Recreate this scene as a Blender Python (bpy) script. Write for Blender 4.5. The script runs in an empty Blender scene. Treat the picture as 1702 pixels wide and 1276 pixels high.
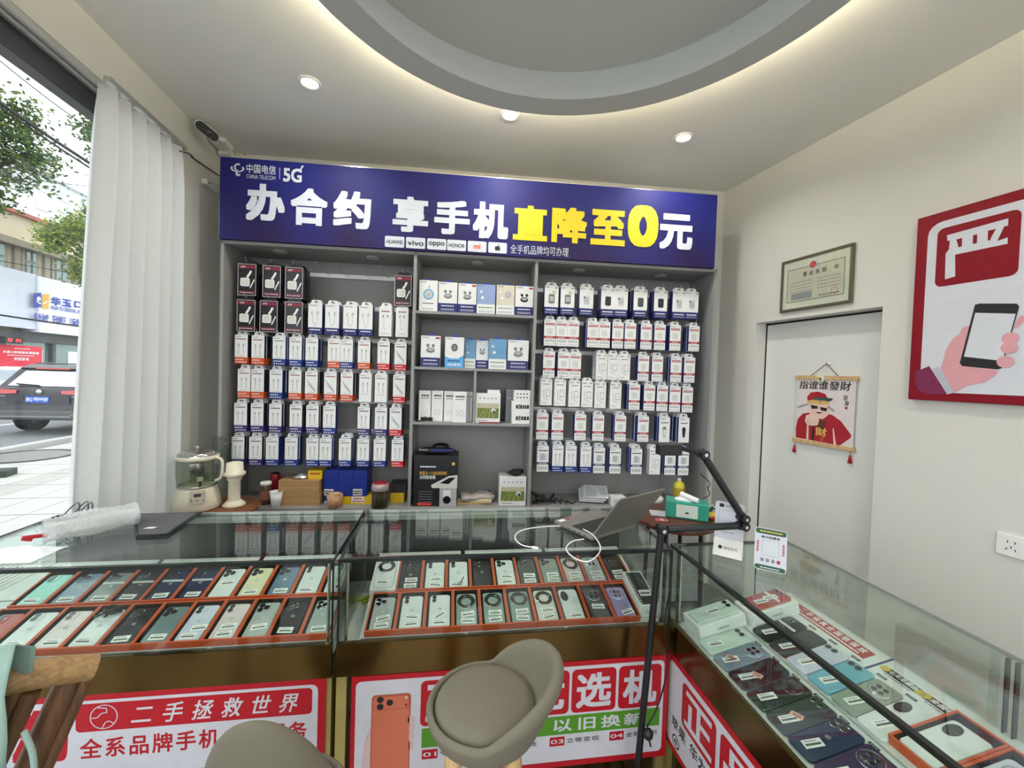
import bpy, bmesh, math, random
from mathutils import Vector, Matrix
random.seed(7)
SC = bpy.context.scene
COL = SC.collection
R = math.radians
# ---------------------------------------------------------------- camera
F, YAW, PITCH, ROLL, CAMH = 690.0, R(8.35), R(-1.37), R(1.86), 1.5
def _basis():
    fwd = Vector((math.sin(YAW)*math.cos(PITCH), math.cos(YAW)*math.cos(PITCH), math.sin(PITCH)))
    right = Vector((math.cos(YAW), -math.sin(YAW), 0)); up = right.cross(fwd)
    c, s = math.cos(ROLL), math.sin(ROLL)
    return right*c + up*s, up*c - right*s, fwd
CR, CU, CF = _basis()
CAM0 = Vector((0, 0, CAMH))
cd = bpy.data.cameras.new('camera'); cam = bpy.data.objects.new('camera', cd); COL.objects.link(cam)
cam.matrix_world = Matrix(((CR.x, CU.x, -CF.x, 0), (CR.y, CU.y, -CF.y, 0), (CR.z, CU.z, -CF.z, CAMH), (0, 0, 0, 1)))
cd.sensor_fit = 'HORIZONTAL'; cd.sensor_width = 36; cd.lens = 36*F/1702; cd.clip_start = .02; cd.clip_end = 400
SC.camera = cam
# ---------------------------------------------------------------- world: bright overcast sky
SC.world = bpy.data.worlds.new('overcast_sky'); SC.world.use_nodes = True
_bg = SC.world.node_tree.nodes['Background']; _bg.inputs[0].default_value = (.93, .97, 1, 1); _bg.inputs[1].default_value = 2.6
SC.view_settings.view_transform = 'Standard'; SC.view_settings.look = 'None'
SC.view_settings.exposure = 0.14; SC.view_settings.gamma = 1; SC.view_settings.use_curve_mapping = False
LAMP = 4.5          # watts of one ceiling downlight
COVE = 60.0          # emission of the warm cove strip
# ---------------------------------------------------------------- frames: pixel of the photograph -> point on a plane of the room
def ray(px, py): return CR*((px-851)/F) - CU*((py-638)/F) + CF
class Frame:
    def __init__(s, o, rz):
        s.o = Vector(o); s.rz = rz
        s.x = Vector((math.cos(rz), math.sin(rz), 0)); s.y = Vector((-math.sin(rz), math.cos(rz), 0))
    def hit(s, px, py, v=0.0):
        d = ray(px, py); t = ((s.o - CAM0).dot(s.y) + v)/d.dot(s.y); p = CAM0 + d*t - s.o
        return Vector((p.dot(s.x), v, p.z))
    def w(s, u, v, z): return s.o*1 + s.x*u + s.y*v + Vector((0, 0, z))
def on_z(px, py, z):
    d = ray(px, py); return CAM0 + d*((z-CAMH)/d.z)
S = 1.12                                 # room size factor
def zc(z): return 1.5 + (z-1.5)*S
FB = Frame((0, 2.27*S, 0), R(-2.8))        # shelving front
FR = Frame((2.03*S, 0, 0), R(-82.8))       # right wall
FL = Frame((-1.24*S, 0, 0), R(92.2))       # window wall
FC = Frame((0, 1.28, 0), 0)              # counter fronts
FRC = Frame((.77, 0, 0), R(-90))         # right counter front
FS = Frame((-16.5, 0, 0), R(92.2))       # facade across the street
CEIL = zc(2.72)
# ---------------------------------------------------------------- materials
def lin(c):
    o = []
    for v in c[:3]:
        v = v/255.0; o.append(v/12.92 if v <= .04045 else ((v+.055)/1.055)**2.4)
    return tuple(o) + (1,)
MATS = {}
def mat(name, c, rough=.5, metal=0.0, var=.06, scale=30, bump=0.0, spec=.5, trans=0.0, coat=0.0):
    if name in MATS: return MATS[name]
    m = bpy.data.materials.new(name); m.use_nodes = True; nt = m.node_tree; N = nt.nodes; L = nt.links
    b = N['Principled BSDF']; b.inputs['Roughness'].default_value = rough; b.inputs['Metallic'].default_value = metal
    b.inputs['Specular IOR Level'].default_value = spec; b.inputs['Coat Weight'].default_value = coat
    col = lin(c)
    tc = N.new('ShaderNodeTexCoord'); nz = N.new('ShaderNodeTexNoise'); nz.inputs['Scale'].default_value = scale; nz.inputs['Detail'].default_value = 3
    L.new(tc.outputs['Object'], nz.inputs['Vector'])
    mx = N.new('ShaderNodeMix'); mx.data_type = 'RGBA'
    mx.inputs[6].default_value = tuple(v*(1-var) for v in col[:3]) + (1,); mx.inputs[7].default_value = tuple(min(1, v*(1+var)) for v in col[:3]) + (1,)
    L.new(nz.outputs['Fac'], mx.inputs[0]); L.new(mx.outputs[2], b.inputs['Base Color'])
    if bump:
        bp = N.new('ShaderNodeBump'); bp.inputs['Strength'].default_value = bump; bp.inputs['Distance'].default_value = .002
        L.new(nz.outputs['Fac'], bp.inputs['Height']); L.new(bp.outputs[0], b.inputs['Normal'])
    if trans:
        t = N.new('ShaderNodeBsdfTranslucent'); L.new(mx.outputs[2], t.inputs['Color']); s = N.new('ShaderNodeMixShader'); s.inputs[0].default_value = trans
        L.new(b.outputs[0], s.inputs[1]); L.new(t.outputs[0], s.inputs[2]); L.new(s.outputs[0], N['Material Output'].inputs[0])
    MATS[name] = m; return m
def emit(name, c, strength):
    if name in MATS: return MATS[name]
    m = bpy.data.materials.new(name); m.use_nodes = True; N = m.node_tree.nodes
    b = N['Principled BSDF']; b.inputs['Base Color'].default_value = lin(c); b.inputs['Emission Color'].default_value = lin(c); b.inputs['Emission Strength'].default_value = strength
    MATS[name] = m; return m
def glass(name, tint=(235, 245, 240), base=.04, gain=.96, rough=0.0):
    if name in MATS: return MATS[name]
    m = bpy.data.materials.new(name); m.use_nodes = True; nt = m.node_tree; N = nt.nodes; L = nt.links
    N.remove(N['Principled BSDF'])
    t = N.new('ShaderNodeBsdfTransparent'); t.inputs[0].default_value = lin(tint)
    g = N.new('ShaderNodeBsdfGlossy'); g.inputs['Roughness'].default_value = rough
    lw = N.new('ShaderNodeLayerWeight'); lw.inputs[0].default_value = .5
    pw = N.new('ShaderNodeMath'); pw.operation = 'POWER'; pw.inputs[1].default_value = 5
    ma = N.new('ShaderNodeMath'); ma.operation = 'MULTIPLY_ADD'; ma.inputs[1].default_value = gain; ma.inputs[2].default_value = base
    s = N.new('ShaderNodeMixShader')
    L.new(lw.outputs['Facing'], pw.inputs[0]); L.new(pw.outputs[0], ma.inputs[0]); L.new(ma.outputs[0], s.inputs[0])
    L.new(t.outputs[0], s.inputs[1]); L.new(g.outputs[0], s.inputs[2]); L.new(s.outputs[0], N['Material Output'].inputs[0])
    MATS[name] = m; return m
def wood(name, c1, c2, scale=(2, 30, 30), rough=.5):
    if name in MATS: return MATS[name]
    m = bpy.data.materials.new(name); m.use_nodes = True; nt = m.node_tree; N = nt.nodes; L = nt.links
    b = N['Principled BSDF']; b.inputs['Roughness'].default_value = rough
    tc = N.new('ShaderNodeTexCoord'); mp = N.new('ShaderNodeMapping'); mp.inputs['Scale'].default_value = scale
    nz = N.new('ShaderNodeTexNoise'); nz.inputs['Scale'].default_value = 3; nz.inputs['Detail'].default_value = 6; nz.inputs['Distortion'].default_value = .6
    cr = N.new('ShaderNodeValToRGB'); cr.color_ramp.elements[0].color = lin(c1); cr.color_ramp.elements[1].color = lin(c2)
    cr.color_ramp.elements[0].position = .35; cr.color_ramp.elements[1].position = .65
    bp = N.new('ShaderNodeBump'); bp.inputs['Strength'].default_value = .25; bp.inputs['Distance'].default_value = .003
    L.new(tc.outputs['Object'], mp.inputs[0]); L.new(mp.outputs[0], nz.inputs['Vector']); L.new(nz.outputs['Fac'], cr.inputs[0]); L.new(cr.outputs[0], b.inputs['Base Color'])
    L.new(nz.outputs['Fac'], bp.inputs['Height']); L.new(bp.outputs[0], b.inputs['Normal'])
    MATS[name] = m; return m
# ---------------------------------------------------------------- mesh builder
_TXT = {}
def text_geo(s, bold=0.0):
    k = s
    if k in _TXT: return _TXT[k]
    cu = bpy.data.curves.new('t', 'FONT'); cu.body = s; cu.size = 1; cu.resolution_u = 4
    o = bpy.data.objects.new('t', cu); COL.objects.link(o); bpy.context.view_layer.update()
    me = o.evaluated_get(bpy.context.evaluated_depsgraph_get()).to_mesh()
    V = [tuple(v.co[:2]) for v in me.vertices]; P = [tuple(p.vertices) for p in me.polygons]
    o.evaluated_get(bpy.context.evaluated_depsgraph_get()).to_mesh_clear()
    bpy.data.objects.remove(o); bpy.data.curves.remove(cu)
    if not V: V = [(0, 0), (1, 0), (0, 1)]; P = []
    bb = (min(v[0] for v in V), min(v[1] for v in V), max(v[0] for v in V), max(v[1] for v in V))
    _TXT[k] = (V, P, bb); return _TXT[k]
def rr(x0, z0, x1, z1, r, n=4):
    pts = []
    for cx, cz, a in ((x1-r, z1-r, 0), (x0+r, z1-r, 90), (x0+r, z0+r, 180), (x1-r, z0+r, 270)):
        for i in range(n+1):
            t = R(a + 90*i/n); pts.append((cx + r*math.cos(t), cz + r*math.sin(t)))
    return pts
SQ = ((-1, -1), (1, 1), (-1, 1), (1, -1), (-1, 0), (1, 0), (0, -1), (0, 1))
class MB:
    def __init__(s): s.V = []; s.P = []; s.M = []; s.S = []; s.mats = []; s.x = Matrix.Identity(4)
    def mi(s, m):
        if m not in s.mats: s.mats.append(m)
        return s.mats.index(m)
    def add(s, V, P, m, smooth=False):
        b = len(s.V); i = s.mi(m)
        for v in V: s.V.append(tuple(s.x @ Vector(v)))
        for p in P: s.P.append([b+k for k in p]); s.M.append(i); s.S.append(smooth)
        return s
    def box(s, c, d, m, rz=0, rx=0, ry=0):
        h = Vector(d)/2; Mx = Matrix.Translation(c) @ Matrix.Rotation(rz, 4, 'Z') @ Matrix.Rotation(ry, 4, 'Y') @ Matrix.Rotation(rx, 4, 'X')
        V = [tuple(Mx @ Vector((sx*h.x, sy*h.y, sz*h.z))) for sx in (-1, 1) for sy in (-1, 1) for sz in (-1, 1)]
        return s.add(V, [(0, 1, 3, 2), (4, 6, 7, 5), (0, 4, 5, 1), (2, 3, 7, 6), (0, 2, 6, 4), (1, 5, 7, 3)], m)
    def bx(s, x0, x1, y0, y1, z0, z1, m): return s.box(((x0+x1)/2, (y0+y1)/2, (z0+z1)/2), (abs(x1-x0), abs(y1-y0), abs(z1-z0)), m)
    def ext(s, pts, y0, y1, m, smooth=False, cham=0.0):      # outline in XZ (counter-clockwise), from y0 (viewer side) to y1
        n = len(pts)
        if cham:
            cx = sum(p[0] for p in pts)/n; cz = sum(p[1] for p in pts)/n; w = max(abs(p[0]-cx) for p in pts); h = max(abs(p[1]-cz) for p in pts)
            ins = [(cx+(p[0]-cx)*(1-cham/w), cz+(p[1]-cz)*(1-cham/h)) for p in pts]
            rings = [[(p[0], y0, p[1]) for p in ins], [(p[0], y0+cham, p[1]) for p in pts], [(p[0], y1-cham, p[1]) for p in pts], [(p[0], y1, p[1]) for p in ins]]
        else: rings = [[(p[0], y0, p[1]) for p in pts], [(p[0], y1, p[1]) for p in pts]]
        V = [v for r in rings for v in r]; P = []
        for k in range(len(rings)-1):
            for i in range(n): j = (i+1) % n; P.append((k*n+i, (k+1)*n+i, (k+1)*n+j, k*n+j))
        s.add(V, P, m, smooth); q = len(rings)-1
        s.add(rings[0], [tuple(range(n))], m); s.add(rings[q], [tuple(range(n-1, -1, -1))], m); return s
    def poly(s, pts, y, m): return s.add([(p[0], y, p[1]) for p in pts], [tuple(range(len(pts)))], m)   # flat print, facing -y
    def rect(s, x0, z0, x1, z1, y, m): return s.poly([(x0, z0), (x1, z0), (x1, z1), (x0, z1)], y, m)
    def rrect(s, x0, z0, x1, z1, r, y, m): return s.poly(rr(x0, z0, x1, z1, r), y, m)
    def disc(s, cx, cz, r, y, m, n=20, rz=None): return s.poly([(cx+r*math.cos(2*math.pi*i/n), cz+(rz or r)*math.sin(2*math.pi*i/n)) for i in range(n)], y, m)
    def ring(s, cx, cz, r0, r1, y, m, n=24, a0=0, a1=360, k=1.0):
        V = []; P = []
        for i in range(n+1):
            t = R(a0+(a1-a0)*i/n)
            V += [(cx+r0*math.cos(t), y, cz+k*r0*math.sin(t)), (cx+r1*math.cos(t), y, cz+k*r1*math.sin(t))]
        for i in range(n): P.append((2*i, 2*i+1, 2*i+3, 2*i+2))
        return s.add(V, P, m)
    def stroke(s, pts, w, y, m):
        for a, b in zip(pts[:-1], pts[1:]):
            d = Vector((b[0]-a[0], b[1]-a[1])); n = Vector((-d.y, d.x)).normalized()*w/2
            s.poly([(a[0]-n.x, a[1]-n.y), (b[0]-n.x, b[1]-n.y), (b[0]+n.x, b[1]+n.y), (a[0]+n.x, a[1]+n.y)], y, m)
        return s
    def text(s, t, x0, z0, x1, z1, y, m, bold=.02, shear=0.0):  # fitted to the rectangle; bold = thickened strokes
        V, P, bb = text_geo(t); h = (bb[3]-bb[1])
        n = 8 if bold >= .02 else (4 if bold > 0 else 1); q = bold*1.0 if n > 1 else 0
        kx = (x1-x0)/(bb[2]-bb[0]+2*q); kz = (z1-z0)/(h+2*q)
        for i in range(n):
            ox, oz = q*SQ[i % 8][0], q*SQ[i % 8][1]
            s.add([(x0+(v[0]-bb[0]+q+ox)*kx+shear*(v[1]-bb[1])*kz, y-i*2e-6, z0+(v[1]-bb[1]+q+oz)*kz) for v in V], P, m)
        return s
    def chars(s, t, x0, z0, x1, z1, y, m, bold=.02, shear=0.0, fill=.92):   # one cell per character
        w = (x1-x0)/len(t)
        for i, c in enumerate(t):
            if c == ' ': continue
            V, P, bb = text_geo(c); n = 8 if bold >= .02 else (4 if bold > 0 else 1); a0 = x0+w*(i+.5-fill/2); kx = w*fill/.94; kz = (z1-z0)/.92; adv = .5*(bb[0]+bb[2]) if ord(c) < 256 else .5
            for k in range(n):
                t = 2*math.pi*(k+.5)/n; q = bold if n > 1 else 0
                s.add([(a0+(v[0]-adv+.47+q*math.cos(t))*kx+shear*(v[1]+.06)*kz, y-k*2e-6, z0+(v[1]+.07+q*math.sin(t))*kz) for v in V], P, m)
        return s
    def bars(s, x0, z0, x1, z1, y, m, rows=1, n=6, seed=0):     # small illegible print
        rd = random.Random(seed); h = (z1-z0)/rows
        for r in range(rows):
            x = x0; q = z0+h*r
            while x < x1:
                w = (x1-x0)/n*rd.uniform(.5, 1.3); s.rect(x, q+h*.15, min(x1, x+w*.8), q+h*.8, y, m); x += w
        return s
    def lathe(s, prof, m, n=24, c=(0, 0, 0), smooth=True, a1=360):
        V = []; P = []; k = len(prof); full = a1 == 360; N = n if full else n+1
        for i in range(N):
            t = R(a1*i/n)
            for r, z in prof: V.append((c[0]+r*math.cos(t), c[1]+r*math.sin(t), c[2]+z))
        for i in range(n):
            j = (i+1) % N
            for q in range(k-1):
                P.append((i*k+q, j*k+q, j*k+q+1, i*k+q+1))
        return s.add(V, P, m, smooth)
    def tube(s, pts, r, m, n=8, cap=True, smooth=True):
        pts = [Vector(p) for p in pts]; V = []; P = []; rs = r if isinstance(r, (list, tuple)) else [r]*len(pts)
        prev = None
        for i, p in enumerate(pts):
            d = (pts[min(i+1, len(pts)-1)] - pts[max(i-1, 0)]).normalized()
            a = prev if prev is not None else (Vector((0, 0, 1)) if abs(d.z) < .9 else Vector((1, 0, 0)))
            u = (a - d*a.dot(d)).normalized(); prev = u; w = d.cross(u)
            for k in range(n):
                t = 2*math.pi*k/n; V.append(tuple(p + (u*math.cos(t)+w*math.sin(t))*rs[i]))
        for i in range(len(pts)-1):
            for k in range(n):
                q = (k+1) % n; P.append((i*n+k, i*n+q, (i+1)*n+q, (i+1)*n+k))
        s.add(V, P, m, smooth)
        if cap:
            b = len(V)-n; s.add(V[:n], [tuple(range(n-1, -1, -1))], m); s.add(V[b:], [tuple(range(n))], m)
        return s
    def ball(s, c, r, m, n=14, k=9):
        r = (r, r, r) if not isinstance(r, (tuple, list)) else r; V = [(c[0], c[1], c[2]-r[2])]; P = []
        for j in range(1, k):
            f = math.pi*j/k-math.pi/2
            for i in range(n):
                t = 2*math.pi*i/n; V.append((c[0]+r[0]*math.cos(f)*math.cos(t), c[1]+r[1]*math.cos(f)*math.sin(t), c[2]+r[2]*math.sin(f)))
        V.append((c[0], c[1], c[2]+r[2])); e = len(V)-1
        for i in range(n):
            q = (i+1) % n; P.append((0, 1+q, 1+i)); P.append((e, 1+(k-2)*n+i, 1+(k-2)*n+q))
            for j in range(k-2): P.append((1+j*n+i, 1+j*n+q, 1+(j+1)*n+q, 1+(j+1)*n+i))
        return s.add(V, P, m, True)
    def mesh(s, name):
        me = bpy.data.meshes.new(name); me.from_pydata(s.V, [], s.P)
        for m in s.mats: me.materials.append(m)
        me.polygons.foreach_set('material_index', s.M); me.polygons.foreach_set('use_smooth', s.S); me.update(); return me
    def build(s, name, parent=None, loc=None, rz=None): return obj(name, s.mesh(name), parent, loc, rz)
def obj(name, me, parent=None, loc=None, rz=None):
    o = bpy.data.objects.new(name, me); COL.objects.link(o)
    if parent: o.parent = parent
    if loc is not None: o.location = loc
    if rz is not None: o.rotation_euler = (0, 0, rz)
    return o
def empty(name, loc=(0, 0, 0), rz=0.0, parent=None):
    o = obj(name, None, parent, loc, rz); o.empty_display_size = .05; return o
def tag(o, label, cat, group=None, kind=None):
    if label: o['label'] = label
    if cat: o['category'] = cat
    if group: o['group'] = group
    if kind: o['kind'] = kind
    return o
def struct(o): o['kind'] = 'structure'; return o
def bevel(o, w, seg=2, ang=35):
    b = o.modifiers.new('bevel', 'BEVEL'); b.width = w; b.segments = seg; b.limit_method = 'ANGLE'; b.angle_limit = R(ang); return o
def subsurf(o, n=2):
    b = o.modifiers.new('subdivision', 'SUBSURF'); b.levels = n; b.render_levels = n; return o
def smooth_path(pts, n=8):
    P = [Vector(p) for p in pts]; P = [P[0]*2-P[1]] + P + [P[-1]*2-P[-2]]; out = []
    for i in range(1, len(P)-2):
        a, b, c, d = P[i-1:i+3]
        for k in range(n):
            t = k/n; out.append(.5*((2*b)+(c-a)*t+(2*a-5*b+4*c-d)*t*t+(3*b-a-3*c+d)*t**3))
    out.append(P[-2]); return out
ORD = ['first', 'second', 'third', 'fourth', 'fifth', 'sixth', 'seventh', 'eighth', 'ninth', 'tenth', 'eleventh', 'twelfth']
# common materials
WHITE = mat('white_paint', (238, 238, 234), .6)
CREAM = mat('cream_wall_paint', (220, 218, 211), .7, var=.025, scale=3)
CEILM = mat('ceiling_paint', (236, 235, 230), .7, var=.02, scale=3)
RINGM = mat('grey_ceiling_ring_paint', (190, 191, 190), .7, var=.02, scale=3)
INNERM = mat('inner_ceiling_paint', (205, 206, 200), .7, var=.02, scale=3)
GREY = mat('grey_laminate', (150, 149, 147), .45, var=.05, scale=40)
DGREY = mat('dark_grey_laminate', (156, 155, 152), .5, var=.05, scale=40)
BLACK = mat('black_plastic', (22, 22, 24), .35)
MBLACK = mat('matt_black', (26, 26, 27), .7)
CHROME = mat('chrome', (225, 225, 225), .15, 1.0)
BRASS = mat('brushed_brass', (122, 98, 58), .22, 1.0, var=.12, scale=12)
BRASSL = mat('bright_brass_trim', (214, 200, 130), .3, .8)
PAPER = mat('white_card', (240, 240, 238), .55)
OFFW = mat('off_white_card', (222, 220, 212), .6)
RED = mat('poster_red', (176, 10, 30), .45)
DRED = mat('deep_red', (150, 18, 34), .5)
NAVY = mat('navy_print', (34, 38, 112), .45)
PWHITE = mat('poster_white', (202, 203, 211), .4)
GREEN = mat('poster_green', (80, 142, 34), .45)
INK = mat('black_ink', (28, 26, 28), .6)
GINK = mat('grey_ink', (128, 128, 132), .6)
LGINK = mat('light_grey_ink', (186, 188, 190), .6)
GLASS = glass('counter_glass', (246, 251, 248), .05)
# ================================================================ room shell
def room():
    g = MB(); fl = mat('grey_floor_tile', (150, 146, 138), .25, var=.05, scale=6); jt = mat('floor_joint', (110, 106, 100), .8)
    g.bx(-1.52, 2.6, -2.6, 3.0, -.08, -.004, jt); f = struct(g.build('floor'))
    t = MB(); t.bx(-.297, .297, -.297, .297, -.01, 0, fl); tm = t.mesh('floor_tile')
    for i in range(7):
        for j in range(9): obj('floor_tile', tm, f, (-1.2+.6*i, -2.3+.6*j, 0))
    # back wall
    g = MB(); g.box((.3, 2.27*S+.37, CEIL/2), (4.0, .06, CEIL), CREAM, 0); o = g.build('wall_back'); struct(o)
    o.matrix_world = Matrix.Translation((0, 2.27*S, 0)) @ Matrix.Rotation(FB.rz, 4, 'Z') @ Matrix.Translation((0, -2.27*S, 0))
    # right wall, with the door recess
    a = FR.hit(1251, 680).x; b = FR.hit(1467, 515).x; zt = FR.hit(1360, 523).z
    g = MB(); g.bx(-3.1, a, 0, .16, 0, CEIL, CREAM); g.bx(b, 2.7, 0, .16, 0, CEIL, CREAM); g.bx(a, b, 0, .16, zt, CEIL, CREAM)
    struct(g.build('wall_right', None, FR.o, FR.rz))
    dm = mat('white_door', (226, 226, 222), .5, var=.02)
    d = struct(empty('door_1', FR.w(0, 0, 0), FR.rz))
    g = MB(); g.bx(a+.004, b-.004, .085, .125, .01, zt-.012, dm); bevel(g.build('door_leaf', d), .003)
    g = MB(); g.bx(a, a+.0035, .08, .16, 0, zt, BLACK); g.bx(a, b, .11, .16, zt-.03, zt, BLACK); g.build('door_gap', d)
    # left (window) wall
    j = 2.28*S; T_ = zc(2.535)
    g = MB(); g.bx(-2.7, 3.1, 0, .06, T_, CEIL, CREAM); g.bx(j, 3.1, 0, .06, 0, T_, CREAM)
    struct(g.build('wall_left', None, FL.o, FL.rz))
    w = struct(empty('window_1', FL.o, FL.rz)); al = mat('window_aluminium', (196, 196, 194), .35, .3)
    dk = mat('dark_window_frame', (70, 70, 74), .4)
    g = MB(); g.bx(-2.7, j, .004, .018, T_-.028, T_, al); g.bx(-2.7, j, .026, .044, T_-.04, T_, al); g.bx(-2.7, j, .018, .026, T_-.017, T_, dk); g.build('top_track', w)
    g = MB(); g.bx(-2.7, j, .01, .055, 0, .05, al); g.build('bottom_track', w)
    g = MB(); g.bx(j-.05, j, .02, .055, 0, T_-.04, al); g.bx(.05, .1, .02, .055, 0, T_-.04, al); g.build('frame_post', w)
    g = MB(); g.bx(.1, j-.05, .034, .040, .05, T_-.04, glass('window_glass', (248, 250, 250), .03, .9)); g.build('pane', w)
    g = MB(); g.bx(-2.7, .05, .034, .040, .05, T_-.04, MATS['window_glass']); g.build('pane', w)
    # dark roller shutter housing outside above the window
    o = empty('roller_shutter', FL.o, FL.rz); sm = mat('dark_grey_shutter', (72, 72, 76), .55)
    g = MB(); g.bx(-2.7, 2.9, .065, .12, T_-.04, T_+.4, sm); bevel(g.build('housing', o), .01)
    zl = (FL.hit(2, 96, .12).z+FL.hit(162, 207, .12).z)/2; g = MB(); g.bx(-2.7, 2.9, .065, .12, zl, T_-.041, sm); g.build('slat_end', o)
    tag(o, 'dark grey roller shutter box outside, above the window', 'shutter')
    # ceiling with the round drop ring
    cx, cy = .29*S, .94*S; g = MB(); n = 96; V = []; P = []
    x0, x1, y0, y1 = -1.8, 2.9, -2.7, 3.1
    for i in range(n):
        t = 2*math.pi*i/n; c, s = math.cos(t), math.sin(t)
        k = min((x1-cx)/c if c > 1e-6 else 9e9, (x0-cx)/c if c < -1e-6 else 9e9, (y1-cy)/s if s > 1e-6 else 9e9, (y0-cy)/s if s < -1e-6 else 9e9)
        V += [(cx+.80*S*c, cy+.80*S*s, CEIL), (cx+k*c, cy+k*s, CEIL)]
    for i in range(n): q = (i+1) % n; P.append((2*i, 2*q, 2*q+1, 2*i+1))
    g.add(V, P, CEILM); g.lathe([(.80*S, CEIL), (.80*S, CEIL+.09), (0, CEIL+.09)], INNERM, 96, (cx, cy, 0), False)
    # corner fillers
    for qx, qy in ((x0, y0), (x1, y0), (x1, y1), (x0, y1)):
        g.add([(qx, qy, CEIL+.0005), (qx-.2*math.copysign(1, qx-cx), qy, CEIL+.0005), (qx, qy-.2*math.copysign(1, qy-cy), CEIL+.0005)], [(0, 1, 2)], CEILM)
    g.bx(x0, x1, y0, y1, CEIL+.1, CEIL+.12, CEILM)
    ce = struct(g.build('ceiling'))
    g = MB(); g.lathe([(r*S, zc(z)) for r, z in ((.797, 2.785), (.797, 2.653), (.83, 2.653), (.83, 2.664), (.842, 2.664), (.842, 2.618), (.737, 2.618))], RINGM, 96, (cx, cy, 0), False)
    g.lathe([(.737*S, zc(2.618)), (.79*S, zc(2.765))], mat('brightened_ring_cone', (246, 247, 246), .6, var=.01), 96, (cx, cy, 0)); g.lathe([(.79*S, zc(2.765)), (0, zc(2.765))], INNERM, 96, (cx, cy, 0), False)  # sloping inner face coloured whiter to stand in for daylight falling on it
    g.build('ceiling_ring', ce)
    g = MB(); g.lathe([(r*S, zc(z)) for r, z in ((.799, 2.655), (.799, 2.673), (.811, 2.673), (.811, 2.655))], emit('warm_led_strip', (255, 242, 206), COVE), 96, (cx, cy, 0), False); g.build('led_strip', ce)
    # skirting board along the right wall
    g = MB(); g.bx(b, 2.7, -.012, 0, 0, .08, WHITE); struct(g.build('baseboard_right', None, FR.o, FR.rz))
room()
def downlight(x, y, label, watts):
    o = empty('ceiling_downlight', (x, y, CEIL)); g = MB()
    g.lathe([(.036, -.001), (.042, -.008), (.05, -.006), (.052, 0)], mat('downlight_trim', (236, 236, 232), .4), 28); g.build('trim_ring', o)
    g = MB(); g.lathe([(.038, -.003), (0, -.003)], emit('downlight_lens', (255, 253, 246), 9), 28, smooth=False); g.build('lens', o)
    l = bpy.data.lights.new('downlight_lamp', 'AREA'); l.shape = 'DISK'; l.size = .07; l.energy = watts; l.color = (1, .98, .94); l.spread = R(150)
    q = obj('lamp', l, o, (0, 0, -.012)); tag(o, label, 'light', 'ceiling downlights')
p = on_z(515, 137, CEIL); downlight(p.x, p.y, 'lit round ceiling downlight nearest the window curtain', LAMP)
p = on_z(848, 190, CEIL); downlight(p.x, p.y, 'lit ceiling downlight half hidden by the round ceiling ring', LAMP)
p = on_z(1136, 228, CEIL); downlight(p.x, p.y, 'lit ceiling downlight nearest the right wall', LAMP)
for x, y in ((-.75, .3), (1.5, .6), (-.6, -1.0), (.3, -1.4), (1.4, -1.0)):
    downlight(x, y, 'ceiling downlight over the customer side, behind the viewer', LAMP)
# ================================================================ shelving, sign
CX0 = FB.hit(364, 600).x; CX3 = FB.hit(1186, 600).x; CX1 = FB.hit(686, 600).x; CX2 = FB.hit(887, 600).x
CTOP = zc(2.135); WORK = zc(.765); DEP = .30
def shelving():
    r = empty('display_shelving', FB.o, FB.rz); t = .009
    for nm, x in (('side_panel', CX0+t), ('divider', CX1), ('divider', CX2), ('side_panel', CX3-t)):
        g = MB(); g.bx(x-t, x+t, 0, DEP, 0, CTOP, GREY); g.build(nm, r)
    g = MB(); g.bx(CX0, CX3, 0, DEP, CTOP-.018, CTOP, GREY); top = g.build('top_panel', r)
    g = MB(); g.bx(CX0, CX3, DEP, DEP+.012, 0, CTOP, DGREY); g.build('back_panel', r)
    g = MB(); g.bx(CX0-.02, CX3+.03, -.03, DEP, WORK-.03, WORK, GREY); g.build('worktop', r)
    g = MB(); g.bx(CX0, CX3, .005, .02, .06, WORK-.03, GREY); g.build('base_front', r)
    for y in ((FB.hit(790, 520).z), (FB.hit(788, 612).z), (FB.hit(786, 703).z)):
        g = MB(); g.bx(CX1+t, CX2-t, .004, DEP, y-.016, y, GREY); g.build('shelf', r)
    z2 = FB.hit(788, 612).z; z3 = FB.hit(786, 703).z; xd = FB.hit(789, 655).x
    g = MB(); g.bx(xd-.008, xd+.008, .006, DEP, z3, z2-.016, GREY); g.build('small_divider', r)
    for px, py in ((465, 418), (620, 428), (793, 437), (962, 449), (1098, 458)):
        p = on_z(px, py, CTOP-.018); d = p-FB.o; u = d.dot(FB.x); v = min(max(d.dot(FB.y), .08), .22)
        g = MB(); g.lathe([(.024, -.001), (.03, -.006), (.038, -.006), (.04, 0)], mat('spot_ring', (196, 196, 194), .3, .4), 24, (u, v, CTOP-.018)); o = g.build('spot_ring', top)
        g = MB(); g.lathe([(.026, -.002), (0, -.002)], mat('spot_lens', (212, 212, 208), .3), 24, (u, v, CTOP-.018), False); g.build('spot_lens', top)
    tag(r, 'grey laminate wall shelving in three bays under the blue sign', 'shelving')
    return r
shelving()
SZ0, SZ1 = CTOP+.002, FB.hit(778, 292, -.02).z
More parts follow.
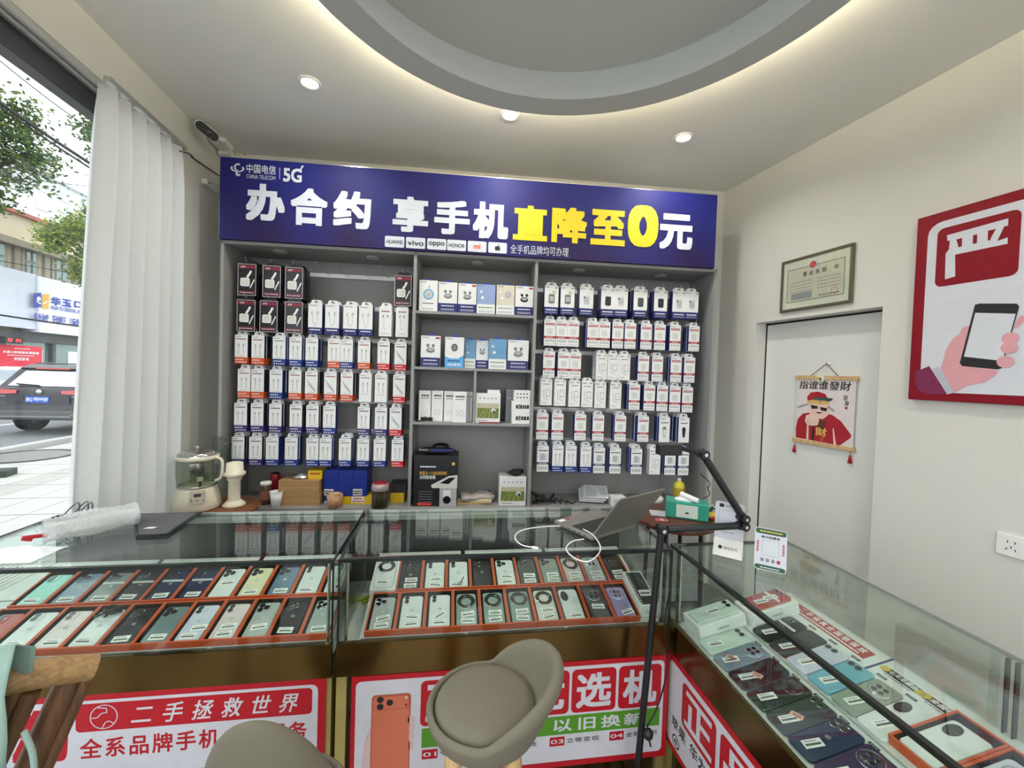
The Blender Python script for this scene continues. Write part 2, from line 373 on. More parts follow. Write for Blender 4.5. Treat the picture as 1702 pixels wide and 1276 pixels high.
def sign_material():
    m = bpy.data.materials.new('sign_blue_print'); m.use_nodes = True; nt = m.node_tree; N = nt.nodes; L = nt.links
    b = N['Principled BSDF']; b.inputs['Roughness'].default_value = .55; b.inputs['Specular IOR Level'].default_value = .3
    tc = N.new('ShaderNodeTexCoord'); sp = N.new('ShaderNodeSeparateXYZ'); L.new(tc.outputs['Object'], sp.inputs[0])
    mr = N.new('ShaderNodeMapRange'); mr.inputs['From Min'].default_value = zc(2.13); mr.inputs['From Max'].default_value = zc(2.56); L.new(sp.outputs['Z'], mr.inputs[0])
    cr = N.new('ShaderNodeValToRGB'); e = cr.color_ramp.elements; e[0].color = lin((40, 22, 72)); e[1].color = lin((27, 28, 108)); q = e.new(.45); q.color = lin((29, 25, 88)); L.new(mr.outputs[0], cr.inputs[0])
    wv = N.new('ShaderNodeTexWave'); wv.inputs['Scale'].default_value = .55; wv.inputs['Distortion'].default_value = 5; wv.inputs['Detail'].default_value = 1; mp = N.new('ShaderNodeMapping'); mp.inputs['Rotation'].default_value = (0, .5, 0)
    L.new(tc.outputs['Object'], mp.inputs[0]); L.new(mp.outputs[0], wv.inputs[0])
    mx = N.new('ShaderNodeMix'); mx.data_type = 'RGBA'; mx.inputs[7].default_value = lin((28, 44, 134))
    m2 = N.new('ShaderNodeMath'); m2.operation = 'MULTIPLY'; m2.inputs[1].default_value = .35; L.new(wv.outputs['Fac'], m2.inputs[0]); L.new(m2.outputs[0], mx.inputs[0])
    L.new(cr.outputs[0], mx.inputs[6]); L.new(mx.outputs[2], b.inputs['Base Color']); return m
def sign():
    V = -.02; SW = mat('sign_white_letter', (216, 221, 230), .5); SY = mat('sign_yellow_letter', (228, 206, 36), .5)
    r = empty('shop_sign', FB.o, FB.rz); h = lambda a, b: FB.hit(a, b, V)
    x0, x1 = h(365, 330).x, h(1190, 385).x
    g = MB(); g.bx(x0, x1, V, .10, SZ0, SZ1, sign_material()); g.build('panel', r)
    g = MB(); g.bx(x0-.004, x1+.004, V+.004, .1, SZ1, SZ1+.006, CHROME); g.bx(x0-.004, x0, V+.004, .1, SZ0, SZ1, CHROME); g.bx(x1, x1+.004, V+.004, .1, SZ0, SZ1, CHROME); g.build('edge_trim', r)
    yy = V-.003
    def word(t, px0, px1, pyt, pyb, m, bold=.043):
        a = h(px0, (pyt+pyb)/2); b = h(px1, (pyt+pyb)/2); zb = h((px0+px1)/2, pyb).z; zt = h((px0+px1)/2, pyt).z
        q = MB(); q.text(t, a.x, zb, b.x, zt, yy, m, bold); q.build('letter', r)
    for t, a, b, c, d in (('办', 409, 474, 306, 368), ('合', 483, 545, 313, 375), ('约', 554, 617, 318, 380), ('享', 653, 712, 327, 386), ('手', 722, 781, 333, 390), ('机', 786, 845, 336, 397)):
        word(t, a, b, c, d, SW)
    for t, a, b, c, d in (('直', 853, 910, 342, 400), ('降', 917, 976, 345, 404), ('至', 982, 1039, 349, 408)): word(t, a, b, c, d, SY)
    word('0', 1043, 1094, 341, 411, SY, .05); word('元', 1096, 1151, 356, 415, SW)
    q = MB()
    def ht(t, px0, px1, pyt, pyb, m, bold=.0, y=yy):
        a = h(px0, (pyt+pyb)/2); b = h(px1, (pyt+pyb)/2); q.text(t, a.x, h((px0+px1)/2, pyb).z, b.x, h((px0+px1)/2, pyt).z, y, m, bold)
    ht('全手机品牌均可办理', 848, 945, 409, 424, SW); q.build('lettering', r)
    q = MB(); ht('中国电信', 410, 459, 274, 289, SW, .012); ht('CHINA TELECOM', 410, 458, 291.5, 298, SW, .0); ht('5G', 471, 502, 280, 303, SW, .03)
    a = h(465, 279); b = h(465, 298); q.rect(a.x, b.z, a.x+.003, a.z, yy, SW); a = h(502, 279); q.poly([(a.x-.015, a.z-.02), (a.x-.008, a.z-.02), (a.x+.012, a.z+.012), (a.x, a.z+.012)], yy, SW)
    c = h(395, 282); k = .037   # ribbon emblem
    q.ring(c.x, c.z+.006, k*.72, k, yy, SW, 20, 150, 395, .55); q.ring(c.x+.004, c.z+.012, k*.35, k*.62, yy, SW, 16, 60, 265); q.poly([(c.x-.012, c.z+.006), (c.x-.001, c.z+.0), (c.x+.006, c.z-.026), (c.x+.0, c.z-.036), (c.x-.009, c.z-.03)], yy, SW); q.ring(c.x+.004, c.z-.024, k*.12, k*.36, yy, SW, 12, 180, 360)
    q.build('telecom_emblem', r)
    for i, (px, t) in enumerate(((656, 'HUAWEI'), (691, 'vivo'), (726, 'oppo'), (759, 'HONOR'), (793, 'mi'), (827, 'apple'))):
        c = h(px, 402+i*2); q = MB(); q.poly(rr(c.x-.056, c.z-.032, c.x+.056, c.z+.032, .008), yy, SW); y2 = yy-.001
        if t == 'apple':
            s = .017; q.disc(c.x-s*.38, c.z-.003, s*.62, y2, INK, 16, s*.8); q.disc(c.x+s*.38, c.z-.003, s*.62, y2-.0002, INK, 16, s*.8)
            q.disc(c.x+s*1.12, c.z+.001, s*.38, y2-.0005, SW, 12); q.poly([(c.x, c.z+.012), (c.x+.008, c.z+.016), (c.x+.009, c.z+.023), (c.x+.001, c.z+.019)], y2, INK)
        elif t == 'mi': q.text('mi', c.x-.02, c.z-.014, c.x+.02, c.z+.016, y2, mat('logo_orange', (226, 92, 40), .5), .03)
        else: q.text(t, c.x-.046, c.z-.012 if t.isupper() else c.z-.016, c.x+.046, c.z+.01 if t.isupper() else c.z+.014, y2, INK, .012)
        q.build('brand_tile', r)
    tag(r, 'long navy blue shop sign with white and yellow lettering above the shelving', 'sign')
sign()
# ---------------------------------------------------------------- hanging packs
PK = {}
BAND = {'O': (212, 84, 38), 'B': (30, 58, 140), 'P': (58, 46, 116), 'R': (206, 26, 40), 'N': (226, 224, 218)}
SIDE = mat('pack_side_navy_shaded', (34, 32, 58), .5); SIDEW = mat('pack_side_white', (206, 206, 206), .5); SIDEB = mat('pack_side_blue', (34, 58, 138), .5)  # dark sides: navy card with the shadow between packs put into the colour
def pack_kind(k):
    if k in PK: return PK[k]
    small = k[0] == 's'; D = .022
    if k == 'black': w, h = .09, .165
    elif k == 'ear': w, h = .072, .16
    elif k[:3] == 'tub': w, h = .066, .16
    elif small: w, h = .064, .152
    elif k[:3] == 'big': w, h = .08, .158
    else: w, h = .066, .146
    body = MB(); pr = MB(); y = -.0006; body.x = Matrix.Scale(S, 4); pr.x = body.x
    def shell(front, side, foot=None, fh=0):
        V = [(-w/2, 0, 0), (w/2, 0, 0), (w/2, D, 0), (-w/2, D, 0), (-w/2, 0, fh), (w/2, 0, fh), (w/2, D, fh), (-w/2, D, fh), (-w/2, 0, h), (w/2, 0, h), (w/2, D, h), (-w/2, D, h)]
        f = foot or front
        if fh:
            body.add(V, [(0, 1, 5, 4)], f); body.add(V, [(1, 2, 6, 5), (3, 0, 4, 7), (2, 3, 7, 6), (0, 3, 2, 1)], f)
            body.add(V, [(4, 5, 9, 8)], front); body.add(V, [(5, 6, 10, 9), (7, 4, 8, 11), (6, 7, 11, 10), (8, 9, 10, 11)], side)
        else:
            body.add(V, [(0, 1, 9, 8)], front); body.add(V, [(1, 2, 10, 9), (3, 0, 8, 11), (2, 3, 11, 10), (0, 3, 2, 1), (8, 9, 10, 11)], side)
    if k == 'black':
        bk = mat('pack_black', (30, 26, 30), .3); shell(bk, bk); fr = mat('pack_silver_line', (196, 186, 190), .35); rd = mat('pack_dark_red', (132, 30, 52), .4)
        for a in ((-w/2, 0, -w/2+.003, h), (w/2-.003, 0, w/2, h), (-w/2, 0, w/2, .003), (-w/2, h-.003, w/2, h)): pr.rect(a[0], a[1], a[2], a[3], y, fr)
        pr.rect(-.04, h-.024, .04, h-.008, y, rd); pr.text('67W', -.03, h-.021, -.008, h-.011, y*2, PAPER, .01); pr.bars(-.038, .008, .038, .026, y, rd, 2, 5, 1); pr.bars(-.034, .012, .034, .02, y*2, fr, 1, 7, 2)
        pr.poly(rr(-.032, .048, .014, .092, .008), y, PAPER); pr.rrect(-.027, .053, .009, .087, .006, y*2, OFFW); pr.stroke([(.0, .094), (.012, .112), (.02, .13)], .011, y, PAPER); pr.stroke([(.016, .04), (.036, .085)], .006, y, PAPER)
    elif small:
        b = k[1]; bm = mat('pack_foot_'+b, BAND[b], .45); wh = PAPER
        shell(wh, SIDE if b in 'OR' else (SIDEB if b == 'B' else (SIDEW if b == 'N' else SIDE)), bm if b != 'N' else None, .034 if b != 'N' else 0)
        pr.bars(-.026, h-.012, .0, h-.007, y, GINK, 1, 5, 3); hd = {'O': DRED, 'B': GINK, 'P': INK, 'R': INK, 'N': GINK}[b]
        pr.bars(-.024, h-.026, .024, h-.018, y, hd, 1, 6, 5)
        if b != 'N':
            pr.bars(-.028, .019, .012, .026, y, PAPER, 1, 5, 7)
            for i in range(5): pr.disc(-.022+.011*i, .009, .0036, y, PAPER, 6)
        if 'd' in k:
            for i in range(3): pr.stroke([(-.024+.004*i, .108-.012*i), (.018+.002*i, .056-.006*i)], .0035, y, LGINK)
        else:
            for sx in (-.012, .011): pr.rect(sx-.004, .092, sx+.004, .106, y, LGINK); pr.rect(sx-.0018, .05, sx+.0018, .092, y, LGINK)
        pr.bars(-.02, .038, .02, .043, y, LGINK, 1, 6, 9)
    elif k in ('ear', 'earw'):
        shell(PAPER, SIDEB, NAVY, .034); pr.bars(-.03, h-.012, .01, h-.006, y, GINK, 1, 5, 1); pr.text('i ?', -.02, .1, .02, .12, y, LGINK); pr.stroke([(-.012, .1), (-.01, .06), (.0, .045)], .002, y, LGINK); pr.stroke([(.012, .1), (.012, .06), (.0, .045)], .002, y, LGINK)
        pr.bars(-.026, .018, .026, .027, y, PAPER, 1, 5, 4)
    elif k == 'tube':
        shell(PAPER, SIDEW); pr.bars(-.02, h-.03, .02, h-.02, y, DRED, 1, 4, 2); pr.text('? ?', -.016, .1, .016, .116, y, GINK); pr.stroke([(-.008, .1), (-.008, .05), (.004, .035)], .002, y, LGINK); pr.bars(-.02, .012, .02, .018, y, LGINK, 1, 6, 2)
    elif k[:3] == 'big':
        shell(PAPER, SIDEB, NAVY, .04); pr.bars(-.036, h-.012, -.01, h-.006, y, GINK, 1, 3, 1); pr.bars(.02, h-.013, .036, h-.006, y, INK, 1, 2, 1); pr.bars(-.03, .02, .03, .03, y, PAPER, 1, 6, 5); pr.bars(-.03, .008, .03, .014, y, LGINK, 1, 7, 6)
        c = {'bigg': (120, 118, 108), 'bigk': (40, 42, 46), 'bigd': (74, 78, 84), 'bigw': (206, 208, 212)}[k[:4]]; gm = mat('pack_picture_'+k[:4], c, .5)
        pr.poly(rr(-.016, .06, .018, .112, .007), y, gm); pr.rrect(-.011, .072, .013, .1, .005, y*2, LGINK if k[:4] in ('bigg', 'bigw') else gm)
        if k[:4] == 'bigg': pr.ring(.014, .122, .006, .009, y, GINK, 12)
        if k[:4] == 'bigw': pr.disc(-.012, .1, .005, y*3, INK, 10)
    elif k == 'red':
        shell(PAPER, SIDEB); pr.bars(-.028, h-.012, .0, h-.007, y, GINK, 1, 4, 1); pr.rect(-.027, h-.03, .027, h-.019, y, RED); pr.bars(-.024, h-.027, .024, h-.022, y*2, PAPER, 1, 7, 1)
        pr.rect(-w/2, .042, w/2, .054, y, RED); pr.bars(-.02, .045, .02, .05, y*2, PAPER, 1, 6, 2); pr.poly(rr(-.016, .064, .016, .1, .006), y, mat('pack_pale_picture', (214, 220, 216), .5))
        for i in range(4): pr.rect(-.026+.014*i, .022, -.016+.014*i, .034, y, LGINK); pr.rect(-.026+.014*i, .008, -.016+.014*i, .012, y, LGINK)
    elif k == 'gry':
        shell(PAPER, SIDEW); pr.bars(-.028, h-.012, -.006, h-.006, y, INK, 1, 3, 1); pr.bars(.012, h-.012, .026, h-.006, y, INK, 1, 2, 1); pr.bars(-.02, h-.03, .02, h-.023, y, GINK, 1, 6, 2)
        pr.poly(rr(-.002, .05, .022, .09, .004), y, LGINK); pr.rrect(.001, .054, .019, .086, .003, y*2, PAPER); pr.stroke([(-.014, .09), (-.014, .045), (.014, .03)], .003, y, LGINK); pr.bars(-.024, .012, .0, .018, y, LGINK, 1, 4, 2)
    elif k == 'nav':
        shell(PAPER, SIDEB); pr.bars(-.028, h-.012, .0, h-.007, y, GINK, 1, 4, 1); pr.bars(-.026, h-.03, .026, h-.021, y, INK, 1, 6, 1); pr.rect(-w/2, .042, w/2, .054, y, NAVY); pr.bars(-.024, .045, .024, .051, y*2, PAPER, 1, 7, 2); pr.poly(rr(-.016, .066, .012, .104, .005), y, LGINK)
        pr.stroke([(.018, .1), (.018, .064)], .004, y, LGINK)
        for i in range(4): pr.rect(-.026+.014*i, .012, -.016+.014*i, .03, y, LGINK)
    elif k in ('carw', 'cark'):
        shell(PAPER, SIDEB); pr.bars(-.024, h-.014, .006, h-.007, y, GINK, 1, 4, 1); pr.bars(-.022, h-.036, .022, h-.028, y, INK, 1, 5, 1)
        m = INK if k == 'cark' else GINK; pr.poly([(-.006, .03), (.006, .03), (.011, .075), (-.011, .075)], y, m); pr.disc(0, .08, .011, y, m, 14)
        if k == 'carw': pr.poly([(-.004, .034), (.004, .034), (.008, .074), (-.008, .074)], y*2, PAPER)
    t = MB(); t.x = body.x; q = .022; tw = w*.3
    tm = bpy.data.materials['pack_black'] if k == 'black' else PAPER
    t.add([(-w*.42, D*.5, h), (w*.42, D*.5, h), (tw, D*.5, h+q), (-tw, D*.5, h+q)], [(0, 1, 2, 3)], tm); t.add([(-w*.42, D*.5+.001, h), (w*.42, D*.5+.001, h), (tw, D*.5+.001, h+q), (-tw, D*.5+.001, h+q)], [(3, 2, 1, 0)], tm)
    t.add([(-.011, D*.5-.0006, h+.009), (.011, D*.5-.0006, h+.009), (.007, D*.5-.0006, h+.013), (.003, D*.5-.0006, h+.014), (0, D*.5-.0006, h+.018), (-.003, D*.5-.0006, h+.014), (-.007, D*.5-.0006, h+.013)], [tuple(range(7))], MBLACK)
    PK[k] = (body.mesh('hanging_pack'), pr.mesh('print'), t.mesh('hang_tab'), w*S, h*S); return PK[k]
DESC = {'black': ('black boxed charger with cable pictured', 'charger box'), 'ear': ('white earphone box with navy foot', 'earphone box'), 'tube': ('plain white narrow earphone box', 'earphone box'),
        'sO': ('white cable box with orange foot', 'cable box'), 'sOd': ('white cable box with orange foot and slanting cables', 'cable box'), 'sB': ('white cable box with blue foot', 'cable box'), 'sP': ('white cable box with purple foot', 'cable box'), 'sR': ('white cable box with red foot', 'cable box'), 'sRd': ('white cable box with red foot and slanting cables', 'cable box'), 'sN': ('all white cable box', 'cable box'),
        'bigg': ('white power bank box with grey gadget', 'power bank box'), 'bigk': ('white power bank box with black gadget', 'power bank box'), 'bigd': ('white power bank box with dark gadget', 'power bank box'), 'bigw': ('white power bank box with pale gadget', 'power bank box'),
        'red': ('white charger box with red stripe', 'charger box'), 'gry': ('white charger box with grey print', 'charger box'), 'nav': ('white charger box with navy stripe', 'charger box'), 'carw': ('white box with pale car charger', 'charger box'), 'cark': ('white box with black car charger', 'charger box')}
ROWN = ['top row', 'second row', 'third row', 'fourth row', 'fifth row', 'bottom row']
def hang(k, u, zbot, v0, n, lab, back, grp, rnd):
    b, p, t, w, h = pack_kind(k); d, cat = DESC[k]
    tilt = rnd.uniform(-.03, .03)
    for i in range(n+1):
        v = v0 + .0275*i; du = rnd.uniform(-.003, .003) if i else 0
        o = obj('hanging_pack', b, None, FB.w(u+du, v, zbot + (rnd.uniform(-.002, .002) if i else 0)), FB.rz + (tilt if i == 0 else rnd.uniform(-.03, .03)))
        obj('hang_tab', t, o)
        if i == 0: obj('print', p, o); tag(o, '%s, %s' % (d, lab), cat, grp)
        else: tag(o, 'box on the hook behind the front one, %s' % lab, cat, grp)
def bay(rows, x0, x1, name, sc, ox, oy, grp):
    rnd = random.Random(name); rm = mat('hook_rail_metal', (206, 204, 200), .3, .6)
    for ri, (items, ytab, ybot, v0, hooks) in enumerate(rows):
        v = v0; xm = ox+sum((a+b)/2 for a, b, k in items)/len(items)/sc
        zr = None; us = []
        root = empty('hook_rail', FB.o, FB.rz)
        for ii, (a, b, k) in enumerate(items):
            px = ox+(a+b)/2/sc; f = (px-(ox+items[0][0]/sc))/max(1, (items[-1][1]-items[0][0])/sc)
            pyb = oy+(ybot[0]+(ybot[1]-ybot[0])*f)/sc; c = FB.hit(px, pyb, v)
            _, _, _, w, h = pack_kind(k); zr = c.z+h+.012 if zr is None else zr
            us.append((c.x, c.z+h+.0135)); n = rnd.choice([1, 1, 2, 2, 3]) if k != 'black' else 3
            if len(items) > 9: n = min(n, 2)
            hang(k, c.x, c.z, v, n, '%s in %s of %s' % (ORD[ii], ROWN[ri], name), None, '%s packs on the hooks' % name, rnd)
        zm = sum(z for _, z in us)/len(us)
        g = MB(); g.bx(x0, x1, DEP-.016, DEP-.001, zm-.013, zm+.013, rm); g.build('rail', root)
        for u in hooks: us.append((FB.hit(u, 450, v).x, zm+.002))
        for u, z in us:
            g = MB(); g.tube([(u, DEP-.016, zm), (u, v+.03, z+.0), (u, v-.012, z+.004), (u, v-.024, z+.022)], .0019, rm, 6); g.build('hook', root)
        tag(root, 'chrome hook rail of the %s in the %s' % (ROWN[ri], name), 'rail', 'hook rails')
def seq(s, ks):
    ks = ks.split(); return [(a, b, k) for (a, b), k in zip(s, ks)]
V1 = .05
L_ = [
 ([(146, 232, 'black'), (336, 430, 'black'), (510, 606, 'black'), (1362, 1464, 'black')], None, (-140, -50), V1, [525, 561, 597, 634]),
 (seq([(120, 243), (302, 416), (505, 606), (676, 772), (810, 905), (946, 1052), (1070, 1172), (1228, 1322), (1356, 1455)], 'black black black ear ear ear ear tube tube'), None, (142, 190), V1, []),
 (seq([(100, 188), (230, 320), (397, 485), (528, 612), (655, 740), (832, 912), (930, 1012), (1065, 1150), (1217, 1305), (1342, 1445)], 'sO sO sB sB sB sO sB sO sR sRd'), None, (396, 455), V1, []),
 (seq([(122, 210), (232, 312), (370, 462), (525, 607), (648, 740), (803, 883), (932, 1012), (1075, 1160), (1200, 1280), (1330, 1435)], 'sO sO sB sO sOd sOd sOd sN sN sRd'), None, (664, 708), V1, []),
 (seq([(95, 182), (225, 312), (368, 455), (530, 615), (660, 745), (790, 880), (1060, 1150), (1197, 1283), (1315, 1395)], 'sP sP sP sP sP sB sP sP sRd'), None, (930, 966), V1, []),
 (seq([(75, 160), (212, 300), (347, 425), (497, 575), (662, 742), (765, 845), (915, 1000), (1060, 1140), (1190, 1270), (1320, 1420)], 'sP sP sB sB sB sB sB sB sB sR'), None, (1196, 1212), V1, [])]
bay(L_, CX0+.02, CX1-.01, 'left bay', 4.725, 370, 520, None)
R_ = [
 (seq([(120, 230), (250, 362), (400, 520), (580, 690), (697, 785), (845, 955), (1005, 1125), (1170, 1262), (1268, 1370)], 'bigg bigg bigw bigk bigw bigd bigk bigw bigw'), None, (400, 446), V1, []),
 (seq([(115, 210), (215, 305), (308, 400), (470, 558), (558, 657), (668, 765), (772, 865), (895, 1000), (1010, 1108), (1133, 1235), (1285, 1390)], 'red '*11), None, (657, 706), V1, []),
 (seq([(105, 205), (228, 322), (325, 415), (538, 632), (635, 725), (728, 815), (875, 975), (990, 1087), (1140, 1240), (1250, 1350)], 'red red red gry gry gry red red red red'), None, (918, 962), V1, []),
 (seq([(87, 180), (197, 295), (315, 410), (420, 515), (527, 620), (650, 748), (803, 900), (922, 1025), (1030, 1128), (1133, 1231), (1237, 1330)], 'gry gry gry gry gry gry red red red red red'), None, (1142, 1205), V1, []),
 ([((a/4.253)*4.906, (b/4.253)*4.906, k) for a, b, k in seq([(45, 130), (152, 238), (312, 400), (440, 525), (597, 680), (755, 845), (905, 995), (1045, 1130)], 'red red red red red red carw cark')], None, ((297/4.253+220)*4.906, (322/4.253+220)*4.906), V1, []),
 ([((a/4.253)*4.906, (b/4.253)*4.906, k) for a, b, k in seq([(50, 132), (158, 235), (248, 330), (358, 432), (448, 530), (560, 645), (710, 795), (840, 925), (945, 1035), (1040, 1130)], 'nav sB sB sB nav nav nav gry nav nav')], None, ((525/4.253+220)*4.906, (552/4.253+220)*4.906), V1, [])]
bay(R_, CX2+.01, CX3-.02, 'right bay', 4.906, 880, 440, None)
# ================================================================ boxes in the middle bay
ZS = [FB.hit(790, 520).z, FB.hit(788, 612).z, FB.hit(786, 703).z, WORK]
q4 = lambda x, y: (680+x/3.036, 440+y/3.036)
def span(x0, x1, yt, yb, v, zb=None, f=q4):
    a = FB.hit(*f(x0, (yt+yb)/2), v); b = FB.hit(*f(x1, (yt+yb)/2), v); zt = FB.hit(*f((x0+x1)/2, yt), v).z
    if zb is None: zb = FB.hit(*f((x0+x1)/2, yb), v).z
    return a.x, b.x, zb, zt
def carton(name, u0, u1, z0, z1, v, d, front, side, deco, label, cat, group=None, rz=0.0, bev=0.0):
    """box with its printed front; deco(g, w, h, y) draws on the front, x centred, z from the base"""
    w, h = u1-u0, z1-z0
    o = empty(name, FB.w((u0+u1)/2, v, z0), FB.rz+rz); g = MB()
    V = [(-w/2, 0, 0), (w/2, 0, 0), (w/2, d, 0), (-w/2, d, 0), (-w/2, 0, h), (w/2, 0, h), (w/2, d, h), (-w/2, d, h)]
    g.add(V, [(0, 1, 5, 4)], front); g.add(V, [(1, 2, 6, 5), (3, 0, 4, 7), (2, 3, 7, 6), (0, 3, 2, 1), (4, 5, 6, 7)], side); b = g.build('box_body', o)
    if bev: bevel(b, bev)
    g = MB(); deco(g, w, h, -.0008)
    if g.P: g.build('print', o)
    tag(o, label, cat, group); return o
PBLUE = mat('earbud_box_pale_blue', (150, 168, 212), .45); PBEIGE = mat('earbud_box_beige', (222, 214, 196), .5); SKY = mat('earbud_box_sky', (88, 168, 226), .45); TEAL = mat('earbud_box_teal_blue', (108, 160, 200), .45)
TABB = mat('blue_hang_tab', (34, 64, 170), .4)
def buds(g, x, z, s, y, m, m2):
    g.disc(x, z-.6*s, s, y, m, 16, s*.62); g.disc(x, z-.45*s, s*.7, y*1.6, m2, 14, s*.3)
    for k in (-1, 1): g.disc(x+k*.62*s, z+.55*s, s*.36, y, m, 10); g.stroke([(x+k*.62*s, z+.5*s), (x+k*.5*s, z-.05*s)], s*.22, y, m)
def earbud_box(x0, x1, yt, sh, v, style, label):
    u0, u1, zb, zt = span(x0, x1, yt, yt+140, v, ZS[sh]+.0005); u1 = min(u1, CX2-.0105); u0 = max(u0, CX1+.0105)
    def deco(g, w, h, y):
        dark = INK if 'k' in style else GINK
        if style[0] == 'n': g.rect(-w/2, 0, w/2, h*.3, y, NAVY); g.bars(-w*.34, h*.19, w*.34, h*.24, y*2, PAPER, 1, 5, 3); g.bars(-w*.36, h*.06, w*.36, h*.13, y*2, LGINK, 2, 6, 4); buds(g, 0, h*.62, w*.22, y, dark, LGINK)
        elif style[0] == 'c': g.ring(0, h*.55, w*.2, w*.29, y, mat('ring_blue', (120, 172, 208), .5), 24); g.disc(0, h*.55, w*.16, y, LGINK, 14); g.stroke([(0, h*.74), (.006, h*.84)], .004, y, GREEN); g.bars(-w*.3, h*.24, w*.3, h*.28, y, INK, 1, 7, 2); g.bars(-w*.3, h*.06, w*.3, h*.12, y, LGINK, 2, 4, 2)
        elif style[0] in 'pbt':
            m = {'p': PBLUE, 'b': PBEIGE, 't': TEAL}[style[0]]; g.rect(-w/2, h*.34, w/2, h, y, m); g.disc(w*.14, h*.66, w*.2, y*2, m, 16); g.disc(w*.14, h*.68, w*.19, y*3, LGINK if style[0] == 'b' else m, 16); g.disc(-w*.2, h*.55, w*.09, y*3, PAPER, 10); g.disc(-w*.28, h*.75, w*.07, y*3, PAPER, 10)
            g.bars(-w*.4, h*.2, w*.4, h*.25, y, GREEN if style[0] != 'b' else GINK, 1, 6, 2); g.bars(-w*.4, h*.05, w*.4, h*.13, y, LGINK, 2, 4, 3)
        elif style[0] == 's': g.poly([(-w/2, 0), (w/2, 0), (w/2, h*.42), (w*.2, h*.3), (-w*.2, h*.3), (-w/2, h*.36)], y, SKY); g.disc(0, h*.66, w*.17, y, INK, 18, w*.2); g.disc(0, h*.66, w*.13, y*2, GINK, 18, w*.155); g.bars(-w*.34, h*.2, w*.3, h*.25, y*2, NAVY, 1, 5, 2); g.bars(-w*.36, h*.06, w*.36, h*.14, y*2, PAPER, 2, 4, 1)
        g.bars(-w*.42, h*.93, -w*.1, h*.965, y*2, GINK, 1, 3, 5)
        if 'r' in style: g.rect(w*.25, h*.91, w*.46, h*.96, y*2, RED)
    o = carton('earbud_box', u0+.001, u1-.001, zb, zt, v, .05, PAPER, OFFW if style[0] != 't' else TEAL, deco, label, 'earbud box', 'earbud boxes in the middle bay')
    g = MB(); h = zt-zb; g.bx(-.016, .016, .022, .024, h, h+.014, TABB); g.build('hang_tab', o)
for x0, x1, yt, st, d in ((50, 145, 78, 'c', 'white box with a pale blue ring picture, far left'), (148, 243, 88, 'n', 'white box with navy foot, second from left'), (247, 340, 95, 'nr', 'white box with navy foot, third from left'), (342, 435, 100, 'p', 'pale lilac-blue box'), (440, 532, 103, 'b', 'beige box with grey pebble picture'), (535, 630, 108, 'nkr', 'white box with black earbuds picture, far right')):
    earbud_box(x0, x1, yt, 0, .03, st, d+', top shelf of middle bay')
for x0, x1, yt, v, st, d in ((58, 158, 358, .03, 'nr', 'white earbud box with navy foot, far left'), (180, 277, 365, .03, 's', 'white and sky blue box with watch picture'), (280, 336, 378, .075, 't', 'dull blue box set back'), (337, 400, 382, .075, 'n', 'narrow showing grey box with navy foot, set back'), (402, 492, 375, .03, 't', 'blue earbud box in front'), (497, 603, 380, .03, 'n', 'white earbud box with navy foot, far right')):
    earbud_box(x0, x1, yt, 1, v, st, d+', second shelf of middle bay')
# slim white boxes
for i, (x0, x1, yt, v, lean) in enumerate(((48, 110, 634, .06, 0), (112, 172, 635, .06, 0), (175, 230, 637, .06, 0), (220, 290, 640, .02, .1))):
    u0, u1, zb, zt = span(x0, x1, yt, 770, v, ZS[2]+.0005)
    def deco(g, w, h, y):
        g.bars(-w*.3, h*.8, w*.35, h*.88, y, INK, 1, 4, i); g.bars(-w*.3, h*.73, w*.35, h*.77, y, GINK, 1, 5, i)
        for k in (-1, 1): g.ring(k*w*.16, h*.3, w*.1, w*.12, y, LGINK, 14, k=2.0)
    carton('slim_box', u0+.0015, u1-.0015, zb, zt, v, .05, PAPER, PAPER, deco, ['slim white tempered-glass box, far left of the lower shelf', 'slim white box, second from left on the lower shelf', 'slim white box, third and partly hidden on the lower shelf', 'slim white box standing in front on the lower shelf'][i], 'box', 'slim white boxes', rz=lean*.0)
for i, (x0, x1) in enumerate(((291, 302), (305, 319))):
    u0, u1, zb, zt = span(x0, x1, 641, 770, .08, ZS[2]+.0005)
    carton('slim_box', u0, u1, zb, zt, .08, .09, PAPER, OFFW, lambda g, w, h, y: g.bars(-w*.3, h*.8, w*.3, h*.88, y, GINK, 1, 3, 1), ['white box edge-on, left of the two beside the small divider', 'white box edge-on, touching the small divider'][i], 'box', 'slim white boxes')
GRASS = mat('printed_grass', (112, 134, 62), .6, var=.5, scale=60); PHOTO = mat('printed_sky', (196, 190, 160), .6, var=.2, scale=20)
def garden(g, w, h, y):
    g.rect(-w*.44, h*.16, w*.44, h*.66, y, GRASS); g.rect(-w*.44, h*.5, w*.44, h*.66, y*1.5, PHOTO)
    for k in range(4): g.poly([(-w*.4+k*.2*w, h*.16), (-w*.34+k*.2*w, h*.16), (-w*.1+k*.1*w, h*.5), (-w*.13+k*.1*w, h*.5)], y*1.7, mat('printed_row', (164, 156, 96), .6))
    g.disc(w*.22, h*.42, w*.1, y*2, OFFW, 14); g.disc(w*.24, h*.38, w*.05, y*3, INK, 10); g.bars(-w*.42, h*.06, 0, h*.1, y, GINK, 1, 5, 3)
    for k in range(5): g.rect(-w*.36+k*w*.16, h*.8, -w*.29+k*w*.16, h*.86, y, LGINK)
u0, u1, zb, zt = span(337, 460, 648, 780, .02, ZS[2]+.0005); o = carton('camera_box', u0, u1, zb, zt, .02, .11, PAPER, PAPER, garden, 'white camera box with garden photo on the lower shelf', 'camera box'); bigz = zt
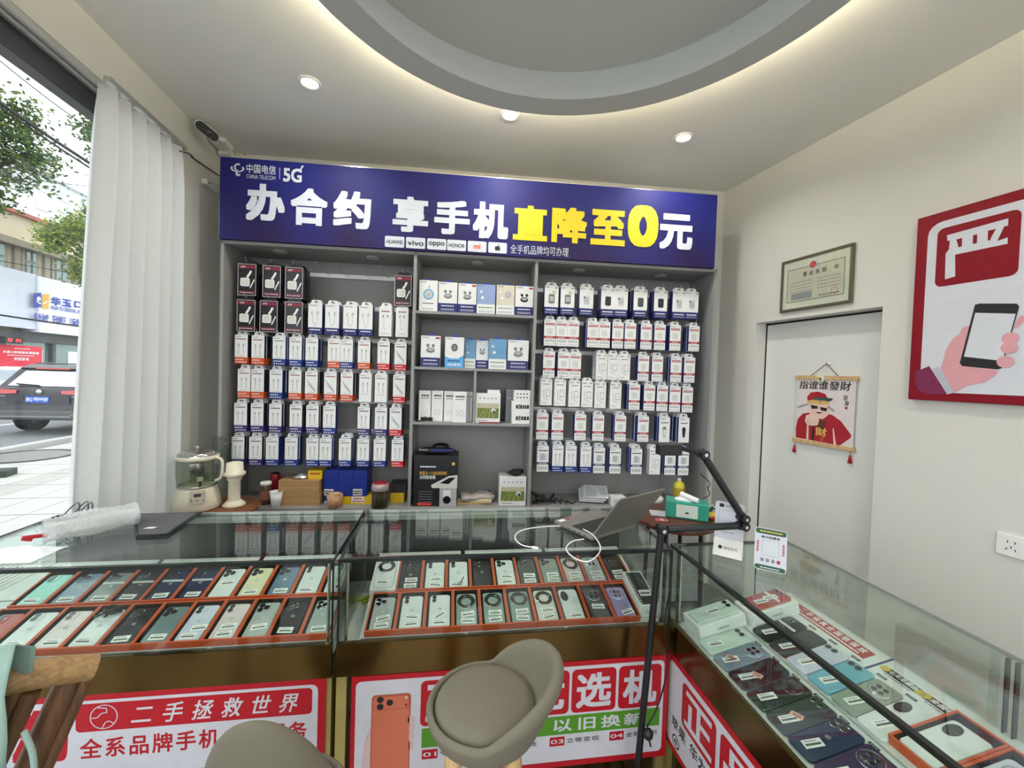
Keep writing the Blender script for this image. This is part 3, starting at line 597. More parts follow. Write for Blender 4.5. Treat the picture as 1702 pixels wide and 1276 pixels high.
u0, u1, zb, zt = span(396, 458, 631, 647, .03, bigz+.0005); carton('small_box', u0, u1, bigz+.0005, bigz+.0005+(zt-zb if zt > zb else .02), .03, .06, PAPER, OFFW, lambda g, w, h, y: None, 'flat white box lying on top of the garden camera box', 'box')
u0, u1, zb, zt = span(488, 524, 626, 770, .09, ZS[2]+.0005); carton('grey_box', u0, u1, zb, zt, .09, .1, mat('grey_carton', (134, 136, 140), .5), MATS['grey_carton'], lambda g, w, h, y: g.bars(-w*.3, h*.7, w*.3, h*.76, y, LGINK, 1, 3, 1), 'narrow upright grey box behind the three small white boxes', 'box')
zz = ZS[2]+.0005
for i, (x0, x1, y0, y1) in enumerate(((519, 613, 738, 795), (519, 614, 681, 738), (530, 612, 626, 680))):
    u0, u1, zb, zt = span(x0, x1, y0, y1, .015)
    h_ = zt-zb; u1 = min(u1, CX2-.0105)
    def deco(g, w, h, y):
        if i < 2: g.bars(-w*.28, h*.25, w*.45, h*.75, y, INK, 1, 4, i+3); g.rect(-w*.16, h*.3, -w*.02, h*.7, y*2, GINK)
        else:
            for a in range(4):
                for b in range(2): g.disc(-w*.3+a*w*.2, h*(.32+.34*b), w*.045, y, INK, 10)
    carton('small_box', u0, u1, zz, zz+h_, .015, .08, PAPER, PAPER, deco, 'small white camera box, %s of a stack of three' % ['lowest', 'middle', 'topmost'][i], 'box', 'stack of small white boxes'); zz += h_+.0006
def coil(name, c, r, label, n=5, m=BLACK, cat='cable', squash=.7):
    g = MB(); rd = random.Random(name+label); pts = []
    for i in range(n*10):
        t = i*2*math.pi/10; pts.append((c[0]+r*(1+rd.uniform(-.12, .12))*math.cos(t), c[1]+r*squash*(1+rd.uniform(-.12, .12))*math.sin(t), c[2]+.004+.018*i/(n*10)+rd.uniform(0, .006)))
    pts += [(c[0]-r*1.5, c[1]-r*.7, c[2]+.004), (c[0]-r*1.9, c[1]-r*.3, c[2]+.004)]
    g.tube(smooth_path(pts, 2), .0035, m, 6); o = g.build(name); tag(o, label, cat); return o
p = FB.hit(*q4(88, 778), .03); coil('coiled_cable', FB.w(p.x, .035, ZS[2]), .032, 'black coiled cable at the left end of the lower shelf')
g = MB(); a = FB.hit(*q4(352, 782), .01); g.tube([FB.w(a.x, .008, ZS[2]+.004), FB.w(a.x+.13, .012, ZS[2]+.004)], .004, mat('red_pen', (150, 34, 40), .4), 8); g.tube([FB.w(a.x+.13, .012, ZS[2]+.004), FB.w(a.x+.15, .0125, ZS[2]+.004)], [.004, .001], BLACK, 8); o = g.build('pen'); tag(o, 'dark red pen lying in front of the garden camera box', 'pen')
# big black camera box and what lies on it
BKC = mat('black_carton', (30, 30, 34), .45); GOLD = mat('gold_print', (214, 170, 74), .5)
u0, u1, zb, zt = span(22, 243, 962, 1228, .01, WORK+.0005)
def deco(g, w, h, y):
    g.bars(-w*.36, h*.76, 0, h*.8, y, PAPER, 1, 9, 2); g.disc(w*.4, h*.84, w*.04, y, GOLD, 12)
    g.chars('极黑光4G低功耗球机', -w*.37, h*.62, w*.26, h*.69, y, GOLD, .02); g.chars('太阳能套装', -w*.37, h*.54, w*.0, h*.61, y, PAPER, .02)
    for k in range(5): g.bars(-w*.37, h*(.28-.05*k), -w*.06, h*(.3-.05*k), y, GINK, 1, 8, k)
    g.rect(w*.1, 0, w*.49, h*.38, y, LGINK); g.poly([(-w*.1, h*.42), (w*.3, h*.6), (w*.5, h*.62), (w*.5, h*.36), (-w*.08, h*.36)], y*1.5, OFFW); g.poly([(w*.1, h*.46), (w*.32, h*.57), (w*.46, h*.57), (w*.3, h*.44)], y*2, BLACK)
    g.rect(w*.18, h*.16, w*.36, h*.32, y*2, PAPER); g.disc(w*.27, h*.13, w*.09, y*3, BLACK, 16); g.rrect(-w*.4, h*.02, -w*.08, h*.07, .004, y, mat('red_sticker', (220, 74, 60), .5))
carton('camera_box', u0, u1, zb, zt, .01, .16, BKC, BKC, deco, 'large black solar camera box with gold lettering at the bottom', 'camera box'); tb = zt
r = empty('device_pouch', FB.w((u0+u1)/2, .07, tb), FB.rz); w = u1-u0
g = MB(); g.ball((0, .0, .022), (w*.44, .05, .022), MBLACK); g.build('pouch', r); g = MB(); g.ball((w*.08, .02, .045), (w*.2, .04, .02), BLACK); g.build('round_device', r)
g = MB(); g.box((w*.15, -.045, .03), (w*.5, .012, .014), NAVY, .08); g.box((-w*.3, -.04, .03), (w*.2, .012, .01), GINK, -.1); g.build('blue_strap', r); tag(r, 'black pouch and round device with blue strap on the black box', 'pouch')
# papers, garden box below with a black gadget
a = FB.hit(*q4(335, 1222), .06); rd = random.Random(3)
for i, (dx, dz, rz, c, ln) in enumerate(((-.015, .000, .1, mat('manila_paper', (206, 176, 118), .6), 'manila envelope at the bottom of the paper pile'), (.0, .013, -.15, mat('buff_paper', (214, 196, 160), .6), 'buff envelope on the paper pile'), (.005, .026, .2, mat('grey_plastic_bag', (176, 170, 164), .35, bump=.3), 'crumpled grey plastic bag on top of the paper pile'))):
    g = MB(); n = 8
    V = [(-.105+.21*x/n, -.05+.10*y/n, .012+(.006+.02*(i == 2))*rd.random()*(0 if i == 0 else 1)) for y in range(n+1) for x in range(n+1)]; V += [(v[0], v[1], 0) for v in V]
    P = [(y*(n+1)+x, y*(n+1)+x+1, (y+1)*(n+1)+x+1, (y+1)*(n+1)+x) for y in range(n) for x in range(n)]; m_ = (n+1)**2; P += [(p[3]+m_, p[2]+m_, p[1]+m_, p[0]+m_) for p in P]
    ed = [x for x in range(n+1)] + [(y+1)*(n+1)-1 for y in range(1, n+1)] + [n*(n+1)+x for x in range(n-1, -1, -1)] + [y*(n+1) for y in range(n-1, 0, -1)]
    P += [(ed[k], ed[k]+m_, ed[(k+1) % len(ed)]+m_, ed[(k+1) % len(ed)]) for k in range(len(ed))]
    g.add(V, P, c, i == 2); o = g.build('paper', None, FB.w(a.x+dx, .1, WORK+.0005+dz), FB.rz+rz); o.name = ['envelope', 'envelope', 'plastic_bag'][i]; tag(o, ln, ['envelope', 'envelope', 'bag'][i])
u0, u1, zb, zt = span(455, 590, 1072, 1225, .03, WORK+.0005); carton('camera_box', u0, u1, zb, zt, .03, .12, PAPER, PAPER, garden, 'white camera box with garden photo standing on the worktop', 'camera box')
g = MB(); g.ball((0, 0, .02), (.045, .03, .02), MBLACK); g.box((.02, .0, .03), (.05, .04, .02), BLACK, .3); g.tube(smooth_path([(-.04, -.01, .01), (-.06, -.03, .03), (-.02, -.035, .03), (.01, -.03, .012)], 4), .003, BLACK, 6); o = g.build('gadget', None, FB.w((u0+u1)/2+.02, .08, zt), FB.rz); tag(o, 'small black gadget with cable on the worktop garden box', 'gadget')
# ================================================================ left worktop
q7 = lambda x, y: (280+x/4.052, 720+y/4.052)
CARD = mat('brown_cardboard', (176, 138, 92), .7, var=.08); YEL = mat('yellow_carton', (232, 190, 34), .5); BLUC = mat('royal_blue_carton', (28, 50, 140), .4)
def ybox(x0, x1, yt, yb, v, d, m, nm, label, grp=None, zb=None, deco=None):
    u0, u1, zb, zt = span(x0, x1, yt, yb, v, zb, q7)
    carton(nm, u0, u1, zb, zt, v, d, m, m, deco or (lambda g, w, h, y: None), label, 'box', grp); return zt
def tape(g, w, h, y): g.rect(-w*.5, h*.42, w*.5, h*.5, y, mat('packing_tape', (196, 164, 120), .25))
z = ybox(744, 1018, 410, 500, .02, .16, CARD, 'cardboard_box', 'brown cardboard box, lower of two on the worktop', None, WORK+.0005, tape)
z = ybox(740, 1015, 318, 408, .02, .16, CARD, 'cardboard_box', 'brown cardboard box, upper of two on the worktop', None, z+.0008, tape); zt_card = z
ybox(940, 1035, 250, 316, .06, .12, YEL, 'yellow_box', 'yellow box lying on top of the brown cardboard boxes', None, z+.0008, lambda g, w, h, y: g.bars(-w*.35, h*.5, w*.35, h*.75, y, DRED, 1, 6, 2))
g = MB(); rd = random.Random(5); n = 9; V = []; P = []
for i in range(n):
    for k in range(n):
        x, yv = -1+2*i/(n-1), -1+2*k/(n-1); V.append((.045*x, .03*yv, .004+.018*(1-x*x)*(1-yv*yv)+rd.uniform(0, .008)))
for i in range(n-1):
    for k in range(n-1): P.append((i*n+k, (i+1)*n+k, (i+1)*n+k+1, i*n+k+1))
g.add(V, P, mat('foil', (206, 206, 204), .3, .5), True); c = FB.hit(*q7(895, 300), .07); o = g.build('foil_pouch', None, FB.w(c.x, .08, zt_card), FB.rz+.2); tag(o, 'crumpled silver foil pouch on the brown cardboard boxes', 'pouch')
def blu(g, w, h, y): g.rect(-w*.46, h*.05, w*.2, h*.42, y, PAPER); g.bars(-w*.42, h*.1, w*.16, h*.36, y*2, INK, 2, 4, 1)
def bluy(g, w, h, y): g.bars(-w*.46, h*.15, w*.4, h*.8, y, PAPER, 1, 4, 2)
ZY = WORK+.0005
for i, (x0, x1) in enumerate(((1048, 1134), (1136, 1226), (1228, 1322), (1324, 1368))):
    zy = ybox(x0, x1, 424, 505, .05, .12, YEL if i else BLUC, 'yellow_box' if i else 'blue_box', ['small blue box at the bottom left of the blue stack', 'yellow box under the blue boxes, left one', 'yellow box under the blue boxes, middle one with a red label', 'yellow box under the blue boxes, right end'][i], None, ZY, (lambda g, w, h, y: (g.rect(-w*.46, h*.2, w*.46, h*.95, y, PAPER), g.bars(-w*.4, h*.3, w*.4, h*.5, y*2, RED, 1, 4, 1), g.bars(-w*.3, h*.6, w*.3, h*.85, y*2, DRED, 1, 4, 1))) if i == 2 else (blu if i == 0 else None))
for i, (x0, x1, yt, yb) in enumerate(((1046, 1140, 312, 420), (1142, 1238, 362, 420), (1240, 1334, 308, 420))):
    z0 = ybox(x0, x1, yt, yb, .05, .14, BLUC, 'blue_box', 'royal blue box, %s of the lower blue row' % ['left', 'middle', 'right'][i], 'blue boxes on the worktop', zy+.0008, blu if i != 1 else None)
    ybox(x0+2, x1+2, 250 if i != 1 else 250, 310 if i != 1 else 360, .05, .14, BLUC, 'blue_box', 'royal blue box, %s of the upper blue row' % ['left', 'middle', 'right'][i], 'blue boxes on the worktop', z0+.0008)
ybox(1495, 1585, 400, 500, .08, .12, YEL, 'yellow_box', 'yellow box in the corner beside the divider', None, ZY); ybox(1490, 1600, 345, 398, .08, .13, mat('dark_carton', (52, 46, 48), .5), 'dark_box', 'dark box stacked on the yellow corner box', None, FB.hit(*q7(1540, 400), .08).z+.001)
ybox(492, 628, 418, 500, .1, .1, mat('grey_tin', (126, 124, 116), .4, .3), 'grey_tin_box', 'grey box behind the white paper cup', None, ZY)
def vessel(name, px, py, r, h, v, prof, m, label, cat, extra=None, n=24):
    c = FB.hit(*q7(px, py), v); o = empty(name, FB.w(c.x, v, WORK+.0005), FB.rz); g = MB(); g.lathe([(a*r, b*h) for a, b in prof], m, n); g.build('body', o)
    if extra: extra(o, r, h)
    tag(o, label, cat); return o
def cup_extra(o, r, h): g = MB(); g.lathe([(r*.97, h*.99), (r*1.06, h), (r*1.06, h*1.02), (r, h*1.02)], PAPER, 24); g.build('rim', o)
zc_ = lambda py, v: FB.hit(*q7(900, py), v).z
vessel('paper_cup', 725, 460, .034, .09, -.0, [(0, 0), (.72, 0), (1, 1), (.96, 1), (.68, .03), (0, .03)], PAPER, 'white paper cup on the worktop', 'cup', cup_extra)
def lid(col):
    def f(o, r, h):
        g = MB(); g.lathe([(0, h*1.12), (r*.9, h*1.12), (r*1.03, h*1.08), (r*1.03, h*.97), (r*.9, h*.97)], col, 24); g.build('lid', o)
        g = MB(); g.lathe([(r*1.005, h*.25), (r*1.005, h*.7)], mat('jar_label', (150, 96, 70), .6, var=.4, scale=60), 24); g.build('label_band', o)
    return f
vessel('jar', 655, 420, .03, .12, .05, [(0, 0), (.95, 0), (1, .05), (1, .95), (.9, 1), (0, 1)], mat('brown_jar', (92, 60, 44), .3), 'brown jar with a white lid beside the cardboard boxes', 'jar', lid(PAPER))
def canlid(o, r, h): g = MB(); g.lathe([(0, h*1.0), (r*.8, h*1.0), (r*.86, h*1.02), (r*.92, h)], CHROME, 24); g.build('lid', o)
vessel('drink_can', 720, 360, .028, .165, .13, [(0, 0), (.8, 0), (1, .04), (1, .95), (.88, 1), (0, 1)], mat('red_can', (150, 24, 32), .3, .3), 'dark red can standing behind the brown cardboard boxes', 'can', canlid)
def noodles(o, r, h):
    g = MB(); rd = random.Random(9)
    for i in range(14): a = rd.uniform(0, 6.28); g.tube(smooth_path([(r*.5*math.cos(a+k), r*.5*math.sin(a*1.3+k), h*(.85+.25*rd.random())) for k in range(4)], 4), .005, mat('dried_strips', (206, 176, 130), .7), 6)
    g.build('dried_snacks', o)
vessel('snack_cup', 1120, 450, .046, .075, -.005, [(0, 0), (.75, 0), (1, 1), (.96, 1), (.7, .04), (0, .04)], mat('snack_cup_print', (196, 150, 110), .5, var=.5, scale=50), 'open cup of dried snacks in front of the blue boxes', 'cup', noodles)
def jarx(o, r, h):
    g = MB(); g.lathe([(0, .01), (r*.9, .01), (r*.9, h*.7), (0, h*.72)], mat('tea_leaves', (92, 78, 62), .9, var=.5, scale=120), 20); g.build('contents', o)
    g = MB(); g.lathe([(0, h*1.12), (r*.9, h*1.1), (r*1.0, h*1.0), (r*1.05, h*.9), (r*.98, h*.78)], mat('cling_film', (178, 160, 160), .25, .2, bump=.6, scale=60), 20); g.build('film_cover', o)
    g = MB(); g.lathe([(0, h*1.15), (r*.75, h*1.14), (r*.85, h*1.09)], DRED, 20); g.build('lid', o)
vessel('storage_jar', 1425, 430, .05, .13, 0.0, [(0, 0), (.95, 0), (1, .04), (1, .8), (.9, .9), (.9, 1)], glass('jar_glass', (220, 224, 220), .08), 'glass jar with red lid wrapped in film beside the yellow boxes', 'jar', jarx)
# kettle (health pot) and bottle stand on a small wooden side table
CRM = mat('cream_plastic', (236, 230, 208), .35); STEEL = mat('polished_steel', (206, 204, 198), .18, 1.0)
VK = -.25
kc = FB.hit(*q7(190, 480), VK); ku = kc.x; kz = FB.hit(*q7(190, 497), VK).z
r = empty('side_table', FB.w(ku+.11, VK+.02, 0), FB.rz); wd = wood('brown_tabletop', (96, 56, 30), (140, 88, 50), (3, 20, 20), .35)
g = MB(); g.lathe([(0, kz-.022), (.175, kz-.022), (.18, kz-.011), (.175, kz-.0005), (0, kz-.0005)], wd, 40); g.build('table_top', r)
for a in (.78, 2.36, 3.93, 5.5): g = MB(); g.tube([(.11*math.cos(a), .11*math.sin(a), kz-.02), (.15*math.cos(a), .15*math.sin(a), 0)], .012, wd, 10); g.build('leg', r)
tag(r, 'round brown wooden side table under the kettle by the curtain', 'table')
px2m = 1/4.052*(FB.hit(400, 800, VK)-FB.hit(399, 800, VK)).x
r = empty('electric_kettle', FB.w(ku, VK, kz), FB.rz); k = px2m
g = MB(); g.lathe([(0, 0), (140*k, 0), (147*k, 8*k), (140*k, 60*k), (118*k, 145*k), (112*k, 152*k), (0, 152*k)], CRM, 36); g.build('base', r)
g = MB(); g.poly(rr(-42*k, 28*k, 48*k, 118*k, 10*k), -157*k, mat('panel_print', (196, 190, 168), .4)); g.rrect(-18*k, 74*k, 22*k, 96*k, 3*k, -158*k, BLACK)
for i in range(3): g.disc(-30*k+32*k*i, 50*k, 7*k, -158*k, GINK, 10); g.disc(-32*k if i == 0 else 36*k, (62+i*16)*k, 5*k, -158*k, GINK, 10)
g.x = Matrix.Identity(4); o = g.build('control_panel', r); o.rotation_euler = (R(-12.5), 0, R(32)); o.location = (0, 0, 0)
g = MB(); g.lathe([(112*k, 156*k), (116*k, 170*k), (122*k, 240*k), (122*k, 330*k), (118*k, 345*k), (113*k, 345*k), (117*k, 330*k), (117*k, 240*k), (110*k, 160*k)], glass('kettle_glass', (242, 246, 240), .08), 36); g.build('glass_jug', r)
g = MB(); g.lathe([(112*k, 152*k), (118*k, 158*k), (112*k, 168*k)], STEEL, 36); g.build('steel_ring', r)
g = MB(); g.lathe([(116*k, 342*k), (130*k, 350*k), (130*k, 368*k), (116*k, 372*k)], CRM, 36); g.tube([(-120*k, 0, 355*k), (-150*k, -4*k, 362*k)], [14*k, 6*k], CRM, 8); g.build('collar', r)
g = MB(); g.lathe([(118*k, 368*k), (118*k, 378*k), (100*k, 398*k), (30*k, 410*k), (0, 411*k)], STEEL, 36); ld = g.build('lid', r); g = MB(); g.lathe([(0, 408*k), (10*k, 410*k), (10*k, 418*k), (18*k, 424*k), (18*k, 432*k), (0, 438*k)], STEEL, 16); g.build('knob', ld)
g = MB(); g.lathe([(0, 250*k), (34*k, 250*k), (36*k, 370*k)], mat('steel_mesh', (176, 172, 160), .35, .7), 20); g.build('tea_infuser', r)
g = MB(); g.tube([(62*k, -70*k, 156*k), (62*k, -70*k, 205*k)], 9*k, STEEL, 10); g.tube([(62*k, -70*k, 205*k), (62*k, -70*k, 232*k)], 20*k, CRM, 14); g.build('pump_button', r)
g = MB(); g.tube(smooth_path([(122*k, 0, 360*k), (165*k, 0, 330*k), (160*k, 0, 220*k), (122*k, 0, 190*k)], 5), 10*k, CRM, 8); g.build('handle', r)
tag(r, 'cream electric kettle with glass jug and steel lid by the curtain', 'kettle')
r = empty('bottle_warmer', FB.w(ku+228*k, VK+.03, kz), FB.rz)
g = MB(); g.lathe([(0, 0), (70*k, 0), (74*k, 10*k), (60*k, 24*k), (44*k, 40*k), (0, 42*k)], CRM, 28); g.build('foot', r)
g = MB(); g.lathe([(42*k, 38*k), (38*k, 60*k), (38*k, 180*k), (44*k, 190*k), (0, 190*k)], CRM, 24); g.build('column', r)
g = MB(); g.lathe([(46*k, 190*k), (48*k, 212*k), (68*k, 222*k), (70*k, 240*k), (56*k, 246*k), (52*k, 310*k), (48*k, 310*k), (46*k, 250*k), (0, 246*k)], CRM, 28); g.build('cup_holder', r)
tag(r, 'cream cup stand on a slim column beside the kettle', 'appliance')
# clear plastic sheet box behind it
g = MB(); a = FB.hit(*q7(335, 90), .0); b = FB.hit(*q7(465, 90), .0); g.bx(a.x, b.x, .0, .003, WORK, zc_(20, 0), glass('clear_acrylic', (226, 230, 228), .08)); o = g.build('acrylic_panel', None, FB.w(0, -.055, 0), FB.rz); tag(o, 'clear acrylic panel standing in front of the left bay', 'panel')
# ================================================================ right bay worktop
q6 = lambda x, y: (880+x/4.253, 660+y/4.253)
rd = random.Random(11)
for i, (x0, x1, lab) in enumerate(((25, 190, 'tangle of black cables at the left of the right bay worktop'), (180, 345, 'loose black cable trailing toward the papers'))):
    a = FB.hit(*q6(x0, 740), .06); b = FB.hit(*q6(x1, 740), .06); g = MB(); pts = []
    for t in range(26 if i == 0 else 12): f = rd.random() if i == 0 else t/12; pts.append(FB.w(a.x+(b.x-a.x)*f, .03+.1*rd.random(), WORK+.005+(.055 if i == 0 else .015)*rd.random()))
    g.tube(smooth_path(pts, 4), .0038, BLACK, 6); o = g.build('black_cable'); tag(o, lab, 'cable')
def sheet(name, c, w, d, rz, tilt, m, label, cat, lines=True, th=.0015, lx=0.0):
    o = empty(name, c, rz); o.rotation_euler = (tilt, lx, rz); g = MB(); g.bx(-w/2, w/2, -d/2, d/2, 0, th, m); g.build('sheet', o)
    if lines:
        g = MB(); g.x = Matrix.Translation((0, 0, th+.0004)) @ Matrix.Rotation(R(-90), 4, 'X')
        for q in range(7): g.bars(-w*.4, -d*.38+q*d*.11, w*.4, -d*.34+q*d*.11, 0, GINK, 1, 5, q)
        g.build('print', o)
    tag(o, label, cat); return o
c = FB.hit(*q6(440, 715), .1); 
for i in range(3): sheet('paper_sheet', FB.w(c.x+.015*i, .12, WORK+.04+.012*i), .16, .12, FB.rz-.2, R(28), mat('grey_white_paper', (206, 208, 212), .6), ['lowest printed sheet of the leaning papers in the right bay', 'middle printed sheet of the leaning papers', 'uppermost printed sheet of the leaning papers'][i], 'paper')
u0, u1, zb, zt = span(578, 680, 705, 800, .03, WORK+.0005, q6); carton('small_box', u0, u1, zb, zt, .03, .07, PAPER, PAPER, lambda g, w, h, y: g.bars(-w*.35, h*.3, w*.35, h*.7, y, LGINK, 3, 4, 4), 'small white box behind the laptop screen', 'box')
g = MB(); rd2 = random.Random(4)
c = FB.hit(*q6(885, 700), .08); g.ball((0, 0, .03), (.06, .04, .03), mat('white_plastic_bag', (226, 226, 222), .35, bump=.6, scale=40), 16, 10); o = g.build('plastic_bag', None, FB.w(c.x, .08, WORK+.02), FB.rz); tag(o, 'crumpled white plastic bag behind the laptop', 'bag'); o.location.z = WORK+.0005
c = FB.hit(*q6(1065, 700), .05); c.x = min(c.x, CX3-.062); r = empty('spray_bottle', FB.w(c.x, .07, WORK), FB.rz); hh = FB.hit(*q6(1065, 590), .07).z-WORK
g = MB(); g.lathe([(0, 0), (.034, 0), (.036, .006), (.036, hh*.78), (.03, hh*.9), (.014, hh), (0, hh)], mat('yellow_bottle', (212, 200, 50), .3), 24); g.build('bottle_body', r)
g = MB(); g.lathe([(.0365, hh*.2), (.0365, hh*.72)], mat('bottle_label', (176, 150, 40), .5, var=.6, scale=70), 24); g.build('label_band', r)
g = MB(); g.lathe([(0, hh*.99), (.012, hh*.99), (.012, hh*1.08), (.008, hh*1.12), (0, hh*1.13)], PAPER, 16); g.build('nozzle', r); tag(r, 'yellow spray bottle with white cap in the right bay', 'bottle')
# ================================================================ glass counters
RXM = Matrix.Rotation(R(-90), 4, 'X')          # turns "front print" into "print on top": x, z -> x, y ; -y -> up
DECK = .646; TOPZ = .93; YF, YB = 1.285, 1.735
EDGE = mat('dark_glass_edge', (26, 34, 32), .2); ALU = mat('brushed_aluminium', (190, 192, 188), .3, .7); WDECK = mat('white_deck', (226, 228, 226), .4)
GINN = mat('dark_counter_lining', (70, 72, 72), .5); CPANEL = mat('brown_mirror_panel', (74, 60, 36), .12, .8, var=.1, scale=8)
def counter(x0, x1, fr, depth, label, seam=None, backglass=False):
    """in the local frame of fr: x along the front, y from the customer side (0) to the staff side (depth)"""
    r = empty('glass_counter', fr.o, fr.rz); d = depth
    g = MB(); g.bx(x0+.03, x1-.03, .02, d-.02, .06, DECK-.012, CPANEL); g.build('base_cabinet', r)
    g = MB(); g.bx(x0+.05, x1-.05, .05, d-.03, 0, .06, MBLACK); g.build('plinth', r)
    for x in (x0, x1-.03): g = MB(); g.bx(x, x+.03, .004, d, .03, .575, BRASSL); g.build('corner_post', r)
    g = MB(); g.bx(x0, x1, -.004, .012, .575, .675, BRASS); g.build('brass_band', r)
    g = MB(); g.bx(x0, x1, .012, d, DECK-.012, DECK, WDECK); g.build('deck', r)
    g = MB(); g.bx(x0, x1, 0, .006, .677, TOPZ-.008, GLASS); g.build('front_glass', r)
    g = MB(); g.bx(x0, x1, 0, d, TOPZ-.008, TOPZ, GLASS); g.build('top_glass', r)
    for x in (x0, x1-.006): g = MB(); g.bx(x, x+.006, .007, d-.012, DECK, TOPZ-.0085, GLASS); g.build('end_glass', r)
    g = MB(); g.bx(x0, x1, -.003, .009, TOPZ-.009, TOPZ+.0015, EDGE); g.bx(x0, x1, d-.006, d+.001, TOPZ-.009, TOPZ+.001, ALU)
    for x in (x0, x1-.004): g.bx(x, x+.004, .009, d-.006, TOPZ-.009, TOPZ+.001, EDGE)
    g.build('edge_strip', r)
    for x in (x0+.0, x1-.004): g = MB(); g.bx(x, x+.004, -.001, .008, .677, TOPZ-.009, EDGE); g.build('glass_edge', r)
    if backglass:
        g = MB(); g.bx(x0, (x0+x1)/2+.01, d-.012, d-.008, DECK, TOPZ-.01, GLASS); g.build('sliding_pane', r); g = MB(); g.bx((x0+x1)/2-.01, x1, d-.006, d-.002, DECK, TOPZ-.01, GLASS); g.build('sliding_pane', r)
        g = MB(); xm = seam; g.bx(xm, xm+.003, d-.013, d-.001, DECK, TOPZ-.01, EDGE); g.bx(xm+.016, xm+.019, d-.013, d-.001, DECK, TOPZ-.01, EDGE); g.build('pane_edge', r)
    else:
        g = MB(); g.bx(x0, x1, d-.012, d-.004, DECK, TOPZ-.01, GINN); g.build('back_panel', r)
        g = MB(); g.bx(x0+.004, x1-.004, d-.035, d-.013, TOPZ-.03, TOPZ-.012, ALU); g.build('back_rail', r)
    for x in (x0+.02, x1-.02): g = MB(); g.tube([(x, .03, DECK), (x, .03, TOPZ-.0085)], .005, CHROME, 10); g.build('support_rod', r)
    tag(r, label, 'counter'); return r
FCL = Frame((0, YF, 0), 0)
counter(-1.41, -.33, FCL, YB-YF, 'glass phone counter on the left, beside the window')
counter(-.317, .752, FCL, YB-YF, 'glass phone counter in the middle, laptop on top')
counter(-1.33, -.15, FRC, .45, 'glass phone counter on the right, running along the right wall', seam=-.72, backglass=True)
# ---------------------------------------------------------------- phones, display boxes
ORG = mat('orange_leather', (204, 84, 38), .45, var=.1, bump=.15, scale=120); LIN = mat('black_foam_lining', (20, 19, 19), .85)
def tilted(x, y, z, t): return Matrix.Translation((x, y, z)) @ Matrix.Rotation(t, 4, 'X')
TT = R(15.8); TRAY = tilted(0, 1.335, .657, TT)
_tr = R(12); c_, s_ = math.cos(_tr), math.sin(_tr)
TRAYR = Matrix(((0, c_, -s_, .80), (-1, 0, 0, 0), (0, s_, c_, .668), (0, 0, 0, 1)))     # local x -> -Y, local y -> +X uphill
def put(name, M, label, cat, group=None): o = empty(name); o.matrix_world = M; tag(o, label, cat, group); return o
LENS = mat('camera_lens', (12, 13, 16), .08, coat=1.0); LRING = mat('lens_ring', (120, 122, 126), .25, .8); STK = mat('sticker_paper', (240, 240, 236), .6); PINK = mat('pink_price_sticker', (236, 176, 158), .6)
PC = {}
def pmat(n, c, rough=.18): return mat('phone_'+n, c, rough, .0, var=.03, coat=.4)
COLS = dict(silver=(176, 182, 178), white=(226, 230, 228), sage=(140, 160, 152), cream=(226, 222, 212), graphite=(74, 82, 78), lilac=(164, 150, 196), black=(30, 31, 34), grey=(132, 138, 134), blush=(222, 206, 204), mint=(140, 206, 190), bluegrey=(124, 142, 160), navy=(34, 50, 82), yellow=(228, 224, 186), steel=(110, 132, 156), teal=(112, 132, 136), lav=(206, 208, 226), red=(176, 60, 52), sky=(112, 176, 196), green=(150, 158, 146), purple=(58, 44, 80), rose=(214, 190, 184), dark=(56, 60, 64), pale=(206, 222, 212))
CNAME = dict(silver='silver', white='white', sage='sage green', cream='cream', graphite='graphite', lilac='lilac', black='black', grey='grey', blush='pale pink', mint='mint green', bluegrey='blue-grey', navy='navy blue', yellow='pale yellow', steel='steel blue', teal='teal grey', lav='pale lavender', red='red', sky='sky blue', green='grey-green', purple='dark purple', rose='rose', dark='dark grey', pale='pale green')
def lens(par, x, y, z, r):
    g = MB(); g.lathe([(r*1.0, 0), (r*1.25, 0), (r*1.25, .0016), (r, .0018), (r, .0012), (0, .0012)], LRING, 16, (x, y, z), False); g.lathe([(r*.98, .0014), (0, .0014)], LENS, 16, (x, y, z), False); g.build('lens', par)
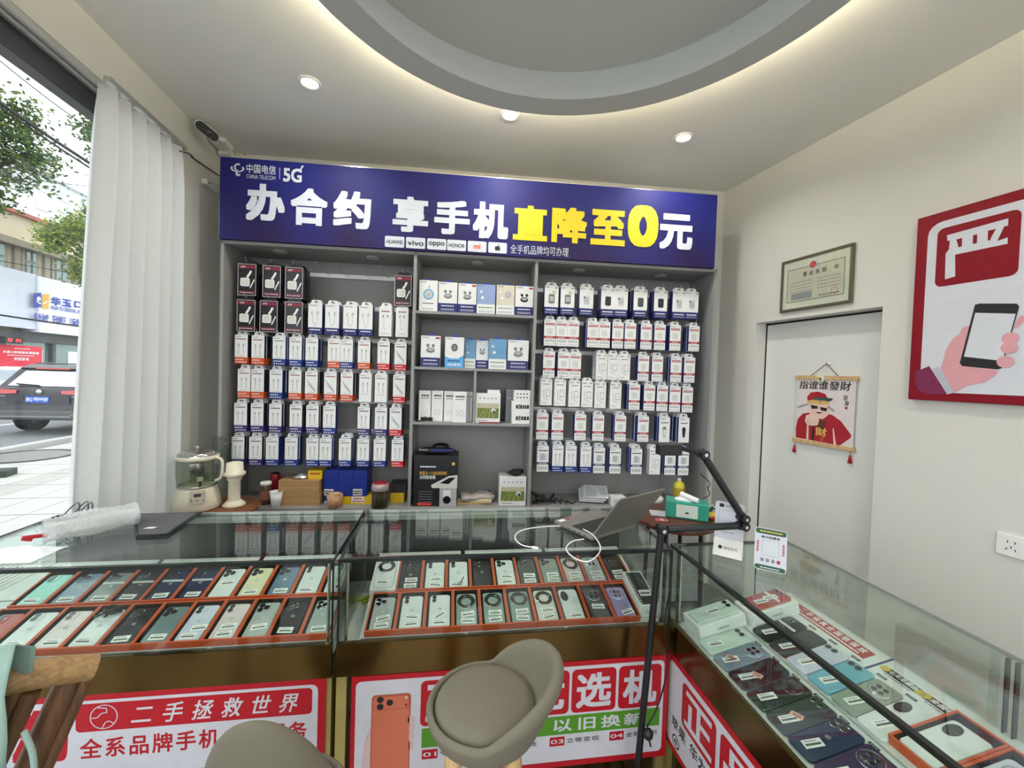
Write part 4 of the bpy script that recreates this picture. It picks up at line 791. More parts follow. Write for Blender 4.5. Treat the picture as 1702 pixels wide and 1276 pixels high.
def phone(M, col, camk, label, group, w=.071, l=.147, stk=((0, -.045, 0),), flip=False, lace=False, pink=None):
    t = .008
    if flip: M = M @ Matrix.Rotation(math.pi, 4, 'Z')
    r = put('phone', M, label, 'phone', group); m = pmat(col, COLS[col]); g = MB(); g.x = RXM
    g.ext(rr(-w/2, -l/2, w/2, l/2, .0105, 5), -t, 0, m, False, .0014); b = g.build('body', r)
    isl = MB(); isl.x = RXM; z = t
    if camk in ('tri', 'dual', 'duald'):
        s = .037 if camk == 'tri' else .031; x0, y1 = -w/2+.004, l/2-.004
        isl.ext(rr(x0, y1-s, x0+s, y1, .008, 4), -t-.0012, -t+.0002, m, False); o = isl.build('camera_bump', r)
        pts = {'tri': ((.27, .73), (.27, .27), (.73, .5)), 'dual': ((.36, .75), (.36, .28)), 'duald': ((.28, .74), (.7, .28))}[camk]
        for a, c in pts: lens(o, x0+s*a, y1-s+s*c, t+.0012, s*.195)
        g = MB(); g.x = RXM; g.disc(x0+s*.76, y1-s*.2 if camk != 'dual' else y1-s*.45, .0024, -t-.0014, OFFW, 10); g.build('flash', o)
    elif camk == 'ring':
        g = MB(); g.lathe([(.0175, 0), (.0295, 0), (.0295, .0022), (.028, .0028), (.0185, .0028), (.0175, .0022)], LENS, 32, (0, l/2-.036, t)); o = g.build('camera_ring', r)
        g = MB(); g.lathe([(.0295, 0), (.0308, 0), (.0308, .002), (.0295, .0024)], CHROME, 32, (0, l/2-.036, t)); g.build('ring_trim', o)
    elif camk == 'oval':
        isl.ext([(-.016+.0135*math.cos(2*math.pi*i/24), l/2-.032+.022*math.sin(2*math.pi*i/24)) for i in range(24)], -t-.002, -t+.0002, LENS, False, .0008); o = isl.build('camera_bump', r)
        for dy in (.009, -.009): lens(o, -.016, l/2-.032+dy, t+.002, .005)
    elif camk == 'round':
        g = MB(); g.lathe([(0, .0022), (.0215, .0022), (.0235, .0012), (.024, 0)], LENS if col in ('black', 'dark') else m, 28, (0 if w < .08 else 0, l/2-.034, t)); o = g.build('camera_bump', r)
        for a in range(4): lens(o, .0115*math.cos(R(45+90*a)), l/2-.034+.0115*math.sin(R(45+90*a)), t+.0022, .0048)
        g = MB(); g.lathe([(.024, 0), (.0255, 0), (.0255, .0014), (.024, .0018)], CHROME if col != 'black' else LRING, 28, (0, l/2-.034, t)); g.build('ring_trim', o)
    elif camk == 'bar':
        isl.ext(rr(-w/2+.005, l/2-.03, w/2-.016, l/2-.005, .008, 4), -t-.0016, -t+.0002, m, False, .0006); o = isl.build('camera_bump', r)
        for a in (.2, .62): lens(o, -w/2+.005+(w-.021)*a, l/2-.0175, t+.0016, .0065)
    for i, (sx, sy, sr) in enumerate(stk):
        g = MB(); g.x = Matrix.Translation((sx, sy, 0)) @ Matrix.Rotation(R(sr), 4, 'Z') @ RXM; a, h = .022, .0105
        g.rect(-a, -h, a, h, -t-.0004, STK); g.bars(-a*.8, -h*.6, a*.8, h*.2, -t-.0006, INK, 1, 9, int(sx*1e4)+i+len(label)); g.bars(-a*.7, h*.35, a*.5, h*.7, -t-.0006, GINK, 1, 6, i); g.build('price_sticker', r)
    if pink: g = MB(); g.x = Matrix.Translation(pink) @ Matrix.Rotation(R(25), 4, 'Z') @ RXM; g.rrect(-.014, -.008, .014, .008, .003, -t-.0005, PINK); g.text('900', -.009, -.004, .009, .004, -t-.0007, INK, .01); g.build('pink_sticker', r)
    if lace:
        g = MB()
        for i in range(14): g.box((-w/2+.004+(w-.008)*i/13, l/2-.048, t+.0004), (.0028, .009, .0008), STK, .25)
        g.build('lace_trim', r)
    lg = col in ('white', 'lav', 'blush', 'bluegrey', 'navy', 'silver', 'grey', 'yellow', 'steel', 'black') and camk in ('tri', 'dual', 'duald')
    if lg:
        g = MB(); g.x = RXM; k = LGINK if col not in ('black', 'navy') else GINK; y = -t-.0003
        g.disc(-.0022, .006, .0042, y, k, 10, .0055); g.disc(.0022, .006, .0042, y-.00005, k, 10, .0055); g.disc(.0075, .007, .0026, y-.0001, m, 8); g.poly([(0, .0125), (.002, .0125), (.003, .0155), (.001, .0145)], y, k); g.build('emblem', r)
    return r
_bm = {}
def dbox(M, w, l, label, group, h=.024, white=False):
    k = (round(w, 4), round(l, 4), h, white); m = PAPER if white else ORG
    if k not in _bm:
        g = MB(); t = .0045; g.bx(-w/2, w/2, -l/2, l/2, 0, .003, m)
        for a in ((-w/2, -w/2+t, -l/2, l/2), (w/2-t, w/2, -l/2, l/2), (-w/2+t, w/2-t, -l/2, -l/2+t), (-w/2+t, w/2-t, l/2-t, l/2)): g.bx(a[0], a[1], a[2], a[3], .003, h, m)
        q = MB(); q.bx(-w/2+t, w/2-t, -l/2+t, l/2-t, .003, .009 if not white else h-.006, LIN if not white else PAPER)
        if not white:
            for a in ((-w/2+t, -w/2+t+.0025, -l/2+t, l/2-t), (w/2-t-.0025, w/2-t, -l/2+t, l/2-t), (-w/2+t, w/2-t, l/2-t-.0025, l/2-t), (-w/2+t, w/2-t, -l/2+t, -l/2+t+.0025)): q.bx(a[0], a[1], a[2], a[3], .009, h-.003, LIN)
        _bm[k] = (g.mesh('display_box'), q.mesh('lining'))
    o = obj('display_box', _bm[k][0]); o.matrix_world = M; obj('lining', _bm[k][1], o); tag(o, label, 'box', group); return o
LROW = .158
def row(x0, pitch, y0, items, lab, ctr):
    for i, (col, ck, kw) in enumerate(items):
        pos = '%s from left, %s row, %s counter' % (ORD[i], lab, ctr)
        M = TRAY @ Matrix.Translation((x0+pitch*(i+.5), y0+LROW/2, .0005)); wb = kw.pop('white', False); nb = kw.pop('nobox', False)
        if col is None: continue
        h = .024
        if not nb: dbox(M, pitch-.0008, LROW-.001, ('%s display box, ' % ('white' if wb else 'orange'))+pos, 'phone display boxes', .03 if wb else h, wb)
        z = .0095 if not wb else .0245
        kw.setdefault('stk', ((.004*((i*7) % 3-1), -.046, 3*((i*5) % 3-1)),)); kw.setdefault('l', .134)
        phone(M @ Matrix.Translation((.001*(i % 3), -.005 if not wb else 0, z)), col, ck, '%s phone in its display box, %s' % (CNAME[col], pos), 'phones on display', w=.069, **kw)
T2 = lambda a=-6, b=4: ((.004, -.02, a), (.003, -.047, b))
row(-.248, .0919, 0, [('silver', 'tri', dict(stk=T2(14, 4))), ('white', 'dual', dict(stk=T2())), ('white', 'dual', dict(stk=((.0, -.018, 35), (.0, -.047, 0)))), ('sage', 'ring', dict(stk=T2(6, -4))), ('sage', 'ring', dict(stk=T2(0, 5))), ('sage', 'ring', dict(stk=T2(4, -4))), ('cream', 'ring', dict(stk=T2(4, 14))), ('white', 'oval', dict(stk=((.005, -.048, 5),))), ('graphite', 'round', dict(stk=((.002, -.016, -4),))), ('lilac', 'round', dict(stk=((.01, -.045, 16),)))], 'front', 'middle')
row(-.262, .0885, LROW+.006, [('white', 'ring', dict(white=True)), ('black', 'duald', dict(stk=T2(0, 2))), ('white', 'dual', dict(stk=T2(3, -10))), ('white', 'dual', dict(stk=((.012, -.03, 70), (-.006, -.05, -8)))), ('black', 'duald', dict(stk=())), ('white', 'tri', dict(stk=T2())), ('graphite', 'tri', dict(stk=T2(-4, 0))), ('green', 'tri', dict(stk=T2(2, -6))), ('rose', 'ring', dict(stk=T2(4, 6))), ('silver', 'round', dict(stk=T2(0, 6))), ('black', 'round', dict(stk=T2(4, 0)))], 'back', 'middle')
row(-1.3565, .0919, 0, [('red', 'dual', {}), ('white', 'dual', {}), ('blush', 'dual', {}), ('white', 'duald', {}), ('black', 'tri', {}), ('teal', 'tri', {}), ('lav', 'dual', dict(stk=((.014, -.02, 5), (-.002, -.048, 0)))), ('blush', 'dual', dict(stk=T2(4, 4))), ('silver', 'tri', dict(stk=((.002, -.028, 8),))), ('black', 'tri', {}), ('silver', 'tri', {})], 'front', 'left')
row(-1.350, .0919, LROW+.006, [('mint', 'dual', {}), ('bluegrey', 'tri', {}), ('grey', 'tri', dict(lace=True)), ('black', 'tri', dict(lace=True)), ('navy', 'tri', dict(lace=True)), ('navy', 'dual', dict(lace=True)), ('white', 'tri', dict(stk=((.0, .0, 6),))), ('yellow', 'tri', {}), ('steel', 'tri', {}), ('white', 'dual', {}), ('white', 'duald', dict(flip=True))], 'back', 'left')
# black cable loop on one phone box at the left, white boxed accessory at the right of the middle rows
p = TRAY @ Vector((-1.3565+.0919*3.6, .12, .024)); coil('earphone_cable', (p.x, p.y, p.z-.004), .022, 'thin black cable loop lying on a phone in the left counter', 3)
M = TRAY @ Matrix.Translation((.7085, .10, .0005)); o = put('phone_carton', M, 'white phone carton with black dotted-edge lid, right end of middle counter', 'box')
g = MB(); g.bx(-.036, .036, -.083, .083, 0, .05, PAPER); bevel(g.build('carton_body', o), .002); g = MB(); g.x = RXM; g.rrect(-.031, -.076, .031, .076, .008, -.0506, BLACK)
for i in range(15): g.rect(-.029, -.07+.0095*i, -.023, -.066+.0095*i, -.051, STK); 
g.rect(-.016, -.04, .028, -.012, -.0512, STK); g.bars(-.012, -.034, .024, -.02, -.0514, INK, 1, 7, 1); g.build('lid_print', o)
g = MB(); g.text('iPhone', -.012, .018, .02, .028, -.0836, GINK, .005); g.build('side_print', o)
# tray boards with clear price rails, label strips at the head of each tray
for x0, x1, ctr, segs in ((-1.372, -.34, 'left', 3), (-.262, .735, 'middle', 3)):
    o = put('display_tray', TRAY, 'white tilted tray under the phone boxes in the %s counter' % ctr, 'tray', 'display trays')
    g = MB(); g.bx(x0, x1, -.012, .335, -.006, 0, WDECK); g.build('board', o)
    g = MB(); g.bx(x0+.02, x0+.028, .28, .29, -.09, -.006, WDECK); g.bx(x1-.03, x1-.02, .28, .29, -.09, -.006, WDECK); g.build('prop', o)
    n = segs; w = (x1-x0)/n
    for i in range(n):
        g = MB(); g.bx(x0+w*i+.006, x0+w*(i+1)-.006, -.0135, -.0122, -.012, .012, glass('rail_acrylic', (232, 234, 242), .12)); g.bx(x0+w*i+.008, x0+w*(i+1)-.008, -.0121, -.0112, -.012, .012, STK); g.build('price_rail', o)
        g = MB(); g.bx(x0+w*i+.004, x0+w*(i+1)-.012, .335, .363, .02, .0215, PAPER)
        if i == 0 and ctr == 'middle': g.bx(x0+w*i+.03, x0+w*(i+1)-.02, .336, .345, .0216, .0218, DRED)
        g.build('label_strip', o); g = MB(); g.bx(x0+w*i+.1, x0+w*i+.13, .330, .335, -.006, .02, WDECK); g.build('strip_clip', o)
# ---------------------------------------------------------------- right counter contents
o = put('display_tray', TRAYR, 'white tilted tray with price tags in the right counter', 'tray', 'display trays')
g = MB(); g.bx(-1.30, -.18, -.02, .425, -.006, 0, mat('printed_white_board', (226, 230, 228), .4, var=.05, scale=15)); g.build('board', o)
g = MB(); g.bx(-1.28, -1.27, .33, .34, -.07, -.006, WDECK); g.bx(-.22, -.21, .33, .34, -.07, -.006, WDECK); g.build('prop', o)
g = MB(); g.bx(-1.30, -.18, -.024, -.021, -.01, .01, glass('rail_acrylic')); g.build('price_rail', o)
g = MB(); g.bx(-1.28, -.2, .166, .168, 0, .006, ALU); g.build('row_divider', o)
YTAG = mat('gold_tag', (206, 186, 60), .5)
def onboard(px, py): 
    P_, N_ = TRAYR.translation, TRAYR.col[2].to_3d(); d = ray(1080+px/2.736, 880+py/2.736); t = (P_-CAM0).dot(N_)/d.dot(N_); q = TRAYR.inverted() @ (CAM0+d*t); return q.x, q.y
# the long red heading and the black tags are read from the staff side of the tray
g = MB(); g.x = RXM; a = onboard(655, 345); b = onboard(1010, 575); c = .385
g.rect(a[0], c-.026, b[0], c+.016, -.0006, RED); n_ = 9
for i in range(n_): g.chars('二手保真全国联保放心购'[i], a[0]+.02+(b[0]-a[0]-.03)*i/n_, c-.008, a[0]+.02+(b[0]-a[0]-.03)*(i+.85)/n_, c+.012, -.0009, PAPER, .02)
g.bars(a[0]+.02, c-.022, b[0]-.02, c-.013, -.0009, PAPER, 1, 26, 3); k = onboard(1085, 597)[0]; g.rect(k-.003, .25, k+.003, .425, -.0007, NAVY); g.build('heading_print', o)
for (p0, p1), tx in zip((((1075, 630), (1240, 740)), ((1255, 755), (1455, 890)), ((1475, 910), (1690, 1070))), ('七天无理由', '全国联保', '支持换新')):
    g = MB(); g.x = RXM; a = onboard(*p0)[0]; b = onboard(*p1)[0]; c = .378
    g.rect(a, c-.012, b, c+.010, -.0006, INK); g.disc(a, c+.0, .011, -.0008, YTAG, 14); g.disc(b, c-.002, .011, -.0008, YTAG, 14); g.chars(tx, a+.01, c-.006, b-.01, c+.008, -.0009, PAPER, .03, shear=.2); g.bars(a+.01, c-.02, b-.01, c-.015, -.0006, GINK, 1, 9, 2); g.build('price_tag', o)
for i in range(7):
    for yy in (.155, .345):
        g = MB(); g.x = RXM; xx = -1.125+.0705*i; g.rect(xx-.012, yy-.004, xx+.012, yy+.004, -.0007, BLACK); g.bars(xx-.008, yy-.002, xx+.008, yy+.002, -.0009, LGINK, 1, 3, i); g.build('price_chip', o)
def rp(y, x, rot=0): return TRAYR @ Matrix.Translation((-y, (x-.80)/c_, .0008)) @ Matrix.Rotation(R(rot), 4, 'Z')
SA = ((.0, -.05, 90),)
A_ = [('pale', 'bar', 1.162, {}, 'pale green phone next to the white phone carton'), ('bluegrey', 'round', 1.091, dict(pink=(-.006, -.03, 0)), 'blue-grey phone with square camera and pink sticker'), ('black', None, 1.022, dict(lace=False, pink=(.006, -.01, 0)), 'black phone in a lace-edged case with pink tag'), ('black', 'round', .950, {}, 'black phone with one large round camera'), ('dark', 'bar', .880, dict(pink=(.0, -.012, 0)), 'dark grey phone with a pink price sticker'), ('navy', 'tri', .812, {}, 'navy blue phone in the row nearest the glass'), ('purple', 'round', .742, {}, 'dark purple phone nearest the viewer')]
for c, ck, y, kw, d in A_: phone(rp(y, .872, 2), c, ck, d+', right counter', 'phones on the right counter tray', w=.066, l=.15, stk=((.0, -.035, 80),), **kw)
B_ = [('black', 'dual', 1.149, dict(lace=True), 'black phone in a lace case, back row'), ('dark', 'bar', 1.080, {}, 'dark grey phone, back row'), ('lav', 'bar', 1.012, {}, 'pale lavender phone, back row'), ('sky', 'bar', .942, {}, 'sky blue phone with large camera bar, back row'), ('green', 'round', .872, {}, 'grey-green phone with round camera, back row'), ('white', 'oval', .804, {}, 'white phone with black oval camera, back row')]
for c, ck, y, kw, d in B_: phone(rp(y, 1.046, 2), c, ck, d+', right counter', 'phones on the right counter tray', w=.066, l=.15, stk=((.0, -.035, 80),), **kw)
# lace fringe on the black case
g = MB()
for i in range(20): g.box((-.036, -.072+.0076*i, .0005), (.006, .004, .001), STK); g.box((.036, -.072+.0076*i, .0005), (.006, .004, .001), STK)
o = g.build('lace_case_edge'); o.matrix_world = rp(1.022, .872, 2); tag(o, 'white lace edging around the black phone case, right counter', 'lace')
for M, col, ck, d in ((rp(1.245, .892, 2), 'pale', 'bar', 'pale green phone lying on the left white carton'), (rp(1.232, 1.072, 2), 'red', 'bar', 'red laced phone lying on the right white carton')):
    o = put('phone_carton', M, 'white phone carton holding the %s phone, far end of right counter' % CNAME[col], 'box'); g = MB(); g.bx(-.044, .044, -.085, .085, 0, .042, PAPER); bevel(g.build('carton_body', o), .002)
    g = MB(); g.text('20W 4', -.044+.07, .014, .03, .02, -.0856, GINK, .005); g.x = Matrix.Rotation(R(90), 4, 'Z'); g.text('reno', -.02, .016, .02, .024, -.0446, GINK, .005); g.build('side_print', o)
    phone(M @ Matrix.Translation((0, 0, .0426)), col, ck, d+', right counter', 'phones on the right counter tray', w=.066, l=.148, stk=((.004, -.02, 85), (.0, .02, 80)) if col == 'red' else ((0, -.0, 90),), lace=col == 'red')
for y, col, ck, d in ((.722, 'white', 'oval', 'upper'), (.628, 'lav', 'round', 'lower')):
    M = rp(y, 1.075, 0); dbox(M, .092, .185, 'orange display box, %s of two at the near end of right counter' % d, 'phone display boxes')
    phone(M @ Matrix.Translation((0, -.006, .0095)), col, ck, '%s phone inside the %s orange box, right counter' % (CNAME[col], d), 'phones on display', w=.072, l=.152, stk=())
for i, (x, rz) in enumerate(((609, 38), (622, 46))):
    p = on_z(x, 992, DECK+.006); o = empty('marker_pen', (p.x, p.y, DECK+.006), R(rz)); g = MB(); g.tube([(-.05, 0, 0), (.03, 0, 0)], .0055, mat('lime_pen', (176, 196, 40), .4), 10); g.build('barrel', o); g = MB(); g.tube([(.03, 0, 0), (.062, 0, 0)], .0058, BLACK, 10); g.build('cap', o); tag(o, ['lime green marker pen against the end glass of the middle counter', 'lime green marker pen touching the phone tray, middle counter'][i], 'pen', 'marker pens')
# ================================================================ posters on the counters
def letters(par, t, x0, z0, x1, z1, y, m, bold=.02, shear=0.0, fill=.92):
    w = (x1-x0)/len(t)
    for i, c in enumerate(t): g = MB(); g.chars(c, x0+w*i, z0, x0+w*(i+1), z1, y, m, bold, shear, fill); g.build('letter', par)
def poster_counter():
    h = lambda a, b: FCL.hit(a, b, -.003); y = -.0035; e = -.0003
    # left
    x1 = h(540, 1200).x; x0 = -1.405; zt = h(300, 1141).z; zb = .27
    r = empty('counter_poster', FCL.o, 0); g = MB(); g.bx(x0, x1, -.003, .0025, zb, zt, RED); g.build('panel', r)
    g = MB(); g.rrect(x0+.02, zb+.02, x1-.021, zt-.021, .02, y, PWHITE); g.build('white_field', r)
    g = MB(); a = h(126, 1196).x; b = h(519, 1162).x; z1 = (h(126, 1171).z+h(519, 1142).z)/2; z0 = (h(126, 1221).z+h(519, 1182).z)/2
    g.rrect(a, z0, b, z1, .012, y+e, RED); g.build('red_bar', r)
    g = MB(); cx = h(173, 1192).x; cz = (z0+z1)/2; g.ring(cx, cz, .032, .0345, y+2*e, PWHITE, 32); g.stroke([(cx-.031, cz-.002), (cx-.016, cz-.001), (cx-.006, cz+.01), (cx+.008, cz+.012), (cx+.006, cz+.024), (cx-.016, cz+.027)], .0025, y+2*e, PWHITE); g.stroke([(cx-.004, cz-.032), (cx+.004, cz-.016), (cx+.014, cz-.013), (cx+.024, cz-.02)], .0025, y+2*e, PWHITE); g.build('round_emblem', r)
    a = h(208, 1190).x; b = h(500, 1165).x; letters(r, '二手拯救世界', a, z0+.012, b, z1-.012, y+2*e, PWHITE, .018, .25, .66)
    g = MB(); a = h(131, 1244).x; b = h(512, 1213).x; zm = (h(131, 1244).z+h(512, 1213).z)/2; letters(r, '全系品牌手机一站服务', a, zm-.027, b, zm+.027, y+e, RED, .022, 0, .86)
    g = MB(); z = zm-.105; a = h(166, 1274).x; letters(r, '维修', a-.03, z-.022, a+.065, z+.022, y+e, INK, .02); b = h(236, 1274).x; g.rect(b-.02, z-.022, b+.022, z+.024, y+e, RED); g.ring(b+.001, z+.003, .008, .011, y+2*e, PWHITE, 16); c = h(262, 1274).x; letters(r, '二手严选', c, z-.022, c+.2, z+.022, y+e, INK, .02); g.build('red_icon', r)
    g = MB(); a = h(18, 1220).x; b = h(114, 1220).x; g.text('淘', a, h(60, 1268).z, b, h(60, 1180).z, y+e, RED, .05, .0); g.build('big_character', r)
    tag(r, 'red and white poster on the front of the left counter', 'poster')
    # middle
    h6 = lambda a, b: h(640+a/3.546, 1060+b/3.546)
    x0 = h(583, 1190).x; x1 = h(1109, 1170).x; zt = .572; zb = (h6(900, 757).z+h6(1650, 695).z)/2-.004
    r = empty('counter_poster', FCL.o, 0); g = MB(); g.bx(x0, x1, -.003, .0025, zb, zt, RED); g.build('panel', r)
    g = MB(); g.rrect(x0+.013, zb+.02, x1-.016, zt-.016, .016, y, PWHITE); g.build('white_field', r)
    OP = mat('print_orange_phone', (200, 110, 84), .4); OP2 = mat('print_orange_dark', (170, 82, 60), .4); SKIN = mat('print_skin', (206, 178, 182), .5)
    g = MB(); a, b = h(617, 1200).x, h(682, 1200).x; zp = h(650, 1153).z; w = b-a; q = y+e
    g.poly([(a-.03, zb+.022), (a+.03, zb+.022), (a+.03, zp-.09), (a-.005, zp-.1), (a-.018, zp-.14)], q, SKIN)
    g.poly(rr(a, zb+.022, b, zp, .011), q+e, OP2); g.rrect(a+.003, zb+.022, b-.003, zp-.003, .01, q+2*e, OP); g.rrect(a+.004, zp-.048, b-.004, zp-.004, .01, q+3*e, OP2); g.rrect(a+.006, zp-.046, b-.006, zp-.006, .009, q+4*e, OP)
    for dx, dz in ((.22, -.014), (.22, -.036), (.46, -.025)): g.disc(a+w*dx, zp+dz, .0095, q+5*e, INK, 16); g.ring(a+w*dx, zp+dz, .0095, .011, q+5*e, OP2, 16)
    g.disc(b-.014, zp-.036, .004, q+5*e, DRED, 10); g.rect(b-.017, zp-.016, b-.01, zp-.009, q+5*e, PWHITE)
    for i in range(4): g.disc(b+.003, zp-.085-.027*i, .011, q+2*e+.0001*i, SKIN, 14, .014)
    g.build('phone_picture', r)
    zs1 = (h6(1110, 165).z+h6(1360, 165).z)/2-.002; zs0 = (h6(1230, 430).z); zs1 = h6(1230, 178).z
    for (p0, p1), c in zip(((212, 480), (490, 775), (785, 1085), (1100, 1360), (1375, 1625)), '正品优选机'):
        a, b = h6(p0, 300).x, h6(p1, 300).x; g = MB(); g.rrect(a, zs0, b, zs1, .016, q, RED); g.text(c, a+.016, zs0+.014, b-.016, zs1-.014, q+e, PWHITE, .028); g.build('red_tile', r)
    g = MB(); a = h6(215, 600).x; b = h6(1615, 500).x; g0, g1 = zs0-.068, zs0-.007; g.rect(a, g0, b, g1, q, GREEN)
    for c, p0, p1 in (('以', 990, 1100), ('旧', 1138, 1238), ('换', 1270, 1385), ('新', 1405, 1520)): g.text(c, h6(p0, 540).x, g0+.01, h6(p1, 540).x, g1-.01, q+e, PWHITE, .02)
    g.build('green_bar', r)
    for n, t, p0, p1, p2 in (('01', '专业检测', 217, 310, 540), ('02', '极速到账', 590, 680, 905), ('03', '立等变现', 967, 1055, 1270), ('04', '全程透明', 1318, 1402, 1606)):
        g = MB(); a, b, c = h6(p0, 680).x, h6(p1, 680).x, h6(p2, 680).x; f0, f1 = g0-.037, g0-.007
        g.rect(b, f0, c, f1, q, LGINK); g.rect(b, f0+.001, c-.001, f1-.001, q+e, PWHITE); g.rect(a, f0, b, f1, q+e, RED); g.text(n, a+.004, f0+.008, b-.004, f1-.008, q+2*e, PWHITE, .01); g.chars(t, b+.004, f0+.007, c-.006, f1-.007, q+2*e, INK, .012); g.build('info_box', r)
    tag(r, 'red and white trade-in poster on the front of the middle counter', 'poster')
    # right counter, seen edge-on
    k = lambda a, b: FRC.hit(1030+a/4.985, 1020+b/4.985, -.003)
    x0 = -1.318; x1 = -.16; zt = .572; zb = .26
    r = empty('counter_poster', FRC.o, FRC.rz); g = MB(); g.bx(x0, x1, -.003, .0025, zb, zt, RED); g.build('panel', r)
    g = MB(); g.rrect(x0+.02, zb+.02, x1-.02, zt-.02, .02, y, PWHITE); g.build('white_field', r)
    a = k(520, 700).x; b = k(800, 1050).x; z1 = k(525, 548).z; z0 = k(510, 905).z; w = b-a
    for i, c in enumerate('正品回收'):
        s = a+i*(w+.018); g = MB(); g.rrect(s, z0, s+w, z1, .018, q, RED); g.text(c, s+.016, z0+.014, s+w-.016, z1-.014, q+e, PWHITE, .025); g.build('red_tile', r)
    g = MB(); g.chars('苹果', x0+.045, z0-.05, x0+.13, z0-.012, q, INK, .02); g.ring(x0+.075, z0-.085, .016, .021, q, INK, 24); g.text('e', x0+.066, z0-.093, x0+.084, z0-.077, q, INK, .02); g.chars('华为荣耀小米', x0+.15, z0-.05, x0+.42, z0-.012, q, INK, .02); g.build('lettering', r)
    tag(r, 'red and white poster on the side of the right counter', 'poster')
poster_counter()
# ================================================================ right wall: poster, licence, scroll, socket
def wall_poster():
    V = -.028; k = lambda a, b: FR.hit(1490+a/3.19, 290+b/3.19, V); r = empty('wall_poster', FR.o, FR.rz)
    x0 = (k(120, 233).x+k(53, 1190).x)/2; zt = k(120, 233).z; zb = k(53, 1190).z; x1 = x0+.78; y = V-.0006; e = -.0004
    WR = mat('wall_poster_red', (132, 10, 30), .5, spec=.25); WW = mat('wall_poster_white', (216, 218, 226), .4); SK = mat('wall_poster_skin', (222, 160, 168), .5)
    g = MB(); g.bx(x0, x1, V, -.001, zb, zt, WR); bevel(g.build('panel', r), .003)
    g = MB(); g.rrect(x0+.042, zb+.036, x1-.042, zt-.042, .05, y, WW); g.build('white_field', r)
    a = k(212, 440).x; b = k(655, 380).x; z1 = k(230, 290).z; z0 = k(215, 598).z; w = b-a
    g = MB(); g.rrect(a, z0, b, z1, .024, y+e, WR)
    P = lambda pts, m, d: g.poly([(k(*p).x, k(*p).z) for p in pts], y+d*e, m)
    P([(270, 322), (595, 232), (593, 270), (572, 276), (536, 352), (592, 333), (590, 367), (312, 425), (313, 540), (258, 556), (262, 420), (280, 395), (284, 350), (270, 352)], WW, 2)
    for pts in ([(318, 345), (350, 336), (348, 382), (330, 386), (325, 362)], [(408, 322), (430, 316), (428, 364), (406, 369)], [(487, 298), (530, 288), (505, 330), (499, 348), (486, 351)]): P(pts, WR, 3)
    g.build('red_tile', r)
    g = MB(); P([(100, 1045), (175, 1015), (270, 1166), (150, 1164), (115, 1140), (100, 1110)], mat('wall_poster_sleeve', (122, 32, 76), .5), 1); P([(190, 1030), (225, 1020), (310, 1155), (270, 1166)], mat('wall_poster_cuff', (186, 188, 200), .5), 2)
    P([(235, 1030), (250, 985), (262, 930), (300, 870), (335, 845), (352, 812), (385, 800), (402, 825), (395, 870), (372, 880), (345, 1000), (545, 1040), (520, 1070), (470, 1100), (380, 1118), (310, 1155)], SK, 3)
    P([(418, 690), (440, 684), (640, 684), (653, 700), (560, 1025), (540, 1033), (350, 1015), (337, 1000)], INK, 4); P([(420, 733), (635, 738), (565, 988), (360, 965)], WW, 5)
    P([(655, 750), (676, 746), (700, 760), (640, 815), (622, 815)], SK, 3)
    for px, py in ((606, 868), (600, 918), (580, 992)):
        c = k(px, py); d = k(px+48, py).x-c.x; g.disc(c.x, c.z, d, y+(6+py*.0005)*e, SK, 18, d*.95)
    g.build('hand_phone_picture', r); tag(r, 'large red framed poster of a hand holding a phone, right wall', 'poster')
wall_poster()
